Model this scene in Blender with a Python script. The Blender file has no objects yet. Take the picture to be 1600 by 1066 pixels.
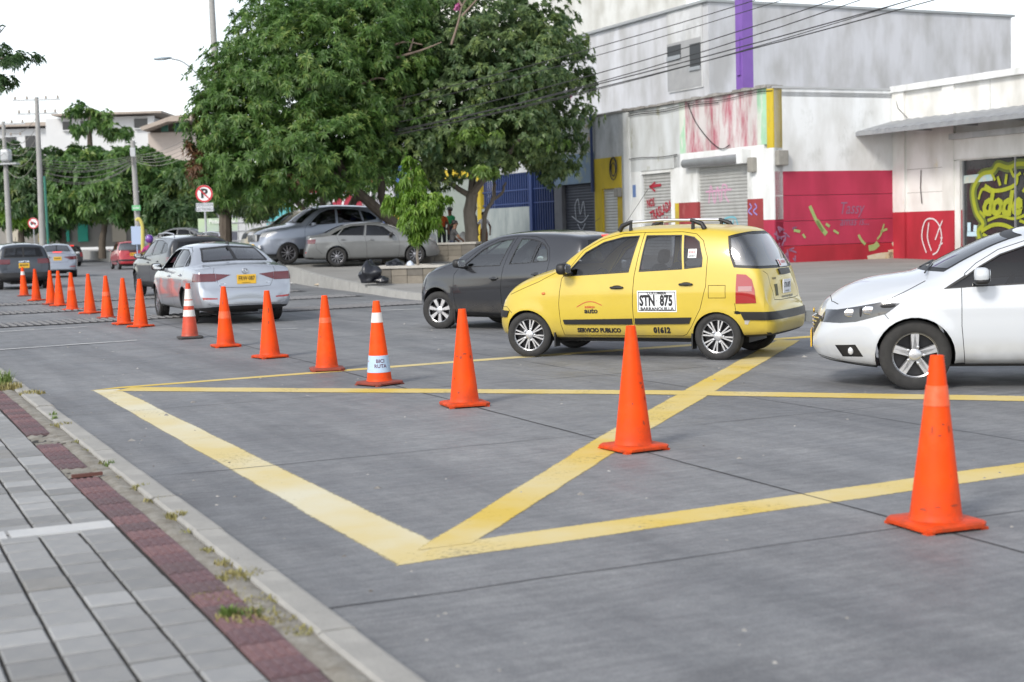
import bpy, bmesh, math, random
import numpy as np
from mathutils import Vector, Matrix
from mathutils.bvhtree import BVHTree
from mathutils.interpolate import poly_3d_calc
R = math.radians
rnd = random.Random(7)
npr = np.random.default_rng(11)
scene = bpy.context.scene
COL = scene.collection

# ------------------------------------------------------------------ camera
CAM_H, PITCH, ROLL, FPX = 1.516, R(4.387), R(1.611), 2254.36      # focal length in pixels of a 1600 px wide picture
_cp, _sp = math.cos(PITCH), math.sin(PITCH)
_fw, _up, _rt = Vector((0, _cp, -_sp)), Vector((0, _sp, _cp)), Vector((1, 0, 0))
_c, _s = math.cos(ROLL), math.sin(ROLL)
CAM_R, CAM_U = _rt*_c - _up*_s, _rt*_s + _up*_c
cam_data = bpy.data.cameras.new('camera'); cam = bpy.data.objects.new('camera', cam_data); COL.objects.link(cam)
m3 = Matrix((CAM_R, CAM_U, -_fw)).transposed()
cam.matrix_world = Matrix.Translation((0, 0, CAM_H)) @ m3.to_4x4()
cam_data.sensor_width = 36; cam_data.lens = FPX/1600*36; cam_data.clip_end = 3000; cam_data.clip_start = .05
cam_data.dof.use_dof = True; cam_data.dof.focus_distance = 14.5; cam_data.dof.aperture_fstop = 2.8
scene.camera = cam

# ------------------------------------------------------------------ world, sun, exposure
SUN_EL, SUN_AZ = R(38), R(215)          # azimuth clockwise from +Y: the light comes from behind and to the left of the camera
world = bpy.data.worlds.new('World'); scene.world = world; world.use_nodes = True
wt = world.node_tree; wt.nodes.clear()
wo = wt.nodes.new('ShaderNodeOutputWorld'); wb = wt.nodes.new('ShaderNodeBackground'); sky = wt.nodes.new('ShaderNodeTexSky')
sky.sky_type = 'NISHITA'; sky.sun_disc = False; sky.sun_elevation = SUN_EL; sky.sun_rotation = SUN_AZ
sky.air_density = 1.0; sky.dust_density = 1.0; sky.ozone_density = 1.0
hs = wt.nodes.new('ShaderNodeHueSaturation'); hs.inputs['Saturation'].default_value = .36     # thin high overcast
wt.links.new(sky.outputs[0], hs.inputs['Color']); wt.links.new(hs.outputs[0], wb.inputs['Color']); wt.links.new(wb.outputs[0], wo.inputs[0])
wb.inputs['Strength'].default_value = .15
sd = bpy.data.lights.new('sun', 'SUN'); sun = bpy.data.objects.new('sun', sd); COL.objects.link(sun)
sd.energy = 1.5; sd.angle = R(12); sd.color = (1, .94, .85)
_sdir = Vector((math.sin(SUN_AZ)*math.cos(SUN_EL), math.cos(SUN_AZ)*math.cos(SUN_EL), math.sin(SUN_EL)))
sun.rotation_euler = _sdir.to_track_quat('Z', 'Y').to_euler()
vs = scene.view_settings; vs.view_transform = 'Standard'; vs.look = 'None'; vs.gamma = 1; vs.use_curve_mapping = False; vs.exposure = .82
scene.cycles.max_bounces = 8; scene.cycles.transparent_max_bounces = 12

# ------------------------------------------------------------------ geometry helpers
def ray(px, py):
    a, b = px - 800, 533 - py
    return CAM_R*a + CAM_U*b + _fw*FPX
def at(px, py, Y):
    """world point seen at photograph pixel (px, py) at distance Y in front of the camera"""
    d = ray(px, py); return Vector((0, 0, CAM_H)) + d*(Y/d.y)
def atz(px, py, z=0.):
    d = ray(px, py); return Vector((0, 0, CAM_H)) + d*((z - CAM_H)/d.z)

U = Vector((-.43, .903, 0)).normalized()      # along the street, away from the camera
W = Vector((U.y, -U.x, 0))                    # across the street, towards the shops
def uw(u, w, z=0.):
    return Vector((U.x*u + W.x*w, U.y*u + W.y*w, z))

def link(o, parent=None):
    COL.objects.link(o)
    if parent is not None: o.parent = parent
    return o
def tag(o, label=None, cat=None, group=None, kind=None):
    if label: o['label'] = label
    if cat: o['category'] = cat
    if group: o['group'] = group
    if kind: o['kind'] = kind
    return o
def empty(name, loc=(0, 0, 0), rz=0, label=None, cat=None, group=None):
    o = bpy.data.objects.new(name, None); COL.objects.link(o); o.location = loc; o.rotation_euler = (0, 0, rz); o.empty_display_size = .2
    return tag(o, label, cat, group)
def mesh_obj(name, verts, faces, mat=None, parent=None, smooth=False):
    me = bpy.data.meshes.new(name); me.from_pydata([tuple(v) for v in verts], [], [tuple(f) for f in faces]); me.update()
    if mat: me.materials.append(mat)
    if smooth: me.polygons.foreach_set('use_smooth', [True]*len(me.polygons))
    return link(bpy.data.objects.new(name, me), parent)

class MB:
    """collects simple solids into one mesh"""
    def __init__(s): s.v = []; s.f = []; s.M = Matrix.Identity(4)
    def add(s, vs, fs):
        n = len(s.v); s.v += [s.M @ Vector(v) for v in vs]; s.f += [tuple(i+n for i in f) for f in fs]; return s
    def box(s, x0, x1, y0, y1, z0, z1):
        return s.add([(x0,y0,z0),(x1,y0,z0),(x1,y1,z0),(x0,y1,z0),(x0,y0,z1),(x1,y0,z1),(x1,y1,z1),(x0,y1,z1)],
                     [(0,3,2,1),(4,5,6,7),(0,1,5,4),(1,2,6,5),(2,3,7,6),(3,0,4,7)])
    def tube(s, pts, r, n=8, cap=True):
        pts = [Vector(p) for p in pts]; rs = r if isinstance(r, (list, tuple)) else [r]*len(pts)
        rings = []; prev = None
        for i, p in enumerate(pts):
            t = (pts[min(i+1, len(pts)-1)] - pts[max(i-1, 0)]).normalized()
            if prev is None: a = t.orthogonal().normalized()
            else:
                a = prev - t*prev.dot(t)
                a = a.normalized() if a.length > 1e-6 else t.orthogonal().normalized()
            prev = a; b = t.cross(a)
            rings.append([p + (a*math.cos(2*math.pi*k/n) + b*math.sin(2*math.pi*k/n))*rs[i] for k in range(n)])
        vs = [v for rg in rings for v in rg]; fs = []
        for i in range(len(pts)-1):
            for k in range(n):
                fs.append((i*n+k, i*n+(k+1) % n, (i+1)*n+(k+1) % n, (i+1)*n+k))
        if cap: fs += [tuple(range(n-1, -1, -1)), tuple((len(pts)-1)*n+k for k in range(n))]
        return s.add(vs, fs)
    def lathe(s, prof, n=24, axis='z', cap=False):
        vs = []; fs = []
        for k in range(n):
            a = 2*math.pi*k/n
            for r, h in prof:
                if axis == 'z': vs.append((r*math.cos(a), r*math.sin(a), h))
                else: vs.append((r*math.cos(a), h, r*math.sin(a)))
        m = len(prof)
        for k in range(n):
            for i in range(m-1):
                q = (k*m+i, ((k+1) % n)*m+i, ((k+1) % n)*m+i+1, k*m+i+1)
                fs.append(q if axis == 'z' else q[::-1])
        if cap:
            for i in (0, m-1): fs.append(tuple(k*m+i for k in (range(n-1, -1, -1) if i == 0 else range(n))))
        return s.add(vs, fs)
    def prism(s, poly, z0, z1):
        n = len(poly); vs = [(x, y, z0) for x, y in poly] + [(x, y, z1) for x, y in poly]
        return s.add(vs, [tuple(range(n-1, -1, -1)), tuple(range(n, 2*n))] + [(i, (i+1) % n, n+(i+1) % n, n+i) for i in range(n)])
    def rbox(s, c, size, p=4., n=10):
        """rounded (superellipsoid) box"""
        vs = []; fs = []; m = n*2
        sg = lambda v, e: math.copysign(abs(v)**e, v)
        for i in range(n+1):
            th = -math.pi/2 + math.pi*i/n
            for k in range(m):
                ph = 2*math.pi*k/m
                vs.append((c[0]+size[0]/2*sg(math.cos(th), 2/p)*sg(math.cos(ph), 2/p), c[1]+size[1]/2*sg(math.cos(th), 2/p)*sg(math.sin(ph), 2/p), c[2]+size[2]/2*sg(math.sin(th), 2/p)))
        for i in range(n):
            for k in range(m): fs.append((i*m+k, i*m+(k+1) % m, (i+1)*m+(k+1) % m, (i+1)*m+k))
        return s.add(vs, fs)
    def build(s, name, mat, parent=None, smooth=False, bevel=0):
        o = mesh_obj(name, s.v, s.f, mat, parent)
        if bevel or smooth:
            bm = bmesh.new(); bm.from_mesh(o.data)
            if bevel:
                bmesh.ops.bevel(bm, geom=[e for e in bm.edges if len(e.link_faces) == 2 and e.calc_face_angle(0) > .6], offset=bevel, segments=2, affect='EDGES', profile=.6)
            if smooth:
                for f in bm.faces: f.smooth = True
                for e in bm.edges:
                    if len(e.link_faces) == 2 and e.calc_face_angle(0) > R(38): e.smooth = False
            bm.to_mesh(o.data); bm.free()
        return o

def pchip(pts):
    """monotone cubic through control points -> vectorised function"""
    pts = sorted(pts); x = np.array([p[0] for p in pts], float); y = np.array([p[1] for p in pts], float)
    h = np.diff(x); d = np.diff(y)/h; m = np.zeros(len(x))
    for i in range(1, len(x)-1):
        if d[i-1]*d[i] > 0:
            w1, w2 = 2*h[i]+h[i-1], h[i]+2*h[i-1]; m[i] = (w1+w2)/(w1/d[i-1]+w2/d[i])
    m[0], m[-1] = d[0], d[-1]
    def f(q):
        q = np.clip(np.asarray(q, float), x[0], x[-1]); i = np.clip(np.searchsorted(x, q, side='right')-1, 0, len(x)-2)
        t = (q-x[i])/h[i]
        return (2*t**3-3*t**2+1)*y[i]+(t**3-2*t**2+t)*h[i]*m[i]+(-2*t**3+3*t**2)*y[i+1]+(t**3-t**2)*h[i]*m[i+1]
    return f
def in_poly(x, y, poly):
    c = False; n = len(poly); j = n-1
    for i in range(n):
        xi, yi = poly[i]; xj, yj = poly[j]
        if (yi > y) != (yj > y) and x < (xj-xi)*(y-yi)/(yj-yi)+xi: c = not c
        j = i
    return c
def poly_offset(poly, d):
    """grow (d > 0) or shrink a polygon"""
    n = len(poly); area = sum(poly[i][0]*poly[(i+1) % n][1]-poly[(i+1) % n][0]*poly[i][1] for i in range(n)); sg = 1 if area > 0 else -1
    out = []
    for i in range(n):
        p0, p1, p2 = Vector(poly[i-1]), Vector(poly[i]), Vector(poly[(i+1) % n])
        e1, e2 = (p1-p0).normalized(), (p2-p1).normalized()
        n1, n2 = Vector((e1.y, -e1.x))*sg, Vector((e2.y, -e2.x))*sg
        b = n1+n2; k = b.length_squared/2
        out.append(tuple(p1+b*(d/max(k, .35))))
    return out
def spline2(pts, n=6, closed=False):
    """Catmull-Rom through points of any dimension"""
    P = [np.array(p, float) for p in pts]; out = []; m = len(P)
    rng = range(m if closed else m-1)
    for i in rng:
        p0, p1, p2, p3 = (P[(i-1) % m] if closed or i > 0 else P[0]), P[i], P[(i+1) % m], (P[(i+2) % m] if closed or i+2 < m else P[-1])
        for k in range(n):
            t = k/n
            out.append(tuple(.5*((2*p1)+(-p0+p2)*t+(2*p0-5*p1+4*p2-p3)*t*t+(-p0+3*p1-3*p2+p3)*t**3)))
    if not closed: out.append(tuple(P[-1]))
    return out

# ------------------------------------------------------------------ materials
MATS = {}
def mat(name, col, rough=.6, metal=0., coat=0., col2=None, nscale=8., namt=1., bump=0., bscale=None, stretch=None, emit=None, spec=None, coatr=.04, detail=5., trans=None, dark=None):
    """principled material: col mottled towards col2 by object-space noise, optional fine bump"""
    if name in MATS: return MATS[name]
    m = bpy.data.materials.new(name); m.use_nodes = True; nt = m.node_tree; b = nt.nodes['Principled BSDF']
    b.inputs['Base Color'].default_value = (*col, 1); b.inputs['Roughness'].default_value = rough; b.inputs['Metallic'].default_value = metal
    b.inputs['Coat Weight'].default_value = coat; b.inputs['Coat Roughness'].default_value = coatr
    if spec is not None: b.inputs['Specular IOR Level'].default_value = spec
    if emit: b.inputs['Emission Color'].default_value = (*emit[0], 1); b.inputs['Emission Strength'].default_value = emit[1]
    if col2 is not None or bump:
        tc = nt.nodes.new('ShaderNodeTexCoord'); mp = nt.nodes.new('ShaderNodeMapping'); nt.links.new(tc.outputs['Object'], mp.inputs[0])
        if stretch: mp.inputs['Scale'].default_value = stretch
    if col2 is not None:
        n = nt.nodes.new('ShaderNodeTexNoise'); n.inputs['Scale'].default_value = nscale; n.inputs['Detail'].default_value = detail; n.inputs['Roughness'].default_value = .62
        cr = nt.nodes.new('ShaderNodeValToRGB'); cr.color_ramp.elements[0].position = .5-.25*namt; cr.color_ramp.elements[1].position = .5+.25*namt
        cr.color_ramp.elements[0].color = (*col, 1); cr.color_ramp.elements[1].color = (*col2, 1)
        nt.links.new(mp.outputs[0], n.inputs['Vector']); nt.links.new(n.outputs['Fac'], cr.inputs[0]); nt.links.new(cr.outputs[0], b.inputs['Base Color'])
    if bump:
        n2 = nt.nodes.new('ShaderNodeTexNoise'); n2.inputs['Scale'].default_value = bscale or nscale*6; n2.inputs['Detail'].default_value = 6
        bp = nt.nodes.new('ShaderNodeBump'); bp.inputs['Strength'].default_value = bump; bp.inputs['Distance'].default_value = .01
        nt.links.new(mp.outputs[0], n2.inputs['Vector']); nt.links.new(n2.outputs['Fac'], bp.inputs['Height']); nt.links.new(bp.outputs[0], b.inputs['Normal'])
    MATS[name] = m; return m
def glass(name, tint, rough=.02, refl=1.):
    """tinted car glass: see-through by the tint, mirror-like by Fresnel"""
    if name in MATS: return MATS[name]
    m = bpy.data.materials.new(name); m.use_nodes = True; nt = m.node_tree; nt.nodes.clear()
    N, Lk = nt.nodes.new, nt.links.new; o = N('ShaderNodeOutputMaterial'); t = N('ShaderNodeBsdfTransparent'); g = N('ShaderNodeBsdfGlossy'); mx = N('ShaderNodeMixShader'); lw = N('ShaderNodeLayerWeight'); lw.inputs[0].default_value = .5
    t.inputs[0].default_value = (*tint, 1); g.inputs['Roughness'].default_value = rough; f0 = .045*refl
    p = N('ShaderNodeMath'); p.operation = 'POWER'; p.inputs[1].default_value = 4.; Lk(lw.outputs['Facing'], p.inputs[0])
    r = N('ShaderNodeMapRange'); r.inputs[3].default_value = f0; r.inputs[4].default_value = 1.; Lk(p.outputs[0], r.inputs[0]); Lk(r.outputs[0], mx.inputs[0]); Lk(t.outputs[0], mx.inputs[1]); Lk(g.outputs[0], mx.inputs[2]); Lk(mx.outputs[0], o.inputs[0])
    MATS[name] = m; return m

def smudge_mesh(w, h, n, seed=1):
    """a row of unreadable dark strokes, for print too blurred to read"""
    g = random.Random(seed); vs = []; fs = []; x = -w/2; step = w/n
    for i in range(n):
        a, b = x+step*i, x+step*(i+g.uniform(.55, .8)); y0, y1 = -h/2*g.uniform(.8, 1), h/2*g.uniform(.8, 1); k = len(vs); t = step*.22
        vs += [(a, y0, 0), (a+t, y0, 0), (a+t, y1, 0), (a, y1, 0), (b-t, y0, 0), (b, y0, 0), (b, y1, 0), (b-t, y1, 0), (a+t, -h*.08, 0), (b-t, -h*.08, 0), (b-t, h*.1, 0), (a+t, h*.1, 0)]; fs += [(k, k+1, k+2, k+3), (k+4, k+5, k+6, k+7), (k+8, k+9, k+10, k+11)]
    me = bpy.data.meshes.new('smudge'); me.from_pydata(vs, [], fs); return me
def text_mesh(body, size, extrude=.0, bold=0., sx=1., align='CENTER', space=1.):
    """mesh of a line of writing in the xy plane, centred on the origin"""
    cu = bpy.data.curves.new('writing', 'FONT'); cu.body = body; cu.size = size; cu.align_x = align; cu.align_y = 'CENTER'; cu.extrude = extrude; cu.offset = bold; cu.space_character = space; cu.resolution_u = 2
    o = bpy.data.objects.new('writing', cu); COL.objects.link(o); dg = bpy.context.evaluated_depsgraph_get()
    me = bpy.data.meshes.new_from_object(o.evaluated_get(dg)); bpy.data.objects.remove(o); bpy.data.curves.remove(cu)
    if sx != 1.:
        for v in me.vertices: v.co.x *= sx
    return me
# ------------------------------------------------------------------ ground
def road_material():
    m = bpy.data.materials.new('road_concrete'); m.use_nodes = True; nt = m.node_tree; b = nt.nodes['Principled BSDF']; N, Lk = nt.nodes.new, nt.links.new
    tc = N('ShaderNodeTexCoord'); mp = N('ShaderNodeMapping'); mp.inputs['Rotation'].default_value = (0, 0, -math.atan2(-U.x, U.y)); Lk(tc.outputs['Object'], mp.inputs[0])
    def noise(scale, det=5, rough=.6, st=(1, 1, 1)):
        q = N('ShaderNodeMapping'); q.inputs['Scale'].default_value = st; Lk(mp.outputs[0], q.inputs[0])
        n = N('ShaderNodeTexNoise'); n.inputs['Scale'].default_value = scale; n.inputs['Detail'].default_value = det; n.inputs['Roughness'].default_value = rough; Lk(q.outputs[0], n.inputs['Vector']); return n
    def ramp(n, p0, c0, p1, c1):
        r = N('ShaderNodeValToRGB'); r.color_ramp.elements[0].position = p0; r.color_ramp.elements[1].position = p1; r.color_ramp.elements[0].color = (*c0, 1); r.color_ramp.elements[1].color = (*c1, 1); Lk(n.outputs['Fac'], r.inputs[0]); return r
    def mul(a, c, f=1.):
        x = N('ShaderNodeMix'); x.data_type = 'RGBA'; x.blend_type = 'MULTIPLY'; x.inputs['Factor'].default_value = f; Lk(a, x.inputs['A']); Lk(c, x.inputs['B']); return x.outputs['Result']
    base = ramp(noise(.35, 6, .65), .3, (.190, .195, .205), .70, (.275, .279, .286))
    streak = ramp(noise(1., 5, .65, (2.2, .16, 1)), .34, (.66, .67, .69), .60, (1, 1, 1))          # tyre-darkened tracks run along the street
    spots = ramp(noise(2.3, 7, .75), .36, (.82, .82, .83), .56, (1, 1, 1))
    grain = ramp(noise(95, 4, .8), .34, (.66, .67, .68), .68, (1.16, 1.15, 1.12)); stain = ramp(noise(.9, 3, .5), .26, (.70, .70, .71), .36, (1, 1, 1))
    comb = ramp(noise(16, 4, .65, (.22, 1, 1)), .38, (.84, .84, .85), .62, (1.06, 1.06, 1.06)); speck = ramp(noise(20, 6, .8), .38, (.86, .86, .87), .62, (1.08, 1.08, 1.07))          # broom marks across the slabs
    c = mul(mul(mul(mul(mul(mul(base.outputs[0], speck.outputs[0]), streak.outputs[0], .8), spots.outputs[0], .8), grain.outputs[0]), comb.outputs[0]), stain.outputs[0], .7)
    Lk(c, b.inputs['Base Color']); b.inputs['Roughness'].default_value = .72
    rr = ramp(noise(1.4, 4, .6), .35, (.55, .55, .55), .7, (.85, .85, .85)); Lk(rr.outputs[0], b.inputs['Roughness'])
    bp = N('ShaderNodeBump'); bp.inputs['Strength'].default_value = .35; bp.inputs['Distance'].default_value = .006; g2 = noise(45, 5, .7); Lk(g2.outputs['Fac'], bp.inputs['Height']); Lk(bp.outputs[0], b.inputs['Normal'])
    return m
def worn_paint(name, c1, c2, hole=.40, scale=5.):
    """road paint, scuffed through to the road in places and ragged along its edges (point attribute 'edge' is 0 at the rim)"""
    m = bpy.data.materials.new(name); m.use_nodes = True; nt = m.node_tree; N, Lk = nt.nodes.new, nt.links.new; b = nt.nodes['Principled BSDF']; out = nt.nodes['Material Output']
    def mth(op, x, y):
        q = N('ShaderNodeMath'); q.operation = op
        for i, z in enumerate((x, y)):
            if isinstance(z, (int, float)): q.inputs[i].default_value = z
            else: Lk(z, q.inputs[i])
        return q.outputs[0]
    tc = N('ShaderNodeTexCoord'); n = N('ShaderNodeTexNoise'); n.inputs['Scale'].default_value = scale; n.inputs['Detail'].default_value = 9; n.inputs['Roughness'].default_value = .82; Lk(tc.outputs['Object'], n.inputs['Vector'])
    r = N('ShaderNodeValToRGB'); r.color_ramp.elements[0].position = .40; r.color_ramp.elements[1].position = .60; r.color_ramp.elements[0].color = (*c1, 1); r.color_ramp.elements[1].color = (*c2, 1)
    n1 = N('ShaderNodeTexNoise'); n1.inputs['Scale'].default_value = .55; n1.inputs['Detail'].default_value = 7; n1.inputs['Roughness'].default_value = .6; Lk(tc.outputs['Object'], n1.inputs['Vector']); Lk(n1.outputs['Fac'], r.inputs[0]); Lk(r.outputs[0], b.inputs['Base Color']); b.inputs['Roughness'].default_value = .7
    e = N('ShaderNodeAttribute'); e.attribute_name = 'edge'
    cov = mth('ADD', mth('MINIMUM', mth('MULTIPLY', e.outputs['Fac'], 3.), .62), mth('MULTIPLY', mth('SUBTRACT', n.outputs['Fac'], .5), 1.5))
    big = N('ShaderNodeTexNoise'); big.inputs['Scale'].default_value = 1.3; big.inputs['Detail'].default_value = 5; Lk(tc.outputs['Object'], big.inputs['Vector'])
    cov = mth('ADD', cov, mth('MULTIPLY', mth('SUBTRACT', big.outputs['Fac'], .5), .9))
    h = N('ShaderNodeValToRGB'); h.color_ramp.elements[0].position = hole-.26; h.color_ramp.elements[1].position = hole+.06; h.color_ramp.elements[0].color = (0, 0, 0, 1); h.color_ramp.elements[1].color = (.97, .97, .97, 1); Lk(cov, h.inputs[0])
    t = N('ShaderNodeBsdfTransparent'); mx = N('ShaderNodeMixShader'); Lk(h.outputs[0], mx.inputs[0]); Lk(t.outputs[0], mx.inputs[1]); Lk(b.outputs[0], mx.inputs[2]); Lk(mx.outputs[0], out.inputs[0])
    return m
def paint_line(name, L, Rr, z, material, parent):
    """road marking between two edge polylines, with a middle row so that the rim can be told from the middle"""
    n = 24; rs = lambda P: [tuple(np.interp(np.linspace(0, 1, n), np.linspace(0, 1, len(P)), [p[k] for p in P]) [i] for k in (0, 1)) for i in range(n)]
    A_, B_ = rs(L), rs(Rr); vs = []; ed = []
    for i, (p, q) in enumerate(zip(A_, B_)):
        for t, e in ((0, 0), (.18, .36), (.5, 1), (.82, .36), (1, 0)): vs.append((p[0]+(q[0]-p[0])*t, p[1]+(q[1]-p[1])*t, z)); ed.append(e if 0 < i < n-1 else min(e, .3))
    o = mesh_obj(name, vs, [(5*i+k, 5*i+5+k, 5*i+6+k, 5*i+k+1) for i in range(n-1) for k in range(4)], material, parent)
    o.data.attributes.new('edge', 'FLOAT', 'POINT').data.foreach_set('value', ed); return o
ROAD = road_material()
road = tag(mesh_obj('road', [(-900, -60, 0), (900, -60, 0), (900, 1800, 0), (-900, 1800, 0)], [(0, 1, 2, 3)], ROAD), 'grey concrete road crossing with a worn yellow box painted on it', kind='structure')
def sheet(name, pts, z, material, parent=road, sub=1, jitter=0.):
    """a flat sheet a few millimetres above the road; edges wander a little"""
    P = []
    n = len(pts)
    for i in range(n):
        a, b = Vector(pts[i]), Vector(pts[(i+1) % n]); k = max(1, int((b-a).length/.25)) if jitter else 1
        for q in range(k):
            p = a.lerp(b, q/k); P.append((p.x+(rnd.gauss(0, jitter) if jitter else 0), p.y+(rnd.gauss(0, jitter) if jitter else 0), z))
    return mesh_obj(name, P, [tuple(range(len(P)))], material, parent)
YPAINT = worn_paint('yellow_road_paint', (.60, .43, .07), (.60, .50, .25), .42, 30.)
WPAINT = worn_paint('white_road_paint', (.55, .55, .54), (.62, .62, .60), .42, 9.)
PALEY = worn_paint('faded_yellow_road_paint', (.62, .58, .43), (.60, .49, .22), .42, 30.)
for i, (L_, R_, mt) in enumerate((([(-4.33, 14.72), (-.56, 6.49)], [(-4.05, 14.80), (-.31, 6.80)], PALEY),
        ([(-.58, 6.47), (2.98, 8.37), (8.3, 11.16)], [(-.36, 6.95), (3.14, 8.83), (8.46, 11.62)], YPAINT),
        ([(-4.35, 14.68), (-.01, 17.0), (3.6, 18.7), (9.0, 21.3)], [(-4.10, 15.0), (-.01, 17.30), (3.5, 18.98), (8.9, 21.62)], YPAINT),
        ([(-.50, 6.80), (.63, 10.5), (3.42, 18.66)], [(-.20, 6.95), (.95, 10.45), (3.72, 18.5)], YPAINT),
        ([(-4.05, 14.55), (1.14, 12.98), (4.17, 11.72), (8.0, 10.15)], [(-3.95, 14.93), (1.18, 13.35), (4.31, 12.10), (8.1, 10.5)], YPAINT))):
    paint_line('yellow_line', L_, R_, .001+.0007*i, mt, road)
JOINT = mat('joint_sealant', (.03, .03, .033), .8); HAIRJ = mat('fine_joint', (.075, .078, .085), .85)
def strip(a, b, w, z, material, name='slab_joint', wob=.006):
    a, b = Vector(a), Vector(b); d = (b-a).normalized(); n = Vector((-d.y, d.x)); k = max(2, int((b-a).length/.4)); L, Rr = [], []
    for i in range(k+1):
        p = a.lerp(b, i/k)+n*rnd.gauss(0, wob); ww = w*rnd.uniform(.55, 1.2); L.append((*(p+n*ww/2), z)); Rr.append((*(p-n*ww/2), z))
    m = len(L)
    if 'white' in name: return paint_line(name, [p[:2] for p in L], [p[:2] for p in Rr], z, material, road)
    return mesh_obj(name, L+Rr, [(i, m+i, m+i+1, i+1) for i in range(m-1)], material, road)
strip((3.5, 3.6), (-9.5, 33.5), .014, .003, JOINT)                     # the joint the cones stand along
strip((6.2, 3.8), (-.6, 18.2), .009, .003, HAIRJ)
for k in range(8):
    u0 = 5.55+3.75*k; a, b = uw(u0, 1.5), uw(u0-.1, 13)
    strip(a.to_2d(), b.to_2d(), .009, .0035, HAIRJ if k % 2 else JOINT)
for a, b, w_ in (((-7.4, 20.7), (-5.7, 21.9), .10), ((-4.3, 23.7), (-3.5, 23.6), .08), ((-2.8, 28.4), (-1.8, 28.6), .10), ((-9.6, 24.6), (-7.6, 25.8), .10)):
    strip(a, b, w_, .012, WPAINT, 'white_line', .01)
# rumble strips: three bands of small studs across the street
MATB = mat('rumble_band', (.05, .05, .053), .85, col2=(.09, .09, .092), nscale=6)
STUD = mat('rumble_stud', (.17, .17, .175), .8)
for u0, u1 in ((27.6, 28.9), (32.6, 33.9), (37.3, 38.6)):
    band = sheet('rumble_band', [uw(u0, 1.6).to_2d(), uw(u0+.9, 12.0).to_2d(), uw(u1+.9, 12.0).to_2d(), uw(u1, 1.6).to_2d()], .014, MATB)
    mb = MB(); nw = 70
    for i in range(nw):
        for j in range(7):
            wv = 1.7+10.2*i/nw; p = uw(u0+.12+.17*j+.9*(wv-1.6)/10.4, wv); mb.M = Matrix.Translation(p); h = .035
            mb.add([(-.045, -.045, .014), (.045, -.045, .014), (.045, .045, .014), (-.045, .045, .014), (-.03, -.03, h), (.03, -.03, h), (.03, .03, h), (-.03, .03, h)], [(4, 5, 6, 7), (0, 1, 5, 4), (1, 2, 6, 5), (2, 3, 7, 6), (3, 0, 4, 7)])
    mb.M = Matrix.Identity(4); tag(mb.build('rumble_studs', STUD, band), kind='stuff')
    for q in (2.2, 4.6, 7.2, 10.0): strip(uw(u0+.1+.09*(q-1.6), q).to_2d(), uw(u1-.1+.09*(q-1.6), q+.1).to_2d(), .10, .016, WPAINT, 'white_line', 0)

# near pavement with pavers, tactile strip and kerbstones -----------------------------
KO = Vector((-.57, 5.04)); KD = Vector((-.42, .9075)).normalized(); KN = Vector((KD.y, -KD.x))     # kerb edge, its direction, towards the road
def kp(s, o, z=0.):                       # s along the kerb from KO, o towards the road (negative = over the pavement)
    p = KO+KD*s+KN*o; return Vector((p.x, p.y, z))
BED = mat('paver_bed', (.018, .017, .016), .95, col2=(.035, .032, .028), nscale=12, bump=.4)
PAVE_H = .12
pave = tag(mesh_obj('pavement', [kp(-9, -.16, .107), kp(14.5, -.16, .107), kp(30, -.16, .107), kp(30, -9, .107), kp(-9, -9, .107)], [(0, 1, 2, 3, 4)], BED), 'grey block paved pavement with a pink tactile strip along its kerb', kind='structure')
def paver_mesh(name, lx, ly, h, material, bev=.006):
    x, y = lx/2, ly/2; vs = [(-x, -y, -h), (x, -y, -h), (x, y, -h), (-x, y, -h), (-x, -y, -bev), (x, -y, -bev), (x, y, -bev), (-x, y, -bev), (-x+bev, -y+bev, 0), (x-bev, -y+bev, 0), (x-bev, y-bev, 0), (-x+bev, y-bev, 0)]
    fs = [(8, 9, 10, 11)]+[(4+i, 4+(i+1) % 4, 8+(i+1) % 4, 8+i) for i in range(4)]+[(i, (i+1) % 4, 4+(i+1) % 4, 4+i) for i in range(4)]
    me = bpy.data.meshes.new(name); me.from_pydata(vs, [], fs); me.materials.append(material); return me
CW, CL = .186, .203
pms = [paver_mesh('paver', CL-.022, CW-.014, .05, mat('paver_%d' % i, c, .85, col2=c2, nscale=9, bump=.35, bscale=70)) for i, (c, c2) in enumerate((((.175, .18, .185), (.22, .22, .215)), ((.20, .205, .21), (.25, .25, .245)), ((.23, .237, .243), (.285, .285, .28)), ((.275, .283, .29), (.33, .33, .325)), ((.185, .185, .178), (.235, .23, .22))))]
rot = math.atan2(KD.y, KD.x)
spots = []
T_IN = -.44                                # pavement edge of the tactile strip
def bowed(s): return -.0035*max(0, s-1.)**1.4*0
for i in range(12):
    for j in range(-6, 62):
        s = j*CL+(0 if (j < 12) else .04)+rnd.gauss(0, .002); o = T_IN-CW*(i+.5)
        if 11.6 < (s+CL*.5)/CL < 12.6: continue
        p = kp(s+CL*.5, o)
        d = Vector((p.x, p.y, PAVE_H-CAM_H)); zc = d.dot(_fw)
        if zc < .5: continue
        px, py = 800+FPX*d.dot(CAM_R)/zc, 533-FPX*d.dot(CAM_U)/zc
        if -90 < px < 1650 and py < 1150: spots.append((zc, s+CL*.5, o, j, i))
spots.sort(); rest = MB()
shade = {}
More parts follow.
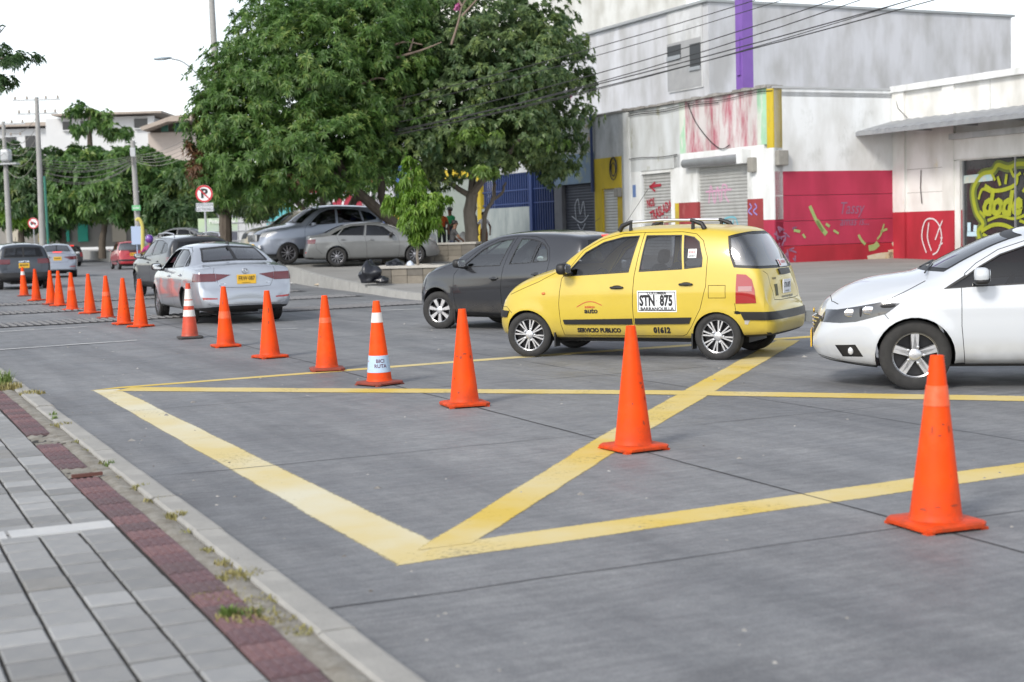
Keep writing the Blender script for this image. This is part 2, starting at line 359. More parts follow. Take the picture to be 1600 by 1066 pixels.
for k, (zc, s, o, j, i) in enumerate(spots):
    run = (j//rnd.choice((3, 4, 5)), i); sh = shade.setdefault((j//4, i//1), rnd.choice((0, 1, 1, 2, 3, 4)))
    if rnd.random() < .75: sh = rnd.choice((0, 1, 1, 2, 2, 3))
    p = kp(s, o, PAVE_H+rnd.gauss(0, .0015)); rz = rot+rnd.gauss(0, .006)
    if k < 295:
        ob = link(bpy.data.objects.new('paver', pms[sh]), pave); ob.location = p; ob.rotation_euler = (rnd.gauss(0, .006), rnd.gauss(0, .006), rz)
    else:
        rest.M = Matrix.Translation(p) @ Matrix.Rotation(rz, 4, 'Z'); me = pms[1]; rest.add([v.co.copy() for v in me.vertices], [tuple(q.vertices) for q in me.polygons])
rest.M = Matrix.Identity(4)
if rest.v: tag(rest.build('far_pavers', MATS['paver_1'], pave), kind='stuff')
mb = MB(); mb.M = Matrix.Translation(kp(12.1*CL, 0)) @ Matrix.Rotation(rot, 4, 'Z')
for q in range(5): mb.box(-CL*.46, CL*.46, -T_IN+.012+.5*q, -T_IN+.5+.5*q-.006, .07, PAVE_H+.002)
mb.M = Matrix.Identity(4); mb.build('concrete_band', mat('pale_concrete', (.42, .43, .44), .85, col2=(.50, .50, .49), nscale=7, bump=.3), pave)
# tactile tiles
TACT = [mat('tactile_%d' % i, c, .8, col2=c2, nscale=10, bump=.3) for i, (c, c2) in enumerate((((.115, .062, .072), (.16, .10, .105)), ((.15, .078, .085), (.20, .12, .12)), ((.10, .062, .07), (.14, .095, .098))))]
def tact_mesh(material):
    mb = MB(); mb.box(-.097, .097, -.097, .097, -.05, 0)
    for i in range(4):
        for h0 in (-.085, .005): mb.box(-.08+.046*i, -.06+.046*i, h0, h0+.08, 0, .005)
    me = bpy.data.meshes.new('tactile_tile'); me.from_pydata([tuple(v) for v in mb.v], [], mb.f); me.materials.append(material); return me
tms = [tact_mesh(t) for t in TACT]; k = 0
for j in range(-6, 50):
    s = j*.2+.1
    if 4.05 < s < 4.5 or 5.6 < s < 6.3: continue
    ob = link(bpy.data.objects.new('tactile_tile', tms[(j*7+j//3) % 3]), pave); ob.location = kp(s, -.352+.008*math.sin(s), PAVE_H+rnd.gauss(0, .002)); ob.scale = (.84, 1, 1); ob.rotation_euler = (rnd.gauss(0, .01), rnd.gauss(0, .01), rot+rnd.gauss(0, .012)+math.pi/2)
# kerbstones and the strip of soil behind them
KERB = mat('kerb_concrete', (.25, .245, .23), .88, col2=(.35, .34, .315), nscale=5, bump=.4, bscale=60)
kerb = tag(mesh_obj('kerb', [kp(-9, .0, .02), kp(30, .0, .02), kp(30, -.16, .02), kp(-9, -.16, .02)], [(0, 1, 2, 3)], BED), kind='structure')
for j in range(-7, 26):
    L = 1.0; mb = MB(); x0, x1 = -.494, .494; h = PAVE_H+.012
    mb.prism([(-.155, .0), (.0, .0), (.0, h-.03), (-.02, h-.004), (-.035, h), (-.14, h), (-.155, h-.01)], x0, x1)
    o = mb.build('kerbstone', KERB, kerb); M = Matrix(((0, 0, 1, 0), (1, 0, 0, 0), (0, 1, 0, 0), (0, 0, 0, 1)))   # prism axis -> along the kerb
    o.data.transform(M); o.location = kp(j*L+.5, rnd.gauss(0, .004), rnd.gauss(0, .003)-.0); o.rotation_euler = (0, 0, rot+rnd.gauss(0, .004)); o.data.transform(Matrix.Diagonal((1, -1, 1, 1))); o.data.flip_normals()
SOIL = mat('soil', (.13, .11, .08), .95, col2=(.30, .29, .26), nscale=9, bump=.8, bscale=50)
vs = []; fs = []
ns, no = 130, 5
for i in range(ns+1):
    for j in range(no+1):
        s = -2+16*i/ns; o = -.268+.115*j/no; vs.append(tuple(kp(s, o, .112+.012*math.sin(math.pi*j/no)*(.4+.6*math.sin(s*2.1)**2)+rnd.gauss(0, .002))))
for i in range(ns):
    for j in range(no): a = i*(no+1)+j; fs.append((a, a+no+1, a+no+2, a+1))
mesh_obj('soil_strip', vs, fs, SOIL, pave, True)
for s0, s1 in ((4.05, 4.5), (5.6, 6.3)):      # tiles missing: bare sand
    vs = [tuple(kp(s0+(s1-s0)*i/12, -.44+.2*j/6, .112+rnd.gauss(0, .006))) for i in range(13) for j in range(7)]
    mesh_obj('soil_patch', vs, [(i*7+j, i*7+7+j, i*7+8+j, i*7+j+1) for i in range(12) for j in range(6)], SOIL, pave, True)
# weeds in the strip
def blades(name, places, material, parent=None):
    vs = []; fs = []
    for (x, y, z), n, rad, hgt in places:
        for _ in range(n):
            a = rnd.uniform(0, 2*math.pi); r = rad*math.sqrt(rnd.random()); bx, by = x+r*math.cos(a), y+r*math.sin(a); h = hgt*rnd.uniform(.4, 1.1); lean = rnd.uniform(.1, .9)*h; b = rnd.uniform(0, 2*math.pi); w_ = rnd.uniform(.0025, .006); c, s_ = math.cos(b), math.sin(b); k = len(vs)
            vs += [(bx-s_*w_, by+c*w_, z), (bx+s_*w_, by-c*w_, z), (bx+c*lean*.45+s_*w_*.7, by+s_*lean*.45-c*w_*.7, z+h*.65), (bx+c*lean*.45-s_*w_*.7, by+s_*lean*.45+c*w_*.7, z+h*.65), (bx+c*lean, by+s_*lean, z+h*.95)]
            fs += [(k, k+1, k+2, k+3), (k+3, k+2, k+4)]
    return mesh_obj(name, vs, fs, material, parent)
DRY = mat('dry_grass', (.30, .24, .10), .8, col2=(.17, .19, .06), nscale=3); GREENW = mat('weed_green', (.09, .16, .03), .7, col2=(.16, .22, .05), nscale=4)
def pxp(x, y, z=.12): p = atz(x-9, y, z); return (p.x, p.y, z-.01)
tag(blades('dry_grass', [(pxp(x, y), n, r, h) for x, y, n, r, h in ((20, 608, 260, .15, .09), (60, 615, 160, .12, .05), (105, 665, 90, .08, .04), (135, 690, 70, .08, .03), (250, 782, 60, .07, .03), (180, 722, 60, .07, .03), (228, 763, 80, .05, .04), (285, 808, 160, .05, .04), (385, 900, 220, .10, .035), (395, 962, 220, .12, .03), (352, 928, 260, .11, .018), (480, 985, 90, .07, .02), (340, 858, 50, .05, .02), (425, 935, 160, .09, .02), (365, 880, 90, .06, .025), (300, 830, 60, .05, .02), (150, 702, 70, .08, .02), (205, 745, 60, .07, .02), (440, 965, 120, .08, .018))], DRY), 'dry grass tufts growing between the kerb and the tactile strip', 'grass', kind='stuff')
tag(blades('weeds', [(pxp(x, y), n, r, h) for x, y, n, r, h in ((12, 600, 200, .10, .16), (95, 656, 40, .03, .05), (180, 727, 40, .04, .05), (366, 962, 130, .028, .05), (92, 650, 30, .03, .06), (400, 960, 40, .06, .04))], GREENW), 'green weeds sprouting beside the kerb', 'weeds', kind='stuff')
mb = MB(); mb.M = Matrix.Translation(Vector(pxp(145, 742, .135))) @ Matrix.Rotation(.5, 4, 'Z'); mb.box(-.09, .09, -.012, .012, 0, .02); tag(mb.build('wood_scrap', mat('brown_wood', (.12, .05, .04), .8)), 'thin brown stick lying across the tactile strip', 'stick')

mb = MB()                                   # grit and chips lying about on the road
for _ in range(420):
    q = uw(rnd.uniform(4, 30), 1.7+rnd.random()**1.8*9); a = rnd.uniform(.004, .014)*(1 if rnd.random() < .9 else 2.2); mb.M = Matrix.Translation(q) @ Matrix.Rotation(rnd.uniform(0, 6), 4, 'Z'); mb.add([(-a, -a*.6, 0), (a, -a*.7, 0), (a*.8, a*.7, 0), (-a*.7, a*.6, 0), (0, 0, a*.6)], [(0, 1, 4), (1, 2, 4), (2, 3, 4), (3, 0, 4)])
mb.M = Matrix.Identity(4); tag(mb.build('road_grit', mat('grit', (.36, .35, .33), .9, col2=(.12, .11, .1), nscale=2, namt=.4), None), 'pale grit and small chips scattered over the road', 'grit', kind='stuff')
# far pavement: a slab that climbs gently towards the shops ------------------------------
def zplaza(u): t = min(max((u-30)/28, 0), 1); return .15+.6*t*t*(3-2*t)
FARK = [(-400, 40), (8, 15.6), (13, 14.2), (18, 13.55), (24, 12.5), (30, 12.1), (36, 12.7), (41, 13.2), (48, 14.2), (60, 15.4), (80, 17), (130, 21), (300, 33)]
fk = pchip(FARK)
def plaza_grid(u0, u1, w_out, nu, nw, dz=0., w_in=None):
    vs = []; fs = []
    for i in range(nu+1):
        u = u0+(u1-u0)*i/nu; wi = float(fk(u)) if w_in is None else w_in(u)
        for j in range(nw+1):
            w = wi+.15+(w_out-wi)*(j/nw)**1.5; vs.append(tuple(uw(u, w, zplaza(u)+dz)))
    for i in range(nu):
        for j in range(nw): a = i*(nw+1)+j; fs.append((a, a+1, a+nw+2, a+nw+1))
    return vs, fs
PLZ = mat('pavement_concrete', (.19, .185, .175), .88, col2=(.29, .285, .27), nscale=.5, bump=.3, bscale=30, detail=8)
v_, f_ = plaza_grid(-40, 160, 70, 160, 24); far_pave = tag(mesh_obj('far_pavement', v_, [f[::-1] for f in f_], PLZ, None, True), 'pale concrete pavement in front of the shops', kind='structure')
vs = []
for i in range(161): u = -40+200*i/160; w = float(fk(u))+.15; vs += [tuple(uw(u, w, zplaza(u))), tuple(uw(u, w, -.05))]
mesh_obj('pavement_edge', vs, [(2*i, 2*i+1, 2*i+3, 2*i+2) for i in range(160)], PLZ, far_pave)
far_pave.data.flip_normals() if far_pave.data.polygons[0].normal.z < 0 else None
for k in range(26):                                     # slab joints of the far pavement
    u = 8+2.5*k; a = uw(u, float(fk(u))+.2, zplaza(u)+.004); b = uw(u, 27, zplaza(u)+.004); d = U*.012
    mesh_obj('slab_joint', [a-d, a+d, b+d, b-d], [(0, 1, 2, 3)], JOINT, far_pave)
FKM = mat('far_kerb_concrete', (.27, .27, .255), .9, col2=(.36, .355, .34), nscale=3, bump=.4)
FKD = mat('dark_kerb_concrete', (.13, .14, .14), .9, col2=(.19, .195, .19), nscale=3, bump=.4)
fkerb = tag(mesh_obj('far_kerb', [uw(-40, float(fk(-40))+.02, .0), uw(-40, float(fk(-40))+.14, .0), uw(60, float(fk(60))+.14, 0), uw(60, float(fk(60))+.02, 0)], [(0, 1, 2, 3)], BED), kind='structure')
u = 6.
while u < 118:
    a, b = uw(u, float(fk(u))), uw(u+.98, float(fk(u+.98))); d = (b-a).normalized(); n = Vector((d.y, -d.x, 0)); h0, h1 = zplaza(u), zplaza(u+.98); vs = []
    for p, h in ((a, h0), (b, h1)): vs += [p, p+n*.02+Vector((0, 0, h+.006)), p+n*.16+Vector((0, 0, h+.006)), p+n*.16]
    mesh_obj('kerbstone', vs, [(0, 1, 5, 4), (1, 2, 6, 5), (2, 3, 7, 6), (0, 3, 2, 1), (4, 5, 6, 7)], FKD if u < 26 else FKM, fkerb); u += 1.
# ------------------------------------------------------------------ cars
BLACK = mat('black_plastic', (.012, .012, .013), .5, bump=.1, bscale=300)
RUBBER = mat('tyre_rubber', (.013, .013, .014), .78, col2=(.03, .029, .028), nscale=14, bump=.25, bscale=120)
GAP = mat('panel_gap', (.006, .006, .006), .9)
ALLOY = mat('alloy', (.62, .63, .65), .28, .85, col2=(.5, .5, .52), nscale=20)
STEELDARK = mat('dark_alloy', (.03, .03, .033), .35, .6)
CHROME = mat('chrome', (.75, .76, .78), .12, 1.)
TINT = glass('tinted_glass', (.36, .38, .41), .02, 1.4)
TINTDARK = glass('dark_tinted_glass', (.10, .105, .115), .02, 1.2)
CLEAR = glass('clear_glass', (.66, .72, .70), .02, 3.2)
SKYGLASS = glass('bright_glass', (.30, .33, .37), .03, 6.)
REDL = mat('red_lens', (.30, .008, .008), .12, coat=1.)
REDD = mat('dark_red_lens', (.10, .008, .012), .1, coat=1.)
WHITEL = mat('clear_lens', (.62, .63, .65), .1, .3, coat=1.); DARKLENS = mat('dark_lens', (.035, .037, .042), .1, .2, coat=1.)
AMBER = mat('amber_lens', (.55, .13, .01), .2, coat=1.)
BRAKE = mat('lit_brake_lens', (.6, .02, .01), .3, emit=((1, .03, .02), 1.2))
PLATEY = mat('yellow_plate', (.72, .43, .035), .45)
PLATEW = mat('white_plate', (.75, .76, .78), .45)
INK = mat('black_paint', (.012, .012, .014), .5)
INKRED = mat('red_ink', (.5, .03, .03), .5)
TRIM = mat('cabin_trim', (.035, .035, .038), .85)
SEAT = mat('seat_fabric', (.03, .03, .034), .9, col2=(.05, .05, .055), nscale=30)

class Shell:
    """half a car body (y >= 0): x forward from the rear axle, z up; regions are cut out of one smooth skin"""
    def __init__(s, sp, n=120):
        F = {k: pchip(sp[k]) for k in ('zt', 'zp', 'yp', 'zb', 'yb', 'ym', 'zs')}
        x0, x1 = sp['zt'][0][0], sp['zt'][-1][0]
        if x0 > x1: x0, x1 = x1, x0
        xs = np.linspace(x0, x1, 3000)
        ds = np.sqrt(np.diff(xs)**2 + .8*np.diff(F['zt'](xs))**2 + .8*np.diff(F['zp'](xs))**2 + .5*np.diff(F['yb'](xs))**2)
        cum = np.concatenate([[0], np.cumsum(ds)]); X = np.interp(np.linspace(0, cum[-1], n), cum, xs)
        zt, zp, yp, zb, yb, ym, zs = (F[k](X) for k in ('zt', 'zp', 'yp', 'zb', 'yb', 'ym', 'zs'))
        zp = np.minimum(zp, zt-.004); zb = np.minimum(zb, zp-.012); zs = np.minimum(zs, zb-.05)
        ys = ym-sp.get('tuck', .07); rows = []
        for t in (0, .6, .93): rows.append((ys*t, zs+0*X))
        zl = zs+.03*np.clip((zb-zs)/.5, 0, 1)
        zm = zs+(zb-zs)*sp.get('zmid', .5)
        for t in np.linspace(0, 1, 15)[:-1]:
            z = zl+(zb-zl)*t; tm = (zm-zl)/(zb-zl)
            a = ys*(t-tm)*(t-1)/(tm) + ym*t*(t-1)/(tm*(tm-1)) + yb*t*(t-tm)/(1-tm)
            rows.append((a, z))
        for t in np.linspace(0, 1, 11)[:-1]:
            bow = .035*np.clip((zp-zb)/.45, 0, 1)*4*t*(1-t)
            rows.append((yb+(yp-yb)*t+bow*.7, zb+(zp-zb)*t+bow*.1))
        for t in np.linspace(0, 1, 13):
            y = yp*(1-t); rows.append((y, zp+(zt-zp)*(1-(y/yp)**2.2)))
        Y = np.array([r[0] for r in rows]).T; Z = np.array([r[1] for r in rows]).T
        for _ in range(sp.get('smooth', 2)):
            Y2, Z2 = Y.copy(), Z.copy()
            Y2[:, 1:-1] = Y[:, 1:-1]*.5+.25*(Y[:, :-2]+Y[:, 2:]); Z2[:, 1:-1] = Z[:, 1:-1]*.5+.25*(Z[:, :-2]+Z[:, 2:]); Y, Z = Y2, Z2
        XX = np.repeat(X[:, None], Y.shape[1], 1)
        for cz, amp, wd in sp.get('crease', ()):
            c = cz(XX) if callable(cz) else cz
            Y = Y + amp*np.exp(-((Z-c)/wd)**2)*(Y > .5)*np.clip((XX-x0-.1)/.3, 0, 1)*np.clip((x1-.1-XX)/.3, 0, 1)
        for wx, wz, wr in sp['arch']:
            r = np.hypot(XX-wx, Z-wz); Y = Y + sp.get('flare', .014)*np.exp(-((r-wr)/.05)**2)*(Y > .45)*(Z > wz-.15)
        s.bm = bm = bmesh.new(); V = [[bm.verts.new((XX[i, j], max(Y[i, j], 0), Z[i, j])) for j in range(Y.shape[1])] for i in range(n)]
        m = Y.shape[1]
        for i in range(n-1):
            for j in range(m-1):
                bm.faces.new((V[i][j], V[i][j+1], V[i+1][j+1], V[i+1][j]))
        for i, rev in ((0, True), (n-1, False)):
            lo, hi = Z[i, 0], Z[i, -1]; cz = (lo+hi)/2
            c = bm.verts.new((XX[i, 0]+(-.012 if i == 0 else .012), 0, cz))
            for j in range(m-1):
                f = (V[i][j], V[i][j+1], c); bm.faces.new(f if rev else f[::-1])
        bmesh.ops.remove_doubles(bm, verts=bm.verts, dist=1e-5)
        bmesh.ops.recalc_face_normals(bm, faces=bm.faces)
        bm.normal_update()
        if sum(f.normal.y for f in bm.faces if f.calc_center_median().y > .4) < 0: bmesh.ops.reverse_faces(bm, faces=bm.faces)
        bm.normal_update()
        for v in bm.verts:
            v.normal = Vector((v.normal.x, 0, v.normal.z)).normalized() if v.co.y < 1e-4 else v.normal
        s.bv = [v.co.copy() for v in bm.verts]; s.bn = [v.normal.copy() for v in bm.verts]
        bm.verts.index_update(); s.bf = [tuple(v.index for v in f.verts) for f in bm.faces]
        s.bvh = BVHTree.FromPolygons(s.bv, s.bf)
        s.lay = bm.faces.layers.int.new('region')
    def nrm(s, p):
        q = Vector((p[0], abs(p[1]), p[2])); loc, n, i, d = s.bvh.find_nearest(q)
        f = s.bf[i]; w = poly_3d_calc([s.bv[k] for k in f], loc); nn = Vector()
        for k, wt_ in zip(f, w): nn += s.bn[k]*wt_
        return nn.normalized()
    def cut(s, view, poly, lim=None):
        a, b = {'side': (0, 2), 'rear': (1, 2), 'top': (0, 1)}[view]
        lo = (min(p[0] for p in poly)-.001, min(p[1] for p in poly)-.001); hi = (max(p[0] for p in poly)+.001, max(p[1] for p in poly)+.001)
        lim = lim or (-9, 9, -9, 9, -9, 9)
        cand = []
        for f in s.bm.faces:
            cs = [v.co for v in f.verts]
            if max(c[a] for c in cs) < lo[0] or min(c[a] for c in cs) > hi[0] or max(c[b] for c in cs) < lo[1] or min(c[b] for c in cs) > hi[1]: continue
            if any(max(c[k] for c in cs) < lim[2*k] or min(c[k] for c in cs) > lim[2*k+1] for k in range(3)): continue
            cand.append(f)
        planes = []
        for i in range(len(poly)):
            p, q = poly[i], poly[(i+1) % len(poly)]; d = (q[0]-p[0], q[1]-p[1])
            if math.hypot(*d) < 1e-6: continue
            no = [0, 0, 0]; co = [0, 0, 0]; no[a], no[b] = d[1], -d[0]; co[a], co[b] = p
            planes.append((co, no))
        for k in range(3):
            for e in (0, 1):
                if abs(lim[2*k+e]) < 8.5:
                    no = [0, 0, 0]; co = [0, 0, 0]; no[k] = 1; co[k] = lim[2*k+e]; planes.append((co, no))
        for co, no in planes:
            no = Vector(no).normalized(); co = Vector(co); touched = []; rest = []
            for f in cand:
                ds = [(v.co-co).dot(no) for v in f.verts]
                (touched if min(ds) < -1e-5 and max(ds) > 1e-5 else rest).append(f)
            if not touched: continue
            geom = set(touched)
            for f in touched: geom.update(f.edges); geom.update(f.verts)
            r = bmesh.ops.bisect_plane(s.bm, geom=list(geom), dist=1e-5, plane_co=co, plane_no=no)
            cand = rest+[g for g in r['geom'] if isinstance(g, bmesh.types.BMFace)]
        return cand
    def region(s, idx, view, poly, lim=None, over=(0,)):
        a, b = {'side': (0, 2), 'rear': (1, 2), 'top': (0, 1)}[view]; L = lim or (-9, 9, -9, 9, -9, 9)
        for f in s.cut(view, poly, lim):
            c = f.calc_center_median()
            if f[s.lay] in over and in_poly(c[a], c[b], poly) and L[0] <= c.x <= L[1] and L[2] <= c.y <= L[3] and L[4] <= c.z <= L[5]: f[s.lay] = idx
    def stroke(s, idx, view, line, w, lim=None, over=(0,)):
        for p, q in zip(line[:-1], line[1:]):
            d = Vector((q[0]-p[0], q[1]-p[1])).normalized(); n = Vector((-d.y, d.x))*w/2; e = d*w/2
            s.region(idx, view, [(p[0]+n.x-e.x, p[1]+n.y-e.y), (q[0]+n.x+e.x, q[1]+n.y+e.y), (q[0]-n.x+e.x, q[1]-n.y+e.y), (p[0]-n.x-e.x, p[1]-n.y-e.y)], lim, over)
    def extract(s, idx, name, material, parent, sides='both', off=0., smooth=True, split=None):
        """make the faces of a region a mesh; sides: 'both' in one mesh, or 1 / -1 for the left or right copy"""
        fs = [f for f in s.bm.faces if f[s.lay] == idx and (split is None or split(f.calc_center_median()))]
        if not fs: return None
        vs = []; fo = []; ln = []; vm = {}
        for f in fs:
            for v in f.verts:
                if v not in vm: vm[v] = (len(vm), s.nrm(v.co))
        keys = list(vm)
        for sg in ((1, -1) if sides == 'both' else (sides,)):
            base = len(vs)
            for v in keys:
                n = vm[v][1]; p = v.co+n*off; vs.append((p.x, p.y*sg, p.z))
            for f in fs:
                ids = [base+vm[v][0] for v in f.verts]; nn = [vm[v][1] for v in f.verts]
                if sg < 0: ids.reverse(); nn.reverse()
                fo.append(ids); ln += [(n.x, n.y*sg, n.z) for n in nn]
            if off:
                S = set(fs)
                for f in fs:
                    for lp in f.loops:
                        if any(g in S for g in lp.edge.link_faces if g is not f): continue
                        v1, v2 = lp.vert, lp.link_loop_next.vert
                        if v1.co.y < 1e-4 and v2.co.y < 1e-4: continue
                        b2 = len(vs)
                        for v in (v1, v2): vs.append((v.co.x, v.co.y*sg, v.co.z))
                        q = [b2, b2+1, base+vm[v2][0], base+vm[v1][0]]
                        P = [Vector(vs[k]) for k in q]; nq = (P[1]-P[0]).cross(P[2]-P[0])
                        if sg < 0: q.reverse(); nq = -nq
                        nq = nq.normalized() if nq.length > 1e-9 else Vector((0, 0, 1))
                        fo.append(q); ln += [tuple(nq)]*4
        o = mesh_obj(name, vs, fo, material, parent); me = o.data
        me.polygons.foreach_set('use_smooth', [True]*len(me.polygons))
        if len(ln) == len(me.loops): me.normals_split_custom_set(ln)
        return o
    def project(s, me, M, off=.003, side=1, axis='y'):
        """drop a flat mesh onto the body side (axis y) or the tail (axis x)"""
        for v in me.vertices:
            p = M @ v.co
            if axis == 'y':
                h = s.bvh.ray_cast(Vector((p.x, 3, p.z)), Vector((0, -1, 0))); y = h[0].y if h[0] else p.y
                v.co = (p.x, (y+off)*side, p.z)
            else:
                h = s.bvh.ray_cast(Vector((axis*6, abs(p.y), p.z)), Vector((-axis, 0, 0))); x = h[0].x if h[0] else p.x
                v.co = (x+axis*off, p.y, p.z)
        return me

def grid_mesh(w, h, nx=8, ny=4):
    me = bpy.data.meshes.new('sheet'); vs = [((i/nx-.5)*w, (j/ny-.5)*h, 0) for j in range(ny+1) for i in range(nx+1)]
    me.from_pydata(vs, [], [(j*(nx+1)+i, j*(nx+1)+i+1, (j+1)*(nx+1)+i+1, (j+1)*(nx+1)+i) for j in range(ny) for i in range(nx)]); return me
def put_mesh(name, me, material, parent):
    me.materials.clear(); me.materials.append(material); me.name = name
    return link(bpy.data.objects.new(name, me), parent)
# writing on the left side of a car reads from front to back: text x runs against car x
M_LEFT = lambda x, z: Matrix(((-1, 0, 0, x), (0, 0, 1, 0), (0, 1, 0, z), (0, 0, 0, 1)))
M_RIGHT = lambda x, z: Matrix(((1, 0, 0, x), (0, 0, -1, 0), (0, 1, 0, z), (0, 0, 0, 1)))
M_TAIL = lambda y, z: Matrix(((0, 0, -1, 0), (-1, 0, 0, y), (0, 1, 0, z), (0, 0, 0, 1)))
M_NOSE = lambda y, z: Matrix(((0, 0, 1, 0), (1, 0, 0, y), (0, 1, 0, z), (0, 0, 0, 1)))

def make_wheel(parent, x, y, r, w, rim_r, style, side, steer=0., n=48, dark=False):
    """wheel disc with its tyre as a child; axis along y, outer face towards +y*side"""
    tilt = 0
    mb = MB(); rr = rim_r; yo = w/2*.86
    n = n if n > 30 else 24
    # barrel and lip
    mb.lathe([(rr*.55, -w*.3), (rr*.97, -w*.42), (rr*.97, yo*.55), (rr*1.0, yo*.86), (rr*1.005, yo*.95), (rr*.955, yo*.97), (rr*.925, yo*.78), (rr*.90, -w*.05), (0.001, -w*.1)], n, 'y')
    k, sw, hub = style.get('n', 8), style.get('w', .035), style.get('hub', .045)
    sp = MB()
    for i in range(k):
        a0 = 2*math.pi*(i+.25)/k
        for da in ((0,) if not style.get('twin') else (-style['twin'], style['twin'])):
            c, s_ = math.cos(a0+da), math.sin(a0+da); c0, s0 = math.cos(a0+da*.35), math.sin(a0+da*.35)
            P0, P1 = Vector((c0*hub*.6, yo*.86, s0*hub*.6)), Vector((c*rr*.94, yo*.86, s_*rr*.94))
            t = (P1-P0).normalized(); q = Vector((-t.z, 0, t.x)); wi, wo_ = sw*style.get('taper', 1.), sw
            vs = []
            for P, ww, top in ((P0, wi, .0), (P1, wo_, .0)):
                for sgn, dy in ((-1, -.02), (1, -.02), (1, 0), (-1, 0)):
                    kk = ww/2 if dy < 0 else ww/2*.72
                    vs.append(P+q*sgn*kk+Vector((0, dy, 0)))
            sp.add(vs, [(0, 1, 5, 4), (1, 2, 6, 5), (2, 3, 7, 6), (3, 0, 4, 7), (0, 3, 2, 1), (4, 5, 6, 7)])
    sp.lathe([(rr*.915, yo*.70), (rr*.93, yo*.90), (rr*.985, yo*.97), (rr*1.0, yo*.90)], n, 'y')
    sp.lathe([(hub, yo*.6), (hub, yo*.9), (hub*.8, yo*.98), (hub*.45, yo*1.0), (.001, yo*1.02)], 20, 'y')
    for i in range(style.get('bolts', 0)):
        a = 2*math.pi*(i+.5)/style['bolts']; sp.M = Matrix.Translation((math.cos(a)*hub*1.35, yo*.72, math.sin(a)*hub*1.35)); sp.lathe([(.012, 0), (.012, .02), (.001, .022)], 8, 'y'); sp.M = Matrix.Identity(4)
    rot = Matrix.Rotation(steer, 4, 'Z')
    root = mb.build('wheel', STEELDARK if style.get('dark', True) else ALLOY, parent, smooth=True)
    root.location = (x, y*side, r); root.rotation_euler = (0, 0, steer+(0 if side > 0 else math.pi))
    sp.build('spokes', style.get('mat', ALLOY), root, smooth=True)
    ty = MB(); hw = w/2; b = r-rr
    prof = [(rr*.985, -hw*.86), (rr+b*.12, -hw*.95), (rr+b*.45, -hw*1.0), (rr+b*.8, -hw*.93), (r*.985, -hw*.80)]
    for g in (-.62, -.2, .2, .62): prof += [(r*.998, g*hw-.012), (r*.998 if abs(g) > .7 else r*.985, g*hw-.003), (r*.985, g*hw+.003), (r*.999, g*hw+.012)]
    prof += [(r*.985, hw*.80), (rr+b*.8, hw*.93), (rr+b*.45, hw*1.0), (rr+b*.12, hw*.95), (rr*.985, hw*.86)]
    ty.lathe(prof, n, 'y'); ty.build('tyre', RUBBER, root, smooth=True)
    return root

def xf_spec(sp, kx=1., ky=1., kz=1.):
    o = dict(sp)
    for k in ('zt', 'zp', 'zb', 'zs'): o[k] = [(x*kx, z*kz) for x, z in sp[k]]
    for k in ('yp', 'yb', 'ym'): o[k] = [(x*kx, y*ky) for x, y in sp[k]]
    o['arch'] = [(x*kx, z, r) for x, z, r in sp['arch']]
    return o
def xf_poly(pl, kx, kz): return [(x*kx, z*kz) for x, z in pl]

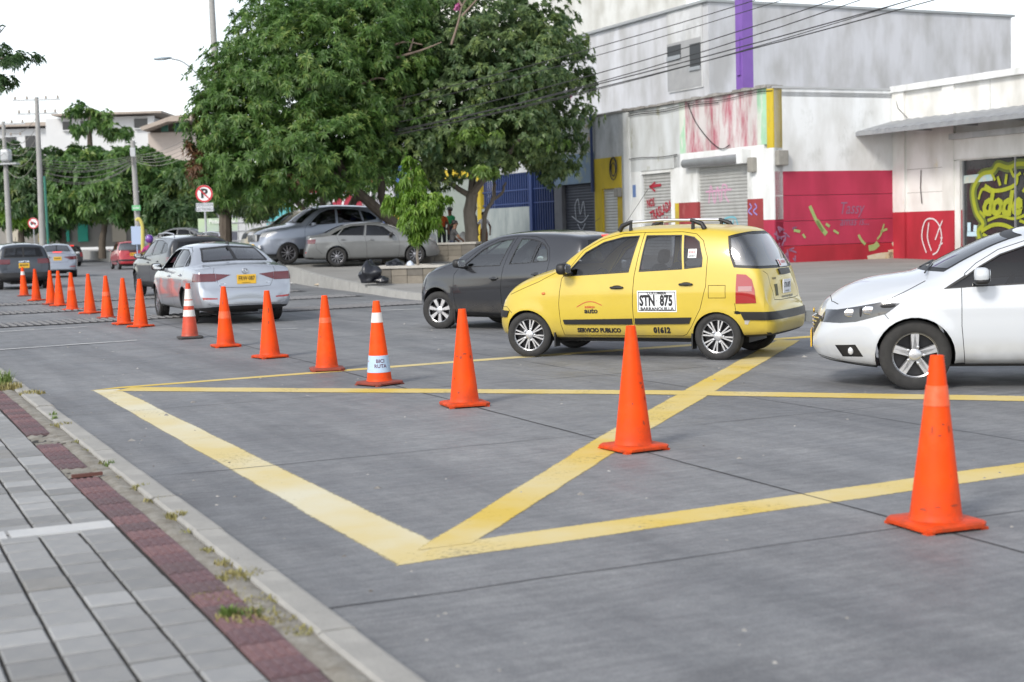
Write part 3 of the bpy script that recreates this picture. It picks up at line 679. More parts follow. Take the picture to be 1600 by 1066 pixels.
def build_car(name, sp, ft, paint, pos, th, label, group=None, kx=1., ky=1., kz=1., n=120, glassm=None, wheel=None, wr=.3, detail=True, steer=0., interior=True, z=0.):
    """one car: root Empty under the rear axle; fwd = (-cos th, sin th)"""
    glassm = glassm or TINT
    S_ = Shell(xf_spec(sp, kx, ky, kz), n)
    P = lambda pl: xf_poly(pl, kx, kz)
    PR = lambda pl: [(y*ky, zz*kz) for y, zz in pl]
    def L(l):
        return None if l is None else (l[0]*kx if abs(l[0]) < 8 else l[0], l[1]*kx if abs(l[1]) < 8 else l[1], l[2]*ky if abs(l[2]) < 8 else l[2], l[3]*ky if abs(l[3]) < 8 else l[3], l[4]*kz if abs(l[4]) < 8 else l[4], l[5]*kz if abs(l[5]) < 8 else l[5])
    root = empty(name, (pos[0], pos[1], z), math.pi-th, label, 'car', group)
    idx = 1; todo = []
    # wheel openings
    sa = xf_spec(sp, kx, ky, kz)['arch']; hw = max(y for x, y in sp['ym'])*ky
    A_ID = 90
    for wx, wz, rr in sa:
        circ = [(wx+rr*math.cos(t), wz+rr*math.sin(t)) for t in np.linspace(-.9, math.pi+.9, 26)]
        S_.region(A_ID, 'side', circ, (-9, 9, hw*.5, 9, -9, 9))
    # windows, doors and other panels
    for i, (poly, di) in enumerate(ft.get('windows', ())):
        gl = poly_offset(P(poly), -.012)
        S_.region(10+i, 'side', gl, (-9, 9, .3, 9, -9, 9)); S_.region(30+i, 'side', P(poly), (-9, 9, .3, 9, -9, 9))
    for nm, view, poly, lim, material, off, frame in ft.get('glass', ()):
        pp = P(poly) if view == 'side' else PR(poly)
        S_.region(40+idx, view, poly_offset(pp, -.03) if frame else pp, L(lim))
        todo.append((40+idx, nm, material or glassm, 'both', off))
        if frame: idx += 1; S_.region(40+idx, view, pp, L(lim)); todo.append((40+idx, nm+'_surround', BLACK, 'both', off))
        idx += 1
    for nm, view, poly, lim, material, off, sides in ft.get('panels', ()):
        pp = P(poly) if view == 'side' else PR(poly)
        S_.region(40+idx, view, pp, L(lim)); todo.append((40+idx, nm, material, sides, off)); idx += 1
    nd = 0
    for i, poly in enumerate(ft.get('doors', ())):
        S_.region(20+i, 'side', P(poly), (-9, 9, .3, 9, -9, 9)); nd += 1
    for poly in ft.get('doors', ()): S_.region(91, 'side', poly_offset(P(poly), .006), (-9, 9, .3, 9, -9, 9))
    for view, line, lim in ft.get('gaps', ()):
        S_.stroke(91, view, P(line) if view == 'side' else ([(x*kx, y*ky) for x, y in line] if view == 'top' else PR(line)), .006, L(lim), over=(0,))
    # underside
    for f in S_.bm.faces:
        if f[S_.lay] == 0 and f.normal.z < -.75 and f.calc_center_median().z < .45*kz: f[S_.lay] = 92
    body = S_.extract(0, 'body', paint, root)
    S_.extract(91, 'panel_gap', GAP, body, off=-.006); S_.extract(92, 'underbody', BLACK, root)
    doors = {}
    for i in range(nd):
        for sd_ in (1, -1): doors[(i, sd_)] = S_.extract(20+i, 'door', ft.get('door_mat', {}).get(i, paint), root, sd_)
    for i, (poly, di) in enumerate(ft.get('windows', ())):
        for sd_ in (1, -1):
            par = doors.get((di, sd_)) or body
            if not (ft.get('open_window') == i and sd_ == 1): S_.extract(10+i, 'window', glassm, par, sd_, off=-.006)
            S_.extract(30+i, 'window_seal', BLACK, par, sd_, off=.002)
    for k, nm, material, sides, off in todo:
        for sd_ in (('both',) if sides == 'both' else (1, -1)): S_.extract(k, nm, material, root, sd_, off)
    # arch liners
    S = set(f for f in S_.bm.faces if f[S_.lay] == A_ID); xm = sum(a[0] for a in sa)/2
    for fr_ in (0, 1):
        for sg in (1, -1):
            vs = []; fs = []
            for f in S:
                if (f.calc_center_median().x > xm) != bool(fr_): continue
                for lp in f.loops:
                    if any(g in S for g in lp.edge.link_faces if g is not f): continue
                    b = len(vs); v1, v2 = lp.vert.co, lp.link_loop_next.vert.co
                    vs += [(v1.x, v1.y*sg, v1.z), (v2.x, v2.y*sg, v2.z), (v2.x, hw*.42*sg, v2.z), (v1.x, hw*.42*sg, v1.z)]; fs.append((b, b+1, b+2, b+3) if sg > 0 else (b+3, b+2, b+1, b))
            if vs:
                o = mesh_obj('wheel_arch', vs, fs, BLACK, root); bm = bmesh.new(); bm.from_mesh(o.data); bmesh.ops.remove_doubles(bm, verts=bm.verts, dist=1e-4); bm.to_mesh(o.data); bm.free()
    xs = [x for x, _, _ in sa]; ub = MB(); ub.box(min(xs)-.25, max(xs)+.25, -hw*.45, hw*.45, .17, .42); ub.build('chassis', BLACK, root)
    # wheels
    for i, (wx, wz, rr) in enumerate(sa):
        for sd_ in (1, -1):
            make_wheel(root, wx, hw-ft.get('wheel_in', .035)-ft.get('ww', .17)/2, wr, ft.get('ww', .17), wr*ft.get('rim', .68), wheel or {}, sd_, steer if i == 0 else 0., 48 if detail else 20)
    # mirrors
    if 'mirror' in ft:
        mx, mz = ft['mirror'][0]*kx, ft['mirror'][1]*kz; mc = ft.get('mirror_mat') or paint
        for sd_ in (1, -1):
            mb = MB(); mb.rbox((mx-.01, (hw+.10)*sd_, mz+.05), (.13, .2, .135), 3.2); mb.rbox((mx-.02, (hw-.01)*sd_, mz-.01), (.10, .16, .05), 3)
            o = mb.build('mirror', mc, root, smooth=True)
            g = MB(); g.rbox((mx-.075, (hw+.10)*sd_, mz+.05), (.008, .165, .105), 4); g.build('mirror_glass', CHROME, o, smooth=True)
            if ft.get('mirror_base'): b2 = MB(); b2.rbox((mx-.012, (hw+.095)*sd_, mz+.0), (.135, .205, .07), 3.); b2.build('mirror_base', BLACK, o, smooth=True)
    # handles
    for hx, hz, di in ft.get('handles', ()):
        for sd_ in (1, -1):
            c = S_.bvh.ray_cast(Vector((hx*kx, 3, hz*kz)), Vector((0, -1, 0)))[0]
            if c is None: continue
            mb = MB(); mb.rbox((c.x, (c.y+.012)*sd_, c.z), (.17, .035, .032), 3); h = mb.build('handle', ft.get('handle_mat') or paint, doors.get((di, sd_)) or root, smooth=True)
            cup = MB(); cup.rbox((c.x, (c.y-.004)*sd_, c.z-.012), (.15, .014, .075), 2.2); cup.build('handle_recess', ft.get('cup_mat') or GAP, doors.get((di, sd_)) or root, smooth=True)
    # cabin
    if interior:
        zc = ft.get('seat_z', .35)*kz
        for nm, cx, ws in (('front_seat', ft.get('seat_x', 1.0)*kx, (-.33, .33)), ('rear_seat', ft.get('seat_x', 1.0)*kx-.85, (-.30, .30))):
            for yy in ws:
                mb = MB(); mb.rbox((cx+.1, yy*ky, zc+.12), (.5, .46, .2), 3.5); mb.M = Matrix.Translation((cx-.14, yy*ky, zc+.45)) @ Matrix.Rotation(R(-14), 4, 'Y'); mb.rbox((0, 0, 0), (.14, .45, .62), 3.5); mb.rbox((-.02, 0, .40), (.1, .25, .17), 3.)
                mb.M = Matrix.Identity(4); mb.build(nm, SEAT, root, smooth=True)
        dx = ft.get('seat_x', 1.0)*kx+.75
        mb = MB(); mb.rbox((dx+.12, 0, zc+.42), (.5, 1.25*ky, .28), 4); mb.build('dashboard', TRIM, root, smooth=True)
        sw = MB(); sw.M = Matrix.Translation((dx-.17, .33*ky, zc+.52)) @ Matrix.Rotation(R(65), 4, 'Y')
        sw.tube([(math.cos(a)*.185, math.sin(a)*.185, 0) for a in np.linspace(0, 2*math.pi, 25)], .016, 8, False); sw.box(-.02, .02, -.18, .18, -.012, .012); sw.box(-.17, 0, -.02, .02, -.012, .012); sw.rbox((0, 0, 0), (.13, .13, .05), 3)
        sw.build('steering_wheel', TRIM, root, smooth=True)
    return root, S_, doors, body

def plate_on(S_, root, y, z, w, h, axis, lines, material, x_dir=-1, off=.012):
    """number plate with its writing"""
    M = (M_TAIL if axis < 0 else M_NOSE)(y, z)
    hit = S_.bvh.ray_cast(Vector((axis*6, abs(y)+.01, z)), Vector((-axis, 0, 0)))[0]; x = hit.x+axis*off
    mb = MB(); mb.box(x-.006, x+.006, y-w/2, y+w/2, z-h/2, z+h/2); p = mb.build('number_plate', material, root, bevel=.004)
    for t, size, dz, sx in lines:
        me = text_mesh(t, size, .0, size*.012, sx) if not t.startswith('~') else smudge_mesh(w*.8, size*.75, 6, int(t[1:]))
        for v in me.vertices: q = M @ v.co; v.co = (x+axis*.0085, q.y, q.z+dz)
        put_mesh('plate_writing', me, INK, p)
    return p
TAXI = dict(
 zt=[(-.665,.47),(-.65,.58),(-.625,.635),(-.60,.655),(-.588,.75),(-.575,.90),(-.555,1.0),(-.50,1.12),(-.40,1.29),(-.31,1.42),(-.24,1.465),(0,1.505),(.4,1.528),(.85,1.53),(1.2,1.51),(1.45,1.46),(1.75,1.315),(2.0,1.14),(2.12,1.062),(2.25,1.03),(2.45,.965),(2.62,.885),(2.72,.81),(2.79,.70),(2.83,.57),(2.855,.47)],
 zp=[(-.665,.45),(-.63,.54),(-.59,.61),(-.55,.69),(-.525,.85),(-.47,1.02),(-.36,1.22),(-.25,1.37),(-.15,1.42),(.1,1.455),(.5,1.475),(.9,1.475),(1.2,1.455),(1.42,1.40),(1.64,1.29),(1.84,1.15),(2.0,1.02),(2.15,.985),(2.4,.92),(2.6,.83),(2.72,.72),(2.79,.58),(2.83,.48),(2.855,.44)],
 yp=[(-.665,.40),(-.63,.56),(-.58,.615),(-.5,.615),(-.35,.58),(-.2,.555),(.2,.55),(.9,.555),(1.3,.56),(1.6,.59),(1.9,.63),(2.05,.64),(2.3,.61),(2.5,.57),(2.7,.50),(2.8,.42),(2.855,.34)],
 yb=[(-.665,.42),(-.63,.58),(-.56,.66),(-.4,.69),(0,.715),(.8,.725),(1.6,.72),(2.0,.71),(2.3,.70),(2.55,.66),(2.7,.60),(2.8,.5),(2.855,.38)],
 ym=[(-.665,.44),(-.63,.61),(-.56,.69),(-.4,.72),(0,.745),(1,.75),(2,.745),(2.4,.735),(2.6,.69),(2.72,.62),(2.8,.53),(2.855,.40)],
 zb=[(-.665,.44),(-.6,.56),(-.52,.80),(-.45,.95),(-.2,1.02),(.1,1.03),(.9,.985),(1.9,.935),(2.1,.93),(2.4,.87),(2.6,.78),(2.75,.63),(2.855,.42)],
 zs=[(-.665,.36),(-.64,.30),(-.55,.26),(-.3,.24),(.3,.20),(2,.20),(2.6,.22),(2.8,.25),(2.855,.34)],
 arch=[(2.36,.25,.315),(0,.25,.295)], crease=[(.77,.006,.05)])
TAXI_FT = dict(
 windows=[([(1.88,.955),(1.05,.995),(.95,1.415),(1.16,1.405),(1.40,1.35),(1.62,1.235)],0),
          ([(.925,1.0),(.87,1.415),(.44,1.41),(.40,1.045),(.40,1.022)],1),([(.375,1.025),(.415,1.41),(.29,1.385),(.22,1.33),(.165,1.15),(.165,1.045)],1)],
 doors=[[(1.90,.93),(1.93,.64),(1.92,.41),(1.89,.27),(.994,.27),(1.003,.64),(.985,.95),(.90,1.445),(1.17,1.437),(1.42,1.378),(1.65,1.255)],
        [(.988,.27),(.996,.64),(.978,.95),(.893,1.445),(.44,1.442),(.27,1.415),(.18,1.34),(.11,1.15),(.12,.83),(.19,.58),(.30,.38),(.37,.29),(.42,.27)]],
 glass=[('windscreen','rear',[(0,1.46),(.49,1.405),(.60,1.075),(0,1.085)],(1.25,2.3,-9,9,1.06,9),None,-.003,True),
        ('rear_window','side',[(-.10,1.385),(-.14,1.18),(-.20,1.035),(-.62,1.005),(-.66,1.2),(-.62,1.42),(-.275,1.432)],(-9,-.09,-9,9,.98,9),SKYGLASS,-.003,True)],
 panels=[('tail_light','side',[(-.235,.962),(-.34,.955),(-.405,.90),(-.44,.78),(-.455,.64),(-.225,.635)],(-9,-.2,.4,9,-9,9),REDL,.006,2),
         ('tailgate_handle','rear',[(0,1.0),(.2,.998),(.19,.935),(0,.93)],(-9,-.4,-9,9,-9,9),BLACK,.02,'both'),
         ('bumper_strip','side',[(-.27,.545),(-.31,.455),(-.75,.45),(-.75,.54)],(-9,-.2,-9,9,-9,9),BLACK,.014,'both'),
         ('bumper_strip','side',[(2.9,.56),(2.9,.475),(2.655,.475),(2.615,.553)],(2.5,9,-9,9,-9,9),BLACK,.014,'both'),
         ('headlight','side',[(2.685,.795),(2.88,.72),(2.88,.615),(2.735,.605)],(2.5,9,.3,9,-9,9),WHITEL,.002,2),
         ('door_moulding','side',[(1.885,.452),(1.87,.40),(1.012,.402),(1.012,.468)],(-9,9,.4,9,-9,9),BLACK,.016,2),
         ('door_moulding','side',[(.978,.402),(.978,.47),(.295,.482),(.325,.412)],(-9,9,.4,9,-9,9),BLACK,.016,2)],
 gaps=[('side',[(2.80,.60),(2.66,.60),(2.575,.53)],(2.4,9,.4,9,-9,9)),('side',[(-.215,.635),(-.225,.53)],(-9,0,.4,9,-9,9)),
       ('side',[(.085,.84),(.085,.70),(-.11,.70),(-.11,.84),(.085,.84)],(-9,9,.4,9,-9,9)),
       ('rear',[(.57,.99),(.49,.95),(.47,.665),(.3,.655),(0,.655)],(-9,-.4,-9,9,-9,9)),
       ('side',[(1.98,1.01),(2.2,.90),(2.6,.75)],(1.9,9,.4,9,-9,9))],
 handles=[(1.19,.825,0),(.35,.855,1)], handle_mat=BLACK, mirror_mat=BLACK, mirror=(1.83,1.0), seat_x=1.02, wheel_in=.03, ww=.165, rim=.715, seat_z=.33)

MICRA = dict(
 zt=[(-.62,.45),(-.60,.60),(-.585,.75),(-.575,.95),(-.555,1.05),(-.50,1.22),(-.45,1.37),(-.42,1.405),(-.25,1.435),(.2,1.49),(.7,1.51),(1.1,1.495),(1.4,1.45),(1.7,1.34),(1.95,1.21),(2.15,1.105),(2.25,1.07),(2.5,1.01),(2.78,.91),(2.92,.80),(3.0,.68),(3.05,.55),(3.075,.45)],
 zp=[(-.62,.43),(-.58,.62),(-.55,.85),(-.52,1.02),(-.44,1.22),(-.37,1.35),(-.25,1.395),(.1,1.43),(.5,1.445),(.9,1.45),(1.15,1.435),(1.4,1.39),(1.65,1.295),(1.9,1.17),(2.1,1.06),(2.3,1.01),(2.55,.95),(2.8,.83),(2.93,.69),(3.02,.52),(3.075,.43)],
 yp=[(-.62,.42),(-.58,.60),(-.5,.64),(-.35,.60),(0,.58),(.9,.585),(1.3,.60),(1.7,.65),(2.1,.70),(2.4,.69),(2.7,.62),(2.9,.5),(3.02,.38),(3.075,.3)],
 yb=[(-.62,.45),(-.57,.66),(-.45,.74),(-.1,.79),(.8,.805),(1.7,.80),(2.2,.79),(2.6,.76),(2.8,.68),(2.93,.58),(3.02,.45),(3.075,.33)],
 ym=[(-.62,.48),(-.57,.70),(-.45,.78),(-.1,.82),(.8,.832),(1.8,.832),(2.4,.825),(2.7,.77),(2.86,.68),(2.96,.56),(3.03,.45),(3.075,.34)],
 zb=[(-.62,.42),(-.55,.80),(-.45,.97),(0,1.04),(1.0,.965),(1.9,.92),(2.3,.93),(2.6,.86),(2.8,.76),(2.95,.58),(3.075,.40)],
 zs=[(-.62,.34),(-.58,.28),(-.3,.25),(.3,.21),(1.9,.21),(2.6,.21),(2.95,.22),(3.04,.28),(3.075,.34)],
 arch=[(2.40,.31,.35),(0,.31,.34)], crease=[(.84,.008,.05)])
MICRA_FT = dict(
 windows=[([(1.80,.965),(1.79,1.02),(1.48,1.24),(1.18,1.36),(.90,1.39),(1.06,.985)],0),([(.88,1.005),(.745,1.392),(.51,1.375),(.37,1.345),(.44,1.025)],1),([(.415,1.028),(.345,1.335),(.25,1.29),(.17,1.21),(.125,1.09),(.13,1.05)],1)],
 doors=[[(2.0,.86),(2.02,.6),(1.98,.27),(1.035,.25),(1.03,.65),(.99,.96),(.845,1.425),(1.18,1.40),(1.49,1.28),(1.82,1.06)],
        [(1.028,.25),(1.023,.65),(.983,.96),(.838,1.425),(.5,1.412),(.3,1.36),(.15,1.24),(.09,1.08),(.11,.95),(.2,.72),(.36,.52),(.42,.25)]],
 glass=[('windscreen','rear',[(0,1.45),(.54,1.385),(.66,1.10),(0,1.12)],(1.2,2.3,-9,9,1.09,9),CLEAR,-.003,True),
        ('rear_window','rear',[(0,1.37),(.50,1.34),(.60,1.08),(.56,1.04),(0,1.02)],(-9,-.25,-9,9,1.0,9),None,-.003,True)],
 panels=[('brake_lamp','rear',[(0,1.41),(.16,1.405),(.155,1.375),(0,1.38)],(-9,-.2,-9,9,1.3,9),BRAKE,.01,'both'),
         ('tail_light','side',[(-.30,.95),(-.62,.93),(-.66,.66),(-.33,.66)],(-9,-.25,.5,9,-9,9),REDL,.006,2),
         ('headlight','side',[(2.62,.90),(2.95,.80),(3.1,.66),(3.0,.60),(2.85,.66)],(2.4,9,.35,9,-9,9),WHITEL,.004,2),
         ('sill_moulding','side',[(2.02,.29),(2.02,.20),(.34,.19),(.34,.265)],(-9,9,.4,9,-9,9),BLACK,.012,2)],
 gaps=[('side',[(2.1,1.02),(2.3,.95),(2.6,.87)],(1.9,9,.4,9,-9,9)),('side',[(2.95,.58),(2.75,.56)],(2.4,9,.4,9,-9,9))],
 handles=[(1.16,.80,0),(.32,.86,1)], mirror_mat=BLACK, mirror=(1.80,.98), seat_x=1.05, ww=.17, rim=.66, seat_z=.33)

ONIX = dict(
 zt=[(-.56,.45),(-.54,.62),(-.52,.85),(-.49,1.02),(-.42,1.20),(-.33,1.36),(-.25,1.40),(.2,1.445),(.7,1.465),(1.2,1.45),(1.5,1.42),(1.75,1.36),(2.05,1.235),(2.35,1.09),(2.5,1.035),(2.62,1.02),(2.85,.985),(3.05,.92),(3.2,.83),(3.29,.75),(3.335,.67),(3.365,.56),(3.375,.48)],
 zp=[(-.56,.43),(-.51,.70),(-.46,.98),(-.36,1.2),(-.27,1.34),(-.1,1.375),(.3,1.395),(.8,1.40),(1.2,1.385),(1.5,1.34),(1.75,1.26),(2.0,1.14),(2.25,1.015),(2.4,.965),(2.7,.905),(2.95,.83),(3.14,.74),(3.25,.66),(3.33,.54),(3.375,.45)],
 yp=[(-.56,.42),(-.5,.60),(-.4,.62),(-.2,.58),(.3,.57),(1.0,.58),(1.4,.60),(1.8,.65),(2.2,.70),(2.5,.70),(2.8,.66),(3.05,.60),(3.2,.54),(3.3,.45),(3.375,.36)],
 yb=[(-.56,.45),(-.5,.66),(-.4,.74),(0,.80),(.8,.825),(1.8,.82),(2.3,.815),(2.7,.80),(2.95,.74),(3.12,.66),(3.24,.57),(3.32,.48),(3.375,.38)],
 ym=[(-.56,.48),(-.5,.70),(-.38,.79),(0,.835),(.8,.85),(2.0,.85),(2.6,.845),(2.8,.82),(2.98,.755),(3.14,.67),(3.26,.58),(3.33,.49),(3.375,.40)],
 zb=[(-.56,.42),(-.47,.85),(-.4,.98),(0,.99),(1.0,.945),(1.9,.91),(2.3,.90),(2.6,.86),(2.9,.78),(3.1,.70),(3.25,.61),(3.375,.43)],
 zs=[(-.56,.34),(-.5,.28),(0,.23),(.4,.20),(2.0,.20),(2.75,.175),(3.1,.21),(3.3,.26),(3.375,.34)],
 arch=[(2.475,.305,.345),(0,.305,.34)], crease=[(.74,.010,.045)], flare=.022)
ONIX_FT = dict(
 windows=[([(2.20,.90),(2.05,1.0),(1.93,1.085),(1.75,1.19),(1.45,1.29),(1.05,1.335),(.98,.945),(1.55,.925)],0),([(.90,.95),(.97,1.335),(.55,1.33),(.15,1.27),(-.05,1.14),(.1,.99)],1)],
 doors=[[(2.045,1.025),(2.075,.91),(2.075,.57),(2.045,.215),(1.0,.215),(.985,.6),(.94,.95),(1.0,1.37),(1.45,1.325),(1.76,1.225),(1.95,1.11)],
        [(.992,.215),(.977,.6),(.932,.95),(.992,1.37),(.55,1.365),(.13,1.305),(-.1,1.14),(.05,.96),(.15,.7),(.33,.45),(.4,.215)]],
 glass=[('windscreen','rear',[(0,1.42),(.55,1.35),(.66,1.04),(0,1.06)],(1.55,2.6,-9,9,1.0,9),SKYGLASS,-.003,True),
        ('rear_window','rear',[(0,1.35),(.50,1.32),(.58,1.05),(0,1.02)],(-9,-.2,-9,9,1.0,9),None,-.003,True)],
 panels=[('headlight','side',[(3.36,.70),(3.14,.715),(2.77,.785),(2.60,.775),(2.72,.685),(2.98,.612),(3.12,.598),(3.36,.60)],(2.5,9,.42,9,-9,9),DARKLENS,.004,2),
         ('grille','rear',[(0,.66),(.40,.645),(.43,.60),(.36,.49),(0,.485)],(3.0,9,-9,9,.4,.7),BLACK,.003,'both'),
         ('lower_grille','rear',[(0,.37),(.38,.365),(.44,.27),(0,.265)],(3.0,9,-9,9,.2,.42),BLACK,-.01,'both'),
         ('fog_lamp_bezel','side',[(3.17,.395),(2.99,.405),(2.92,.295),(3.10,.29)],(2.7,9,.5,9,-9,9),BLACK,-.012,2),
         ('tail_light','side',[(-.22,.96),(-.56,.93),(-.6,.70),(-.3,.70)],(-9,-.15,.5,9,-9,9),REDL,.006,2),
         ('window_corner','side',[(2.23,.895),(2.04,1.015),(2.04,.905)],(-9,9,.4,9,-9,9),BLACK,.004,2)],
 gaps=[('side',[(2.38,.965),(2.55,.88),(2.72,.80)],(2.2,9,.4,9,-9,9)),('side',[(2.74,.69),(2.70,.64)],(2.4,9,.5,9,-9,9)),('top',[(3.22,0),(3.2,.35),(3.14,.53)],(2.8,9,-9,9,.6,9)),
       ('side',[(3.34,.30),(3.1,.245),(2.80,.215)],(2.7,9,.3,9,-9,9))],
 handles=[(1.15,.80,0),(.3,.83,1)], mirror=(1.93,.965), seat_x=1.1, ww=.185, rim=.655, seat_z=.3, mirror_base=True)

JETTA = dict(
 zt=[(-1.10,.42),(-1.095,.55),(-1.075,.62),(-1.04,.66),(-1.02,.80),(-1.00,.93),(-.985,1.015),(-.96,1.045),(-.85,1.05),(-.6,1.075),(-.46,1.105),(-.2,1.22),(.1,1.335),(.38,1.41),(.8,1.45),(1.15,1.458),(1.5,1.44),(1.85,1.36),(2.2,1.22),(2.55,1.06),(2.7,1.02),(3.1,.95),(3.35,.86),(3.48,.76),(3.55,.64),(3.59,.52),(3.605,.45)],
 zp=[(-1.10,.40),(-1.06,.58),(-1.0,.70),(-.97,.88),(-.93,.985),(-.8,1.01),(-.6,1.03),(-.42,1.055),(-.15,1.17),(.12,1.28),(.4,1.35),(.8,1.39),(1.15,1.395),(1.5,1.37),(1.8,1.30),(2.1,1.18),(2.4,1.03),(2.6,.97),(3.0,.90),(3.3,.78),(3.45,.66),(3.55,.52),(3.605,.42)],
 yp=[(-1.10,.45),(-1.05,.66),(-.97,.72),(-.85,.72),(-.6,.70),(-.42,.675),(-.1,.64),(.4,.60),(1.1,.60),(1.6,.63),(2.1,.69),(2.5,.73),(2.9,.71),(3.2,.64),(3.4,.54),(3.55,.42),(3.605,.34)],
 yb=[(-1.10,.48),(-1.05,.70),(-.98,.79),(-.8,.83),(-.3,.855),(.6,.87),(1.8,.87),(2.5,.86),(3.0,.82),(3.25,.74),(3.42,.62),(3.55,.48),(3.605,.38)],
 ym=[(-1.10,.52),(-1.06,.72),(-.98,.82),(-.8,.865),(-.3,.89),(.6,.90),(2.0,.90),(2.7,.89),(3.1,.83),(3.3,.74),(3.45,.62),(3.56,.49),(3.605,.40)],
 zb=[(-1.10,.40),(-1.02,.66),(-.95,.93),(-.8,.97),(-.3,1.0),(.4,1.005),(1.3,.965),(2.3,.93),(2.7,.90),(3.2,.78),(3.45,.62),(3.605,.40)],
 zs=[(-1.10,.33),(-1.04,.27),(-.8,.235),(-.3,.22),(.4,.20),(2.2,.20),(3.2,.20),(3.5,.25),(3.605,.34)],
 arch=[(2.69,.315,.36),(0,.315,.36)], crease=[(.80,.012,.045)], zmid=.48)
JETTA_FT = dict(
 windows=[([(2.02,.965),(1.0,.99),(1.05,1.34),(1.35,1.335),(1.62,1.28)],0),([(.93,.995),(.99,1.34),(.55,1.33),(.27,1.26),(.05,1.02)],1),([(.0,1.025),(.22,1.245),(.02,1.165),(-.17,1.055),(-.19,1.035)],2)],
 doors=[[(2.12,.90),(2.15,.6),(2.1,.26),(1.02,.26),(1.02,.7),(.965,.98),(1.01,1.372),(1.37,1.365),(1.66,1.31),(2.06,1.0)],
        [(1.013,.26),(1.013,.7),(.958,.98),(1.003,1.372),(.53,1.362),(.25,1.29),(-.02,1.03),(.08,.8),(.25,.62),(.42,.48),(.46,.26)]],
 glass=[('windscreen','rear',[(0,1.42),(.56,1.36),(.68,1.04),(0,1.06)],(1.5,2.75,-9,9,1.02,9),None,-.003,True),
        ('rear_window','rear',[(0,1.385),(.50,1.35),(.60,1.12),(.585,1.095),(0,1.115)],(-.5,.5,-9,9,1.08,9),SKYGLASS,-.003,True)],
 panels=[('tail_light','side',[(-.70,.91),(-1.2,.90),(-1.2,.765),(-.74,.765)],(-9,-.65,.52,9,.7,.95),REDD,.006,2),
         ('tail_light_tip','rear',[(.515,.90),(.25,.875),(.50,.775),(.515,.775)],(-9,-.8,.2,.52,.7,.95),REDD,.006,2),
         ('reflector','rear',[(.78,.495),(.52,.475),(.52,.455),(.76,.455)],(-9,-.8,-9,9,-9,9),REDL,.004,2),
         ('bumper_valance','rear',[(0,.335),(.60,.325),(.95,.29),(.95,.1),(0,.1)],(-9,-.8,-9,9,-9,9),BLACK,.003,'both'),
         ('chrome_strip','rear',[(0,.36),(.64,.35),(.70,.385),(.68,.39),(.62,.362),(0,.372)],(-9,-.8,-9,9,-9,9),CHROME,.006,'both')],
 gaps=[('rear',[(.53,1.0),(.555,.90),(.50,.77),(.44,.66),(0,.645)],(-9,-.7,-9,9,-9,9)),('side',[(-.70,.765),(-.70,.60),(-.50,.42)],(-9,-.3,.5,9,-9,9)),('top',[(-.45,.60),(-.93,.585)],(-9,-.4,-9,9,.9,9))],
 handles=[(1.2,.84,0),(.22,.87,1)], mirror=(1.87,.96), mirror_mat=BLACK, seat_x=1.1, ww=.2, rim=.68, open_window=0, seat_z=.32)

SUV = dict(
 zt=[(-.90,.50),(-.885,.66),(-.86,.72),(-.84,.85),(-.82,1.05),(-.76,1.20),(-.66,1.45),(-.60,1.555),(-.40,1.60),(.2,1.64),(.8,1.655),(1.3,1.63),(1.6,1.56),(1.95,1.38),(2.25,1.20),(2.4,1.14),(2.7,1.09),(3.1,1.02),(3.35,.93),(3.48,.80),(3.55,.62),(3.575,.5)],
 zp=[(-.90,.48),(-.85,.66),(-.81,.85),(-.77,1.05),(-.68,1.27),(-.58,1.48),(-.42,1.53),(.2,1.57),(.8,1.585),(1.3,1.55),(1.6,1.46),(1.9,1.30),(2.2,1.12),(2.5,1.06),(2.9,1.0),(3.2,.93),(3.4,.80),(3.52,.60),(3.575,.47)],
 yp=[(-.90,.48),(-.85,.70),(-.76,.74),(-.6,.69),(-.3,.65),(.5,.65),(1.3,.65),(1.8,.70),(2.3,.77),(2.8,.76),(3.15,.70),(3.4,.58),(3.53,.45),(3.575,.36)],
 yb=[(-.90,.52),(-.85,.76),(-.76,.83),(-.5,.865),(.5,.885),(2.0,.885),(2.7,.87),(3.1,.82),(3.35,.70),(3.5,.54),(3.575,.42)],
 ym=[(-.90,.55),(-.85,.78),(-.76,.86),(-.5,.90),(.5,.92),(2.2,.92),(2.8,.90),(3.15,.84),(3.38,.70),(3.52,.54),(3.575,.44)],
 zb=[(-.90,.46),(-.8,.90),(-.72,1.06),(-.3,1.12),(.6,1.09),(1.9,1.04),(2.4,1.02),(2.9,.95),(3.2,.88),(3.42,.72),(3.575,.45)],
 zs=[(-.90,.40),(-.85,.33),(-.5,.28),(.5,.25),(2.5,.25),(3.2,.26),(3.5,.31),(3.575,.40)],
 arch=[(2.68,.345,.40),(0,.345,.40)], crease=[(.88,.012,.05)], flare=.02)
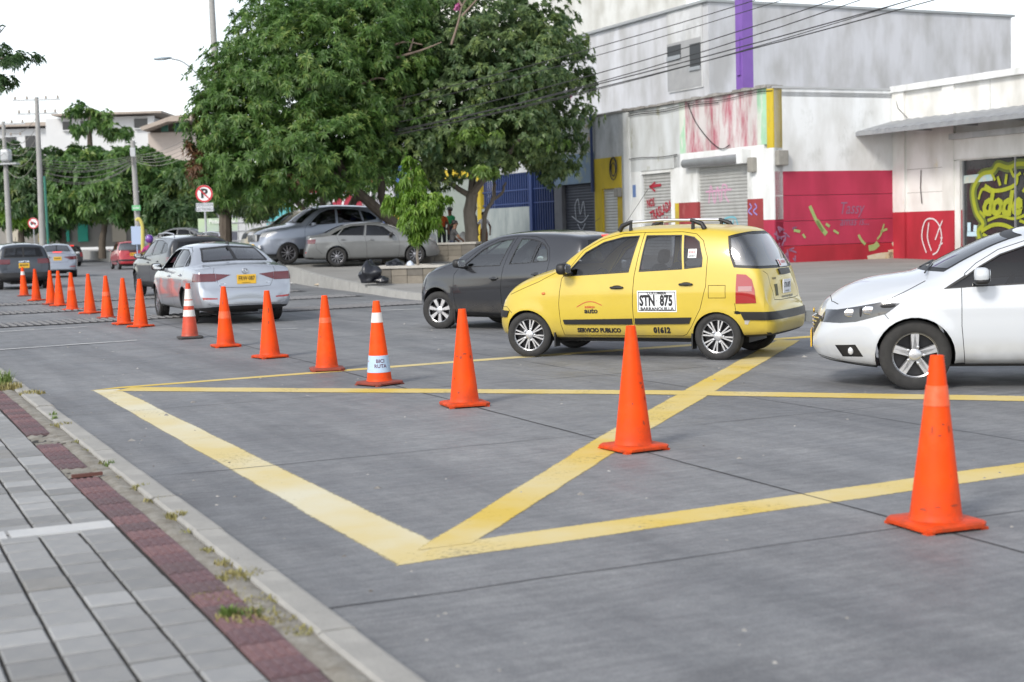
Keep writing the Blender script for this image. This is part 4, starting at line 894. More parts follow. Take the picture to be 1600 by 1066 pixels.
SUV_FT = dict(
 windows=[([(1.95,1.07),(1.72,1.26),(1.48,1.42),(1.2,1.51),(.95,1.525),(1.0,1.11)],0),([(.92,1.115),(.88,1.525),(.35,1.51),(.12,1.48),(.05,1.15)],1),([(-.01,1.155),(.05,1.47),(-.25,1.41),(-.48,1.26),(-.45,1.2)],2)],
 doors=[[(2.08,1.0),(2.12,.6),(2.05,.32),(1.03,.32),(1.03,.7),(.97,1.1),(.91,1.56),(1.22,1.545),(1.5,1.455),(1.98,1.1)],
        [(1.022,.32),(1.022,.7),(.962,1.1),(.902,1.56),(.35,1.545),(.1,1.51),(-.0,1.15),(.12,.85),(.3,.66),(.46,.5),(.48,.32)]],
 glass=[('windscreen','rear',[(0,1.60),(.60,1.53),(.74,1.14),(0,1.17)],(1.3,2.5,-9,9,1.13,9),None,-.003,True),
        ('rear_window','rear',[(0,1.50),(.58,1.47),(.67,1.16),(.62,1.12),(0,1.12)],(-9,-.5,-9,9,1.08,9),TINTDARK,-.003,True)],
 panels=[('tail_light','side',[(-.50,1.08),(-.95,1.06),(-.95,.90),(-.58,.90)],(-9,-.45,.45,9,.85,1.12),REDD,.006,2),
         ('rear_bumper_cladding','rear',[(0,.60),(.8,.60),(1,.56),(1,.1),(0,.1)],(-9,-.72,-9,9,-9,9),BLACK,.006,'both'),
         ('sill_cladding','side',[(2.3,.42),(2.3,.2),(.38,.2),(.38,.42)],(-9,9,.5,9,-9,9),BLACK,.008,2),
         ('headlight','side',[(3.56,.86),(3.1,.93),(3.0,.90),(3.2,.80),(3.56,.76)],(2.9,9,.40,9,-9,9),WHITEL,.004,2),
         ('grille','rear',[(0,.86),(.40,.85),(.40,.66),(0,.65)],(3.2,9,-9,9,.6,.9),BLACK,.004,'both')],
 gaps=[('rear',[(.68,1.12),(.60,1.0),(.56,.64),(0,.62)],(-9,-.6,-9,9,-9,9))],
 handles=[(1.2,.93,0),(.25,.96,1)], mirror=(1.85,1.06), seat_x=1.1, ww=.22, rim=.68, seat_z=.42)
# ------------------------------------------------------------------ buildings across the street
A0 = Vector((8.366, 45.366, 0)); B0 = A0+W*4.75
def frame(o, x):          # local x along the wall, y out of the wall, z up
    y = Vector((-x.y, x.x, 0)); return Matrix(((x.x, y.x, 0, o.x), (x.y, y.y, 0, o.y), (0, 0, 1, o.z), (0, 0, 0, 1)))
F_A = frame(A0, U)        # shop row: t runs away from the camera, y towards the street
F_S = frame(B0, -W)       # end wall between the two buildings, seen from the front
F_C = frame(B0, -U); F_C = Matrix(((-U.x, -W.x, 0, B0.x), (-U.y, -W.y, 0, B0.y), (0, 0, 1, 0), (0, 0, 0, 1)))   # right-hand building; x towards the camera, y to the street (mirrored frame)
def on_plane(F, px, py):
    """(t, z) on a wall plane y = 0 seen at a pixel"""
    d = ray(px, py); n = Vector((F[0][1], F[1][1], 0)); o = Vector((F[0][3], F[1][3], 0)); c = Vector((0, 0, CAM_H)); s = (o-c).dot(n)/d.dot(n); p = c+d*s
    return (p-o).dot(Vector((F[0][0], F[1][0], 0))), p.z
def peel(name, c1, c2, thr=.5, scale=1.2, stretch=(1, 1, .55), c3=None, rough=.85, soft=.04):
    """wall paint c1 flaking off to show c2, streaked downwards"""
    if name in MATS: return MATS[name]
    m = mat(name, c1, rough); nt = m.node_tree; N, Lk = nt.nodes.new, nt.links.new; b = nt.nodes['Principled BSDF']
    tc = N('ShaderNodeTexCoord'); mp = N('ShaderNodeMapping'); mp.inputs['Scale'].default_value = stretch; Lk(tc.outputs['Object'], mp.inputs[0])
    n = N('ShaderNodeTexNoise'); n.inputs['Scale'].default_value = scale; n.inputs['Detail'].default_value = 9; n.inputs['Roughness'].default_value = .68; Lk(mp.outputs[0], n.inputs['Vector'])
    r = N('ShaderNodeValToRGB'); r.color_ramp.elements[0].position = thr-soft; r.color_ramp.elements[1].position = thr+soft; r.color_ramp.elements[0].color = (*c1, 1); r.color_ramp.elements[1].color = (*c2, 1); Lk(n.outputs['Fac'], r.inputs[0])
    g = N('ShaderNodeTexNoise'); g.inputs['Scale'].default_value = .8; g.inputs['Detail'].default_value = 6; mp2 = N('ShaderNodeMapping'); mp2.inputs['Scale'].default_value = (1.6, 1.6, .7); Lk(tc.outputs['Object'], mp2.inputs[0]); Lk(mp2.outputs[0], g.inputs['Vector'])
    gr = N('ShaderNodeValToRGB'); gr.color_ramp.elements[0].position = .32; gr.color_ramp.elements[1].position = .6; gr.color_ramp.elements[0].color = (.70, .685, .65, 1); gr.color_ramp.elements[1].color = (1, 1, 1, 1); Lk(g.outputs['Fac'], gr.inputs[0])
    x = N('ShaderNodeMix'); x.data_type = 'RGBA'; x.blend_type = 'MULTIPLY'; x.inputs['Factor'].default_value = .85; Lk(r.outputs[0], x.inputs['A']); Lk(gr.outputs[0], x.inputs['B']); Lk(x.outputs['Result'], b.inputs['Base Color'])
    bp = N('ShaderNodeBump'); bp.inputs['Strength'].default_value = .3; bp.inputs['Distance'].default_value = .02; Lk(n.outputs['Fac'], bp.inputs['Height']); Lk(bp.outputs[0], b.inputs['Normal'])
    return m
WHITEW = peel('white_wall', (.74, .76, .77), (.64, .66, .66), .60, 1.3)
GREYW = peel('grey_wall', (.52, .54, .56), (.44, .46, .48), .5, 1.1)
OLIVEW = peel('patched_wall', (.58, .61, .63), (.34, .34, .25), .62, .9, (1, 1, .6))
PEELRED = peel('peeling_red_wall', (.60, .57, .57), (.42, .13, .17), .53, 1.5, (1.3, 1.3, .3), soft=.09)
DADO = peel('dark_red_dado', (.30, .045, .05), (.36, .09, .09), .6, 2.)
PINKW = peel('pink_wall', (.46, .035, .085), (.40, .03, .07), .5, .8, (.5, .5, .5), soft=.2)
REDW = peel('red_dado', (.44, .02, .04), (.36, .02, .035), .5, .9, (.6, .6, .6), soft=.2)
YELW = peel('yellow_wall', (.56, .42, .03), (.45, .34, .05), .58, 1.6)
GRNW = peel('green_white_wall', (.62, .66, .60), (.36, .60, .42), .5, 1.5, (1, 1, .3))
BLUEW = peel('blue_mottled_wall', (.20, .28, .38), (.30, .36, .30), .55, 2.4, (1, 1, 1))
ORANGEW = peel('stained_wall', (.44, .46, .45), (.42, .27, .12), .63, 1.2, (1, 1, 1))
DARKG = mat('dark_grey_wall', (.11, .115, .13), .85, col2=(.15, .155, .17), nscale=2)
def shutter_mat(name, c, c2): return mat(name, c, .5, .35, col2=c2, nscale=2.5, stretch=(1, 1, .5))
SHUT = shutter_mat('pale_shutter', (.52, .53, .52), (.40, .40, .39)); SHUTD = shutter_mat('dark_shutter', (.035, .04, .055), (.055, .06, .075))
STEEL = mat('galvanised', (.42, .44, .46), .45, .6, col2=(.34, .35, .36), nscale=4)
BLUEM = mat('blue_steel', (.025, .05, .17), .5, .2, col2=(.035, .065, .2), nscale=5); NAVY = mat('navy_pipe', (.02, .04, .12), .5)
MARBLE = mat('grey_marble', (.36, .40, .40), .35, col2=(.20, .24, .25), nscale=1.6, stretch=(1, 1, .45), namt=.8)
def fmesh(mb, F, name, material, parent=None, **k):
    o = mb.build(name, material, parent, **k); o.data.transform(F)
    if F.to_3x3().determinant() < 0: o.data.flip_normals()
    return o
def wbox(F, name, material, parent, x0, x1, z0, z1, y0=-.3, y1=0., bevel=0):
    mb = MB(); mb.box(x0, x1, y0, y1, z0, z1); return fmesh(mb, F, name, material, parent, bevel=bevel)
def shutter(F, material, parent, x0, x1, z0, z1, y=-.12, pitch=.11):
    n = int((z1-z0)/pitch); mb = MB(); vs = []; fs = []
    for i in range(n*4+1):
        z = z0+(z1-z0)*i/(n*4); d = y+.022*(0, .8, 1, .55)[i % 4]; vs += [(x0, d, z), (x1, d, z)]
    for i in range(n*4): fs.append((2*i, 2*i+1, 2*i+3, 2*i+2))
    mb.add(vs, fs); return fmesh(mb, F, 'shutter', material, parent)
def ribbon(F, pts, w, material, parent, name='graffiti', y=.012, smooth=5):
    P = spline2(pts, smooth) if smooth else pts; L = []; Rr = []
    for i in range(len(P)):
        a, b = Vector(P[max(i-1, 0)]), Vector(P[min(i+1, len(P)-1)]); d = b-a; d = d.normalized() if d.length > 1e-6 else Vector((1, 0)); n = Vector((-d.y, d.x))*w/2; p = Vector(P[i]); L.append((p.x+n.x, y, p.y+n.y)); Rr.append((p.x-n.x, y, p.y-n.y))
    m = len(L); mb = MB(); mb.add(L+Rr, [(i, i+1, m+i+1, m+i) for i in range(m-1)]); return fmesh(mb, F, name, material, parent)
def wall_text(F, body, size, t, z, material, parent, y=.012, flip=True, sx=1., rot=0., shear=0., bold=0., name='writing'):
    me = text_mesh(body, size, 0, bold, sx); c, s = math.cos(rot), math.sin(rot)
    for v in me.vertices:
        x, q = v.co.x+shear*v.co.y, v.co.y; x, q = x*c-q*s, x*s+q*c; v.co = F @ Vector((t+(-x if flip else x), y, z+q))
    return put_mesh(name, me, material, parent)
def pxl(F, pts): return [on_plane(F, *p) for p in pts]

def corner_shop():
    r = empty('shop_building', A0, 0, 'white corner shop with two pale roller shutters and flaking red paint', 'building'); r.location = (0, 0, 0)
    b = lambda nm, mt, x0, x1, z0, z1, y0=-.3, y1=0.: wbox(F_A, nm, mt, r, x0, x1, z0, z1, y0, y1)
    b('wall', WHITEW, .0, .57, 1.62, 3.86, -.3, .05); b('wall', PINKW, 0, .57, 0, 1.62, -.3, .05); b('wall', YELW, 0, .33, 3.86, 5.74, -.3, .05); b('wall', GRNW, .33, .9, 3.99, 5.74)
    b('wall', WHITEW, .57, 1.5, 2.3, 3.99); b('wall', DADO, .57, 1.5, 0, 2.3, -.3, .01); b('wall', WHITEW, 1.5, 4.42, 3.45, 3.99); b('wall', PEELRED, .9, 5.13, 3.99, 5.74)
    b('wall', WHITEW, 4.42, 5.9, 2.3, 3.99); b('wall', DADO, 4.42, 5.62, 0, 2.3, -.3, .01); b('wall', YELW, 5.62, 5.9, 0, 2.3); b('wall', GRNW, 5.13, 5.5, 3.99, 5.74)
    b('wall', OLIVEW, 5.5, 8.88, 3.52, 5.74); b('wall', WHITEW, 8.2, 8.88, 0, 3.52); b('wall', WHITEW, 5.5, 5.9, 3.99, 3.995)
    b('pilaster', WHITEW, 8.88, 9.27, 0, 5.72, -.3, .08)
    b('roof', GREYW, 0, 9.27, 5.45, 5.6, -8, -.3); b('back_wall', GREYW, .3, 9.27, 0, 5.45, -8.3, -8.)
    cp = MB()
    for i in range(34): x = .02+.272*i; cp.box(x, x+.262, -.36+rnd.uniform(-.03, .03), .09+rnd.uniform(-.03, .04), 5.74+rnd.uniform(0, .01), 5.80+rnd.uniform(0, .06))
    tag(fmesh(cp, F_A, 'coping', mat('dirty_tile', (.16, .15, .14), .9, col2=(.34, .33, .31), nscale=2), r), kind='stuff')
    b('door_reveal', WHITEW, 5.9, 8.2, 0, 3.52, -.3, -.2); s1 = shutter(F_A, SHUT, r, 6.2, 8.14, .1, 3.40); b('door_frame', WHITEW, 5.9, 6.2, 0, 3.52, -.2, -.03); b('door_frame', WHITEW, 6.2, 8.2, 3.40, 3.52, -.2, -.03)
    s2 = shutter(F_A, SHUT, r, 1.5, 4.42, .1, 3.45, -.10)
    dr = MB(); dr.M = Matrix.Translation((0, .16, 3.62)) @ Matrix.Rotation(R(90), 4, 'Y'); dr.lathe([(.001, 1.64), (.15, 1.64), (.15, 4.98), (.001, 4.98)], 18, 'z'); fmesh(dr, F_A, 'shutter_drum', STEEL, r, smooth=True); b('shutter_motor_box', WHITEW, 1.28, 1.64, 3.45, 3.90, 0, .32)
    RG = mat('red_spray', (.36, .02, .04), .7); PK = mat('pink_spray', (.62, .36, .50), .7); CY = mat('cyan_spray', (.16, .42, .5), .7)
    for body, size, t, z, rt_ in (('NOS', .42, 7.65, 2.35, -.1), ('TRASLADA', .50, 6.95, 2.05, -.28), ('A LA 16', .5, 7.0, 1.62, -.08)): wall_text(F_A, body, size, t, z, RG, s1, -.07, sx=.62, rot=-rt_, bold=.012, name='graffiti')
    a = pxl(F_A, [(1012, 292), (1030, 289)]); ribbon(F_A, a, .10, RG, s1, y=-.07, smooth=0); ribbon(F_A, pxl(F_A, [(1021, 285), (1013, 292), (1021, 299)]), .09, RG, s1, y=-.07, smooth=0)
    for pts in ([(1105, 318), (1108, 290), (1114, 318), (1118, 292), (1123, 316)], [(1125, 314), (1126, 290), (1133, 292), (1130, 304), (1136, 316)], [(1100, 300), (1140, 296)]): ribbon(F_A, pxl(F_A, pts), .06, PK, s2, y=-.07)
    for pts in ([(1128, 352), (1130, 342), (1145, 340), (1150, 352)], [(1136, 352), (1138, 344)], [(1142, 352), (1143, 343)]): ribbon(F_A, pxl(F_A, pts), .06, CY, s2, y=-.07)
    for px in (1172, 1180): ribbon(F_A, pxl(F_A, [(px, 318), (px+3, 324), (px-2, 330), (px+4, 336)]), .05, mat('violet_spray', (.25, .22, .5), .7), r, y=.02)
    # meters, wires and a drooping cable on the wall
    for F, x0, x1, z0, z1, nm in ((F_A, .95, 1.25, 3.15, 3.62, 'meter_box'),): mb = MB(); mb.box(x0, x1, 0, .18, z0, z1); fmesh(mb, F, nm, mat('meter_grey', (.30, .29, .26), .7, col2=(.22, .21, .19), nscale=6), r, bevel=.03)
    cb = MB(); P = [F_A @ Vector((t, .05, z)) for t, z in spline2([(4.9, 5.7), (4.4, 5.0), (3.6, 4.35), (2.9, 4.0), (2.4, 4.1)], 6)]; cb.tube(P, .016, 5); cb.build('wall_cable', INK, r)
    for z, x0, x1 in ((5.62, 0, 9.2), (5.55, 3, 9.2), (3.98, 5.6, 8.9)): cb = MB(); cb.tube([F_A @ Vector((x, .06, z+.03*math.sin(x*1.7))) for x in np.linspace(x0, x1, 14)], .014, 5); cb.build('wall_cable', INK, r)
    for x0, z0 in ((8.55, 2.6),): wbox(F_A, 'notice', mat('blue_notice', (.12, .2, .42), .6), r, x0, x0+.22, z0, z0+.45, 0, .01)
    # end wall, seen between the two buildings
    e = lambda nm, mt, x0, x1, z0, z1, y0=-.25, y1=0.: wbox(F_S, nm, mt, r, x0, x1, z0, z1, y0, y1)
    e('end_wall', WHITEW, 0, 4.75, 3.12, 5.70)
    for z0, z1 in ((0, .77), (.785, 1.55), (1.565, 2.355), (2.37, 3.12)): e('painted_panel', PINKW if z1 > 1 else REDW, .0, 4.75, z0, z1)
    e('end_wall_core', GREYW, 0, 4.75, 0, 3.12, -.4, -.27); e('coping', mat('coping_grey', (.40, .41, .42), .8), -.05, 4.8, 5.70, 5.76, -.3, .03)
    mb = MB(); mb.box(4.36, 4.75, 0, .2, 3.3, 3.77); fmesh(mb, F_S, 'meter_box', MATS['meter_grey'], r, bevel=.03)
    GR = mat('lime_splash', (.27, .40, .14), .7, col2=(.36, .42, .16), nscale=5); GT = mat('grey_tag', (.26, .12, .20), .7); WS = mat('bare_plaster', (.62, .60, .54), .9, col2=(.5, .42, .2), nscale=5)
    for pts, w_ in (([(1265, 322), (1272, 338), (1278, 350), (1286, 362)], .16), ([(1276, 345), (1283, 356), (1291, 366)], .22), ([(1290, 350), (1296, 354)], .12), ([(1302, 360), (1310, 365)], .10), ([(1341, 367), (1346, 376), (1352, 382)], .12), ([(1357, 388), (1366, 386), (1372, 380)], .26), ([(1370, 374), (1376, 366), (1381, 350)], .08), ([(1376, 362), (1386, 358)], .1), ([(1240, 360), (1250, 362)], .12), ([(1254, 366), (1258, 372)], .1)): ribbon(F_S, pxl(F_S, pts), w_*.75, GR, r)
    wall_text(F_S, 'Tassy', .55, *on_plane(F_S, 1331, 326), GT, r, flip=True, sx=.8, shear=.25); wall_text(F_S, 'amas is...', .42, *on_plane(F_S, 1336, 346), GT, r, flip=True, sx=.8, shear=.25)
    for _ in range(14):
        x, y = rnd.uniform(1216, 1242), rnd.uniform(350, 405); ribbon(F_S, pxl(F_S, [(x, y), (x+rnd.uniform(-8, 8), y+rnd.uniform(-9, 9)), (x+rnd.uniform(-9, 9), y+rnd.uniform(-12, 12))]), .05, GT, r)
    for pts, w_ in (([(1356, 408), (1372, 404), (1392, 402), (1402, 404)], .34), ([(1388, 398), (1400, 396)], .3), ([(1395, 378), (1398, 384)], .16), ([(1350, 406), (1352, 411)], .12)): ribbon(F_S, pxl(F_S, pts), w_, WS, r, 'bare_patch')
    return r
corner_shop()

def right_building():
    r = empty('shop_building', (0, 0, 0), 0, 'white building with red dado, tin canopy and a dark window sprayed with yellow graffiti', 'building')
    b = lambda nm, mt, x0, x1, z0, z1, y0=-.3, y1=0.: wbox(F_C, nm, mt, r, x0, x1, z0, z1, y0, y1)
    CREAM = peel('cream_wall', (.72, .72, .70), (.66, .60, .42), .66, .9, (1, 1, .6))
    b('wall', REDW, 0, 3.04, 0, 1.75); b('wall', CREAM, 0, 3.04, 1.75, 5.62); b('wall', CREAM, 3.04, 12, 3.26, 5.62); b('wall', REDW, 3.04, 12, 0, .62)
    for x0, x1 in ((.0, .56), (2.32, 2.82), (7.2, 7.7)):
        b('pilaster', CREAM, x0, x1, 1.75, 5.62, 0, .09)
        if x0 < 3: b('pilaster', REDW, x0, x1, 0, 1.75, 0, .09)
    b('pilaster', CREAM, 2.82, 3.04, .0, 3.26, 0, .05); b('cornice', WHITEW, -.02, 12, 5.62, 5.82, -.3, .16); b('lintel', CREAM, 2.82, 12, 3.30, 3.92, 0, .07); b('ledge', GREYW, 2.75, 12, 3.92, 4.1, 0, .22)
    b('roof', GREYW, 0, 12, 5.3, 5.45, -7, -.3)
    for x in (4.28, 6.2): b('wall_joint', mat('crack', (.2, .19, .17), .9), x, x+.012, 4.6, 5.6, 0, .003)
    for z in (2.35, 3.1): b('wall_joint', MATS['crack'], .6, 2.3, z, z+.012, 0, .003)
    # tin canopy
    yo = 1.55; mb = MB(); n = 60; x0, x1 = -.35, 12.; vs = []; fs = []
    for i in range(n+1):
        x = x0+(x1-x0)*i/n; dz = .025*(i % 2)
        for y, z in ((0, 4.72+dz), (yo, 4.36+dz), (yo, 4.33+dz), (0, 4.66+dz)): vs.append((x, y, z))
    for i in range(n):
        for k in range(4): a = i*4; fs.append((a+k, a+(k+1) % 4, a+4+(k+1) % 4, a+4+k))
    mb.add(vs, fs); mb.box(x0, x1, yo-.03, yo+.03, 4.22, 4.34); can = fmesh(mb, F_C, 'canopy', mat('tin_sheet', (.22, .23, .25), .5, .3, col2=(.36, .37, .38), nscale=3), r)
    for i in range(7): x = -.2+2.*i; q = MB(); q.tube([F_C @ Vector((x, .05, 4.30)), F_C @ Vector((x, yo, 4.30))], .03, 6); q.build('canopy_bracket', STEEL, can)
    # the sprayed shop window
    pane = b('window_pane', mat('sprayed_black', (.02, .022, .026), .25, coat=.6, col2=(.035, .04, .04), nscale=3), 3.04, 7.2, .62, 3.26, -.14, -.1)
    for x in (3.04, 5.2, 7.16): b('window_frame', STEEL, x, x+.04, .62, 3.26, -.1, -.05)
    LIM = mat('lime_spray', (.36, .38, .02), .6, col2=(.24, .28, .02), nscale=3); LIMD = mat('dull_lime_spray', (.11, .14, .03), .6)
    outl = [(1530, 380), (1525, 362), (1533, 350), (1522, 330), (1517, 302), (1522, 285), (1532, 272), (1548, 268), (1556, 258), (1572, 262), (1590, 256), (1612, 262), (1625, 290), (1618, 340)]
    ribbon(F_C, pxl(F_C, outl), .30, LIMD, pane, y=-.085); ribbon(F_C, pxl(F_C, outl), .13, LIM, pane, y=-.075)
    for pts, w_ in (([(1536, 290), (1550, 298), (1568, 296), (1584, 288), (1586, 274)], .12), ([(1556, 276), (1560, 290)], .10), ([(1570, 272), (1568, 288)], .10), ([(1530, 362), (1548, 352), (1566, 352), (1582, 360), (1596, 372)], .12), ([(1533, 366), (1545, 372), (1560, 368), (1578, 374)], .10)): ribbon(F_C, pxl(F_C, pts), w_, LIM, pane, y=-.07)
    for pts in ([(1540, 345), (1560, 338), (1580, 342), (1600, 336)], [(1526, 312), (1532, 296), (1545, 300)], [(1595, 300), (1603, 285), (1598, 270)], [(1545, 268), (1552, 282)], [(1575, 262), (1582, 276), (1592, 270)], [(1536, 340), (1528, 330)], [(1590, 345), (1606, 352), (1612, 366)], [(1550, 380), (1570, 384), (1590, 380)]): ribbon(F_C, pxl(F_C, pts), .09, LIM, pane, y=-.072)
    for (t, z), ch in zip(pxl(F_C, [(1541, 320), (1556, 320), (1571, 320), (1587, 319)]), 'dode'): wall_text(F_C, ch, .98, t, z, LIM, pane, -.068, flip=False, sx=.85, bold=.05, shear=.2, name='graffiti')
    ribbon(F_C, pxl(F_C, [(1502, 281), (1548, 276)]), .24, mat('beach_picture', (.2, .5, .62), .5, col2=(.6, .5, .35), nscale=3), pane, 'picture', -.08, 0)
    for pts in ([(1508, 366), (1526, 366)], [(1511, 362), (1511, 348)], [(1520, 362), (1521, 352)]): ribbon(F_C, pxl(F_C, pts), .14, mat('pale_blue_spray', (.45, .6, .68), .6), pane, y=-.08, smooth=0)
    WT = mat('white_spray', (.66, .60, .62), .7)
    for pts in ([(1448, 395), (1441, 370), (1446, 346), (1458, 342), (1468, 352), (1472, 372), (1466, 392), (1458, 398)], [(1452, 348), (1450, 372), (1456, 392)], [(1462, 375), (1474, 344), (1480, 352), (1478, 374), (1468, 384)], [(1470, 372), (1482, 370)]): ribbon(F_C, pxl(F_C, pts), .045, WT, r, y=.02)
    mb = MB(); mb.tube([F_C @ Vector((1.3, .04, 3.06)), F_C @ Vector((1.28, .05, 2.5)), F_C @ Vector((1.34, .05, 2.0))], .014, 5); mb.build('wall_cable', INK, r)
    mb = MB(); mb.tube([F_C @ Vector(p) for p in ((.1, .06, 5.6), (.3, .1, 5.1), (.75, .1, 4.75))], .012, 5); mb.build('wall_cable', INK, r)
    return r
right_building()

def shop_row():
    b = lambda par, nm, mt, x0, x1, z0, z1, y0=-.3, y1=0.: wbox(F_A, nm, mt, par, x0, x1, z0, z1, y0, y1)
    r = empty('shop_building', (0, 0, 0), 0, 'narrow shop front painted yellow with a slim roller shutter', 'building')
    b(r, 'wall', GREYW, 9.27, 11.62, 4.15, 5.75); b(r, 'wall', YELW, 9.55, 11.62, 2.98, 4.15, -.3, .03); b(r, 'wall', GREYW, 9.27, 9.55, 0, 4.15); b(r, 'wall', YELW, 9.55, 9.87, 0, 2.98, -.3, .03); b(r, 'wall', YELW, 11.05, 11.62, 0, 2.98, -.3, .03); shutter(F_A, SHUT, r, 9.87, 11.05, .1, 2.98, -.08)
    b(r, 'roof', GREYW, 9.27, 11.62, 5.4, 5.55, -8, -.3); b(r, 'coping', MATS['dirty_tile'], 9.27, 11.62, 5.75, 5.83, -.34, .06)
    mb = MB(); mb.box(9.5, 9.85, .03, .2, 2.65, 2.98); fmesh(mb, F_A, 'meter_box', MATS['meter_grey'], r, bevel=.03)
    mb = MB(); c = F_A @ Vector((10.0, .1, 3.75))
    for rr_, dz in ((.34, 0), (.26, .05), (.20, -.04)): mb.tube([F_A @ Vector((10.05+rr_*.8*math.cos(a), .08+.02*dz, 3.72+dz+rr_*1.25*math.sin(a))) for a in np.linspace(0, 2*math.pi, 25)], .018, 5, False)
    tag(mb.build('cable_coil', INK), 'coil of black cable hung on the yellow shop front', 'cable')
    r = empty('shop_building', (0, 0, 0), 0, 'shop with dark roller shutter under a mottled blue band', 'building')
    b(r, 'wall', ORANGEW, 11.62, 15, 4.43, 5.72); b(r, 'wall', BLUEW, 11.62, 15, 3.27, 4.43, -.3, .02); b(r, 'wall', DARKG, 14.35, 15, 0, 3.27, -.3, .04); b(r, 'wall', DARKG, 11.62, 11.75, 0, 3.27); sh = shutter(F_A, SHUTD, r, 11.75, 14.35, .1, 3.27, -.15); b(r, 'roof', GREYW, 11.62, 15, 5.4, 5.55, -8, -.3); b(r, 'coping', MATS['dirty_tile'], 11.62, 15, 5.72, 5.8, -.34, .05)
    wall_text(F_A, 'MECANICO', .34, 13.0, 4.72, mat('faded_ink', (.10, .12, .14), .8), r, sx=.9)
    WG = mat('chalk_spray', (.34, .36, .40), .7)
    for pts in ([(897, 345), (895, 322), (900, 312), (903, 335), (908, 315), (911, 340)], [(890, 338), (905, 348), (916, 336)], [(899, 350), (905, 360), (911, 349)]): ribbon(F_A, pxl(F_A, pts), .05, WG, sh, y=-.1)
    mb = MB(); mb.tube([F_A @ Vector((11.66, .1, 2.9)), F_A @ Vector((11.66, .1, 5.9))], .06, 8); tag(mb.build('drain_pipe', NAVY), 'navy blue pipe climbing the wall between the yellow and blue shops', 'pipe')
    r = empty('shop_building', (0, 0, 0), 0, 'shop front closed by blue steel bars above grey marble panels', 'building')
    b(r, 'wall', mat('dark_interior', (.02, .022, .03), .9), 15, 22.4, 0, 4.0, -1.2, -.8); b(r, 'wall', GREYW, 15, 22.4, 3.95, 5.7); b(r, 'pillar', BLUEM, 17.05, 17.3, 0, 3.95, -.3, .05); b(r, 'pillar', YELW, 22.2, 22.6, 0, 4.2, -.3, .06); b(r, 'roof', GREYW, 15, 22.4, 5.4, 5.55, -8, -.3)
    b(r, 'marble_panel', MARBLE, 17.3, 19.68, 0, 2.5, -.2, .02); b(r, 'marble_panel', MARBLE, 19.70, 22.2, 0, 2.5, -.2, .02)
    for i in range(32):
        x = 15.1+.222*i; z0 = .3 if x < 17.05 else 2.5
        if 17.0 < x < 17.32: continue
        b(r, 'grille_bar', BLUEM, x, x+.07, z0, 3.95, -.1, -.04)
    for z in (3.2, 2.62, 3.9): b(r, 'grille_rail', BLUEM, 15, 22.2, z, z+.05, -.13, -.03)
    for z in (.4, 1.4): b(r, 'grille_rail', BLUEM, 15, 17.05, z, z+.05, -.13, -.03)
    # open-fronted premises further along the row
    r = empty('shop_building', (0, 0, 0), 0, 'pale green walled shop with a yellow beam behind the seated people', 'building')
    b(r, 'wall', mat('pale_green_wall', (.30, .34, .31), .85, col2=(.24, .27, .25), nscale=1), 22.6, 31, 0, 4.0, -.3, 0); b(r, 'beam', YELW, 22.6, 31, 4.0, 4.45, -.3, .1); b(r, 'wall', GREYW, 22.6, 31, 4.45, 6, -.3, 0); b(r, 'roof', GREYW, 22.6, 31, 5.4, 5.55, -8, -.3)
    r = empty('shop_building', (0, 0, 0), 0, 'shop under the trees with a red banner, blue front and steel railings', 'building')
    b(r, 'wall', mat('blue_front', (.05, .10, .32), .7, col2=(.08, .14, .4), nscale=2), 31, 40, 0, 5.2, -.3, 0); b(r, 'wall', mat('lilac_wall', (.42, .42, .50), .8), 40, 70, 0, 5.5, -.3, 0); b(r, 'roof', GREYW, 31, 70, 5.5, 5.7, -9, .4)
    for px, py, w_, h_, c, nm in ((545, 308, 5.6, 1.7, (.38, .02, .05), 'red_banner'), (600, 305, 2.2, 1.4, (.55, .56, .6), 'white_sign'), (622, 330, 1.2, 1.0, (.55, .35, .05), 'orange_sign')):
        t, z = on_plane(F_A, px, py); o = wbox(F_A, nm, mat(nm, c, .6, col2=tuple(x*.75 for x in c), nscale=2), r, t-w_*2.2/2, t+w_*2.2/2, z-h_/2, z+h_/2, .3, .36)
        if nm == 'red_banner': wall_text(F_A, 'Mar y Rio', 1.2, t, z+.15, PLATEW, o, .38, sx=2.0, bold=.02)
    # corrugated white fence with a teal notice and stair rails
    fl = empty('metal_fence', (0, 0, 0), 0, 'white corrugated sheet fence with a teal notice behind the parked cars', 'fence')
    p0, p1 = at(372, 345, 74), at(520, 345, 70); d = (p1-p0).to_2d().normalized(); Ff = frame(Vector((p0.x, p0.y, 0)), Vector((-d.x, -d.y, 0))); Ln = (p1-p0).to_2d().length
    for i in range(16):
        x0 = -Ln*i/16; x1 = -Ln*(i+1)/16; mb = MB(); vs = []; n = 8
        for k in range(n+1): x = x0+(x1-x0)*k/n; yy = .03*(k % 2); vs += [(x, yy, .6), (x, yy, 3.6)]
        mb.add(vs, [(2*k, 2*k+2, 2*k+3, 2*k+1) for k in range(n)]); fmesh(mb, Ff, 'fence_sheet', mat('fence_sheet', (.48, .49, .50), .6, .1, col2=(.38, .39, .41), nscale=2), fl)
    t, z = on_plane(Ff, 438, 335); wbox(Ff, 'notice', mat('teal_notice', (.06, .34, .36), .6, col2=(.12, .42, .44), nscale=3), fl, t-.9, t+.9, z-.55, z+.55, .06, .1)
    rl = empty('railing', (0, 0, 0), 0, 'dark steel stair railing in front of the white fence', 'railing'); Y = 66
    for k in range(6): mb = MB(); mb.tube([at(425, 348+7*k, Y), at(520, 312+7*k, Y)], .035, 6); mb.build('rail', mat('dark_steel', (.03, .035, .04), .5, .4), rl)
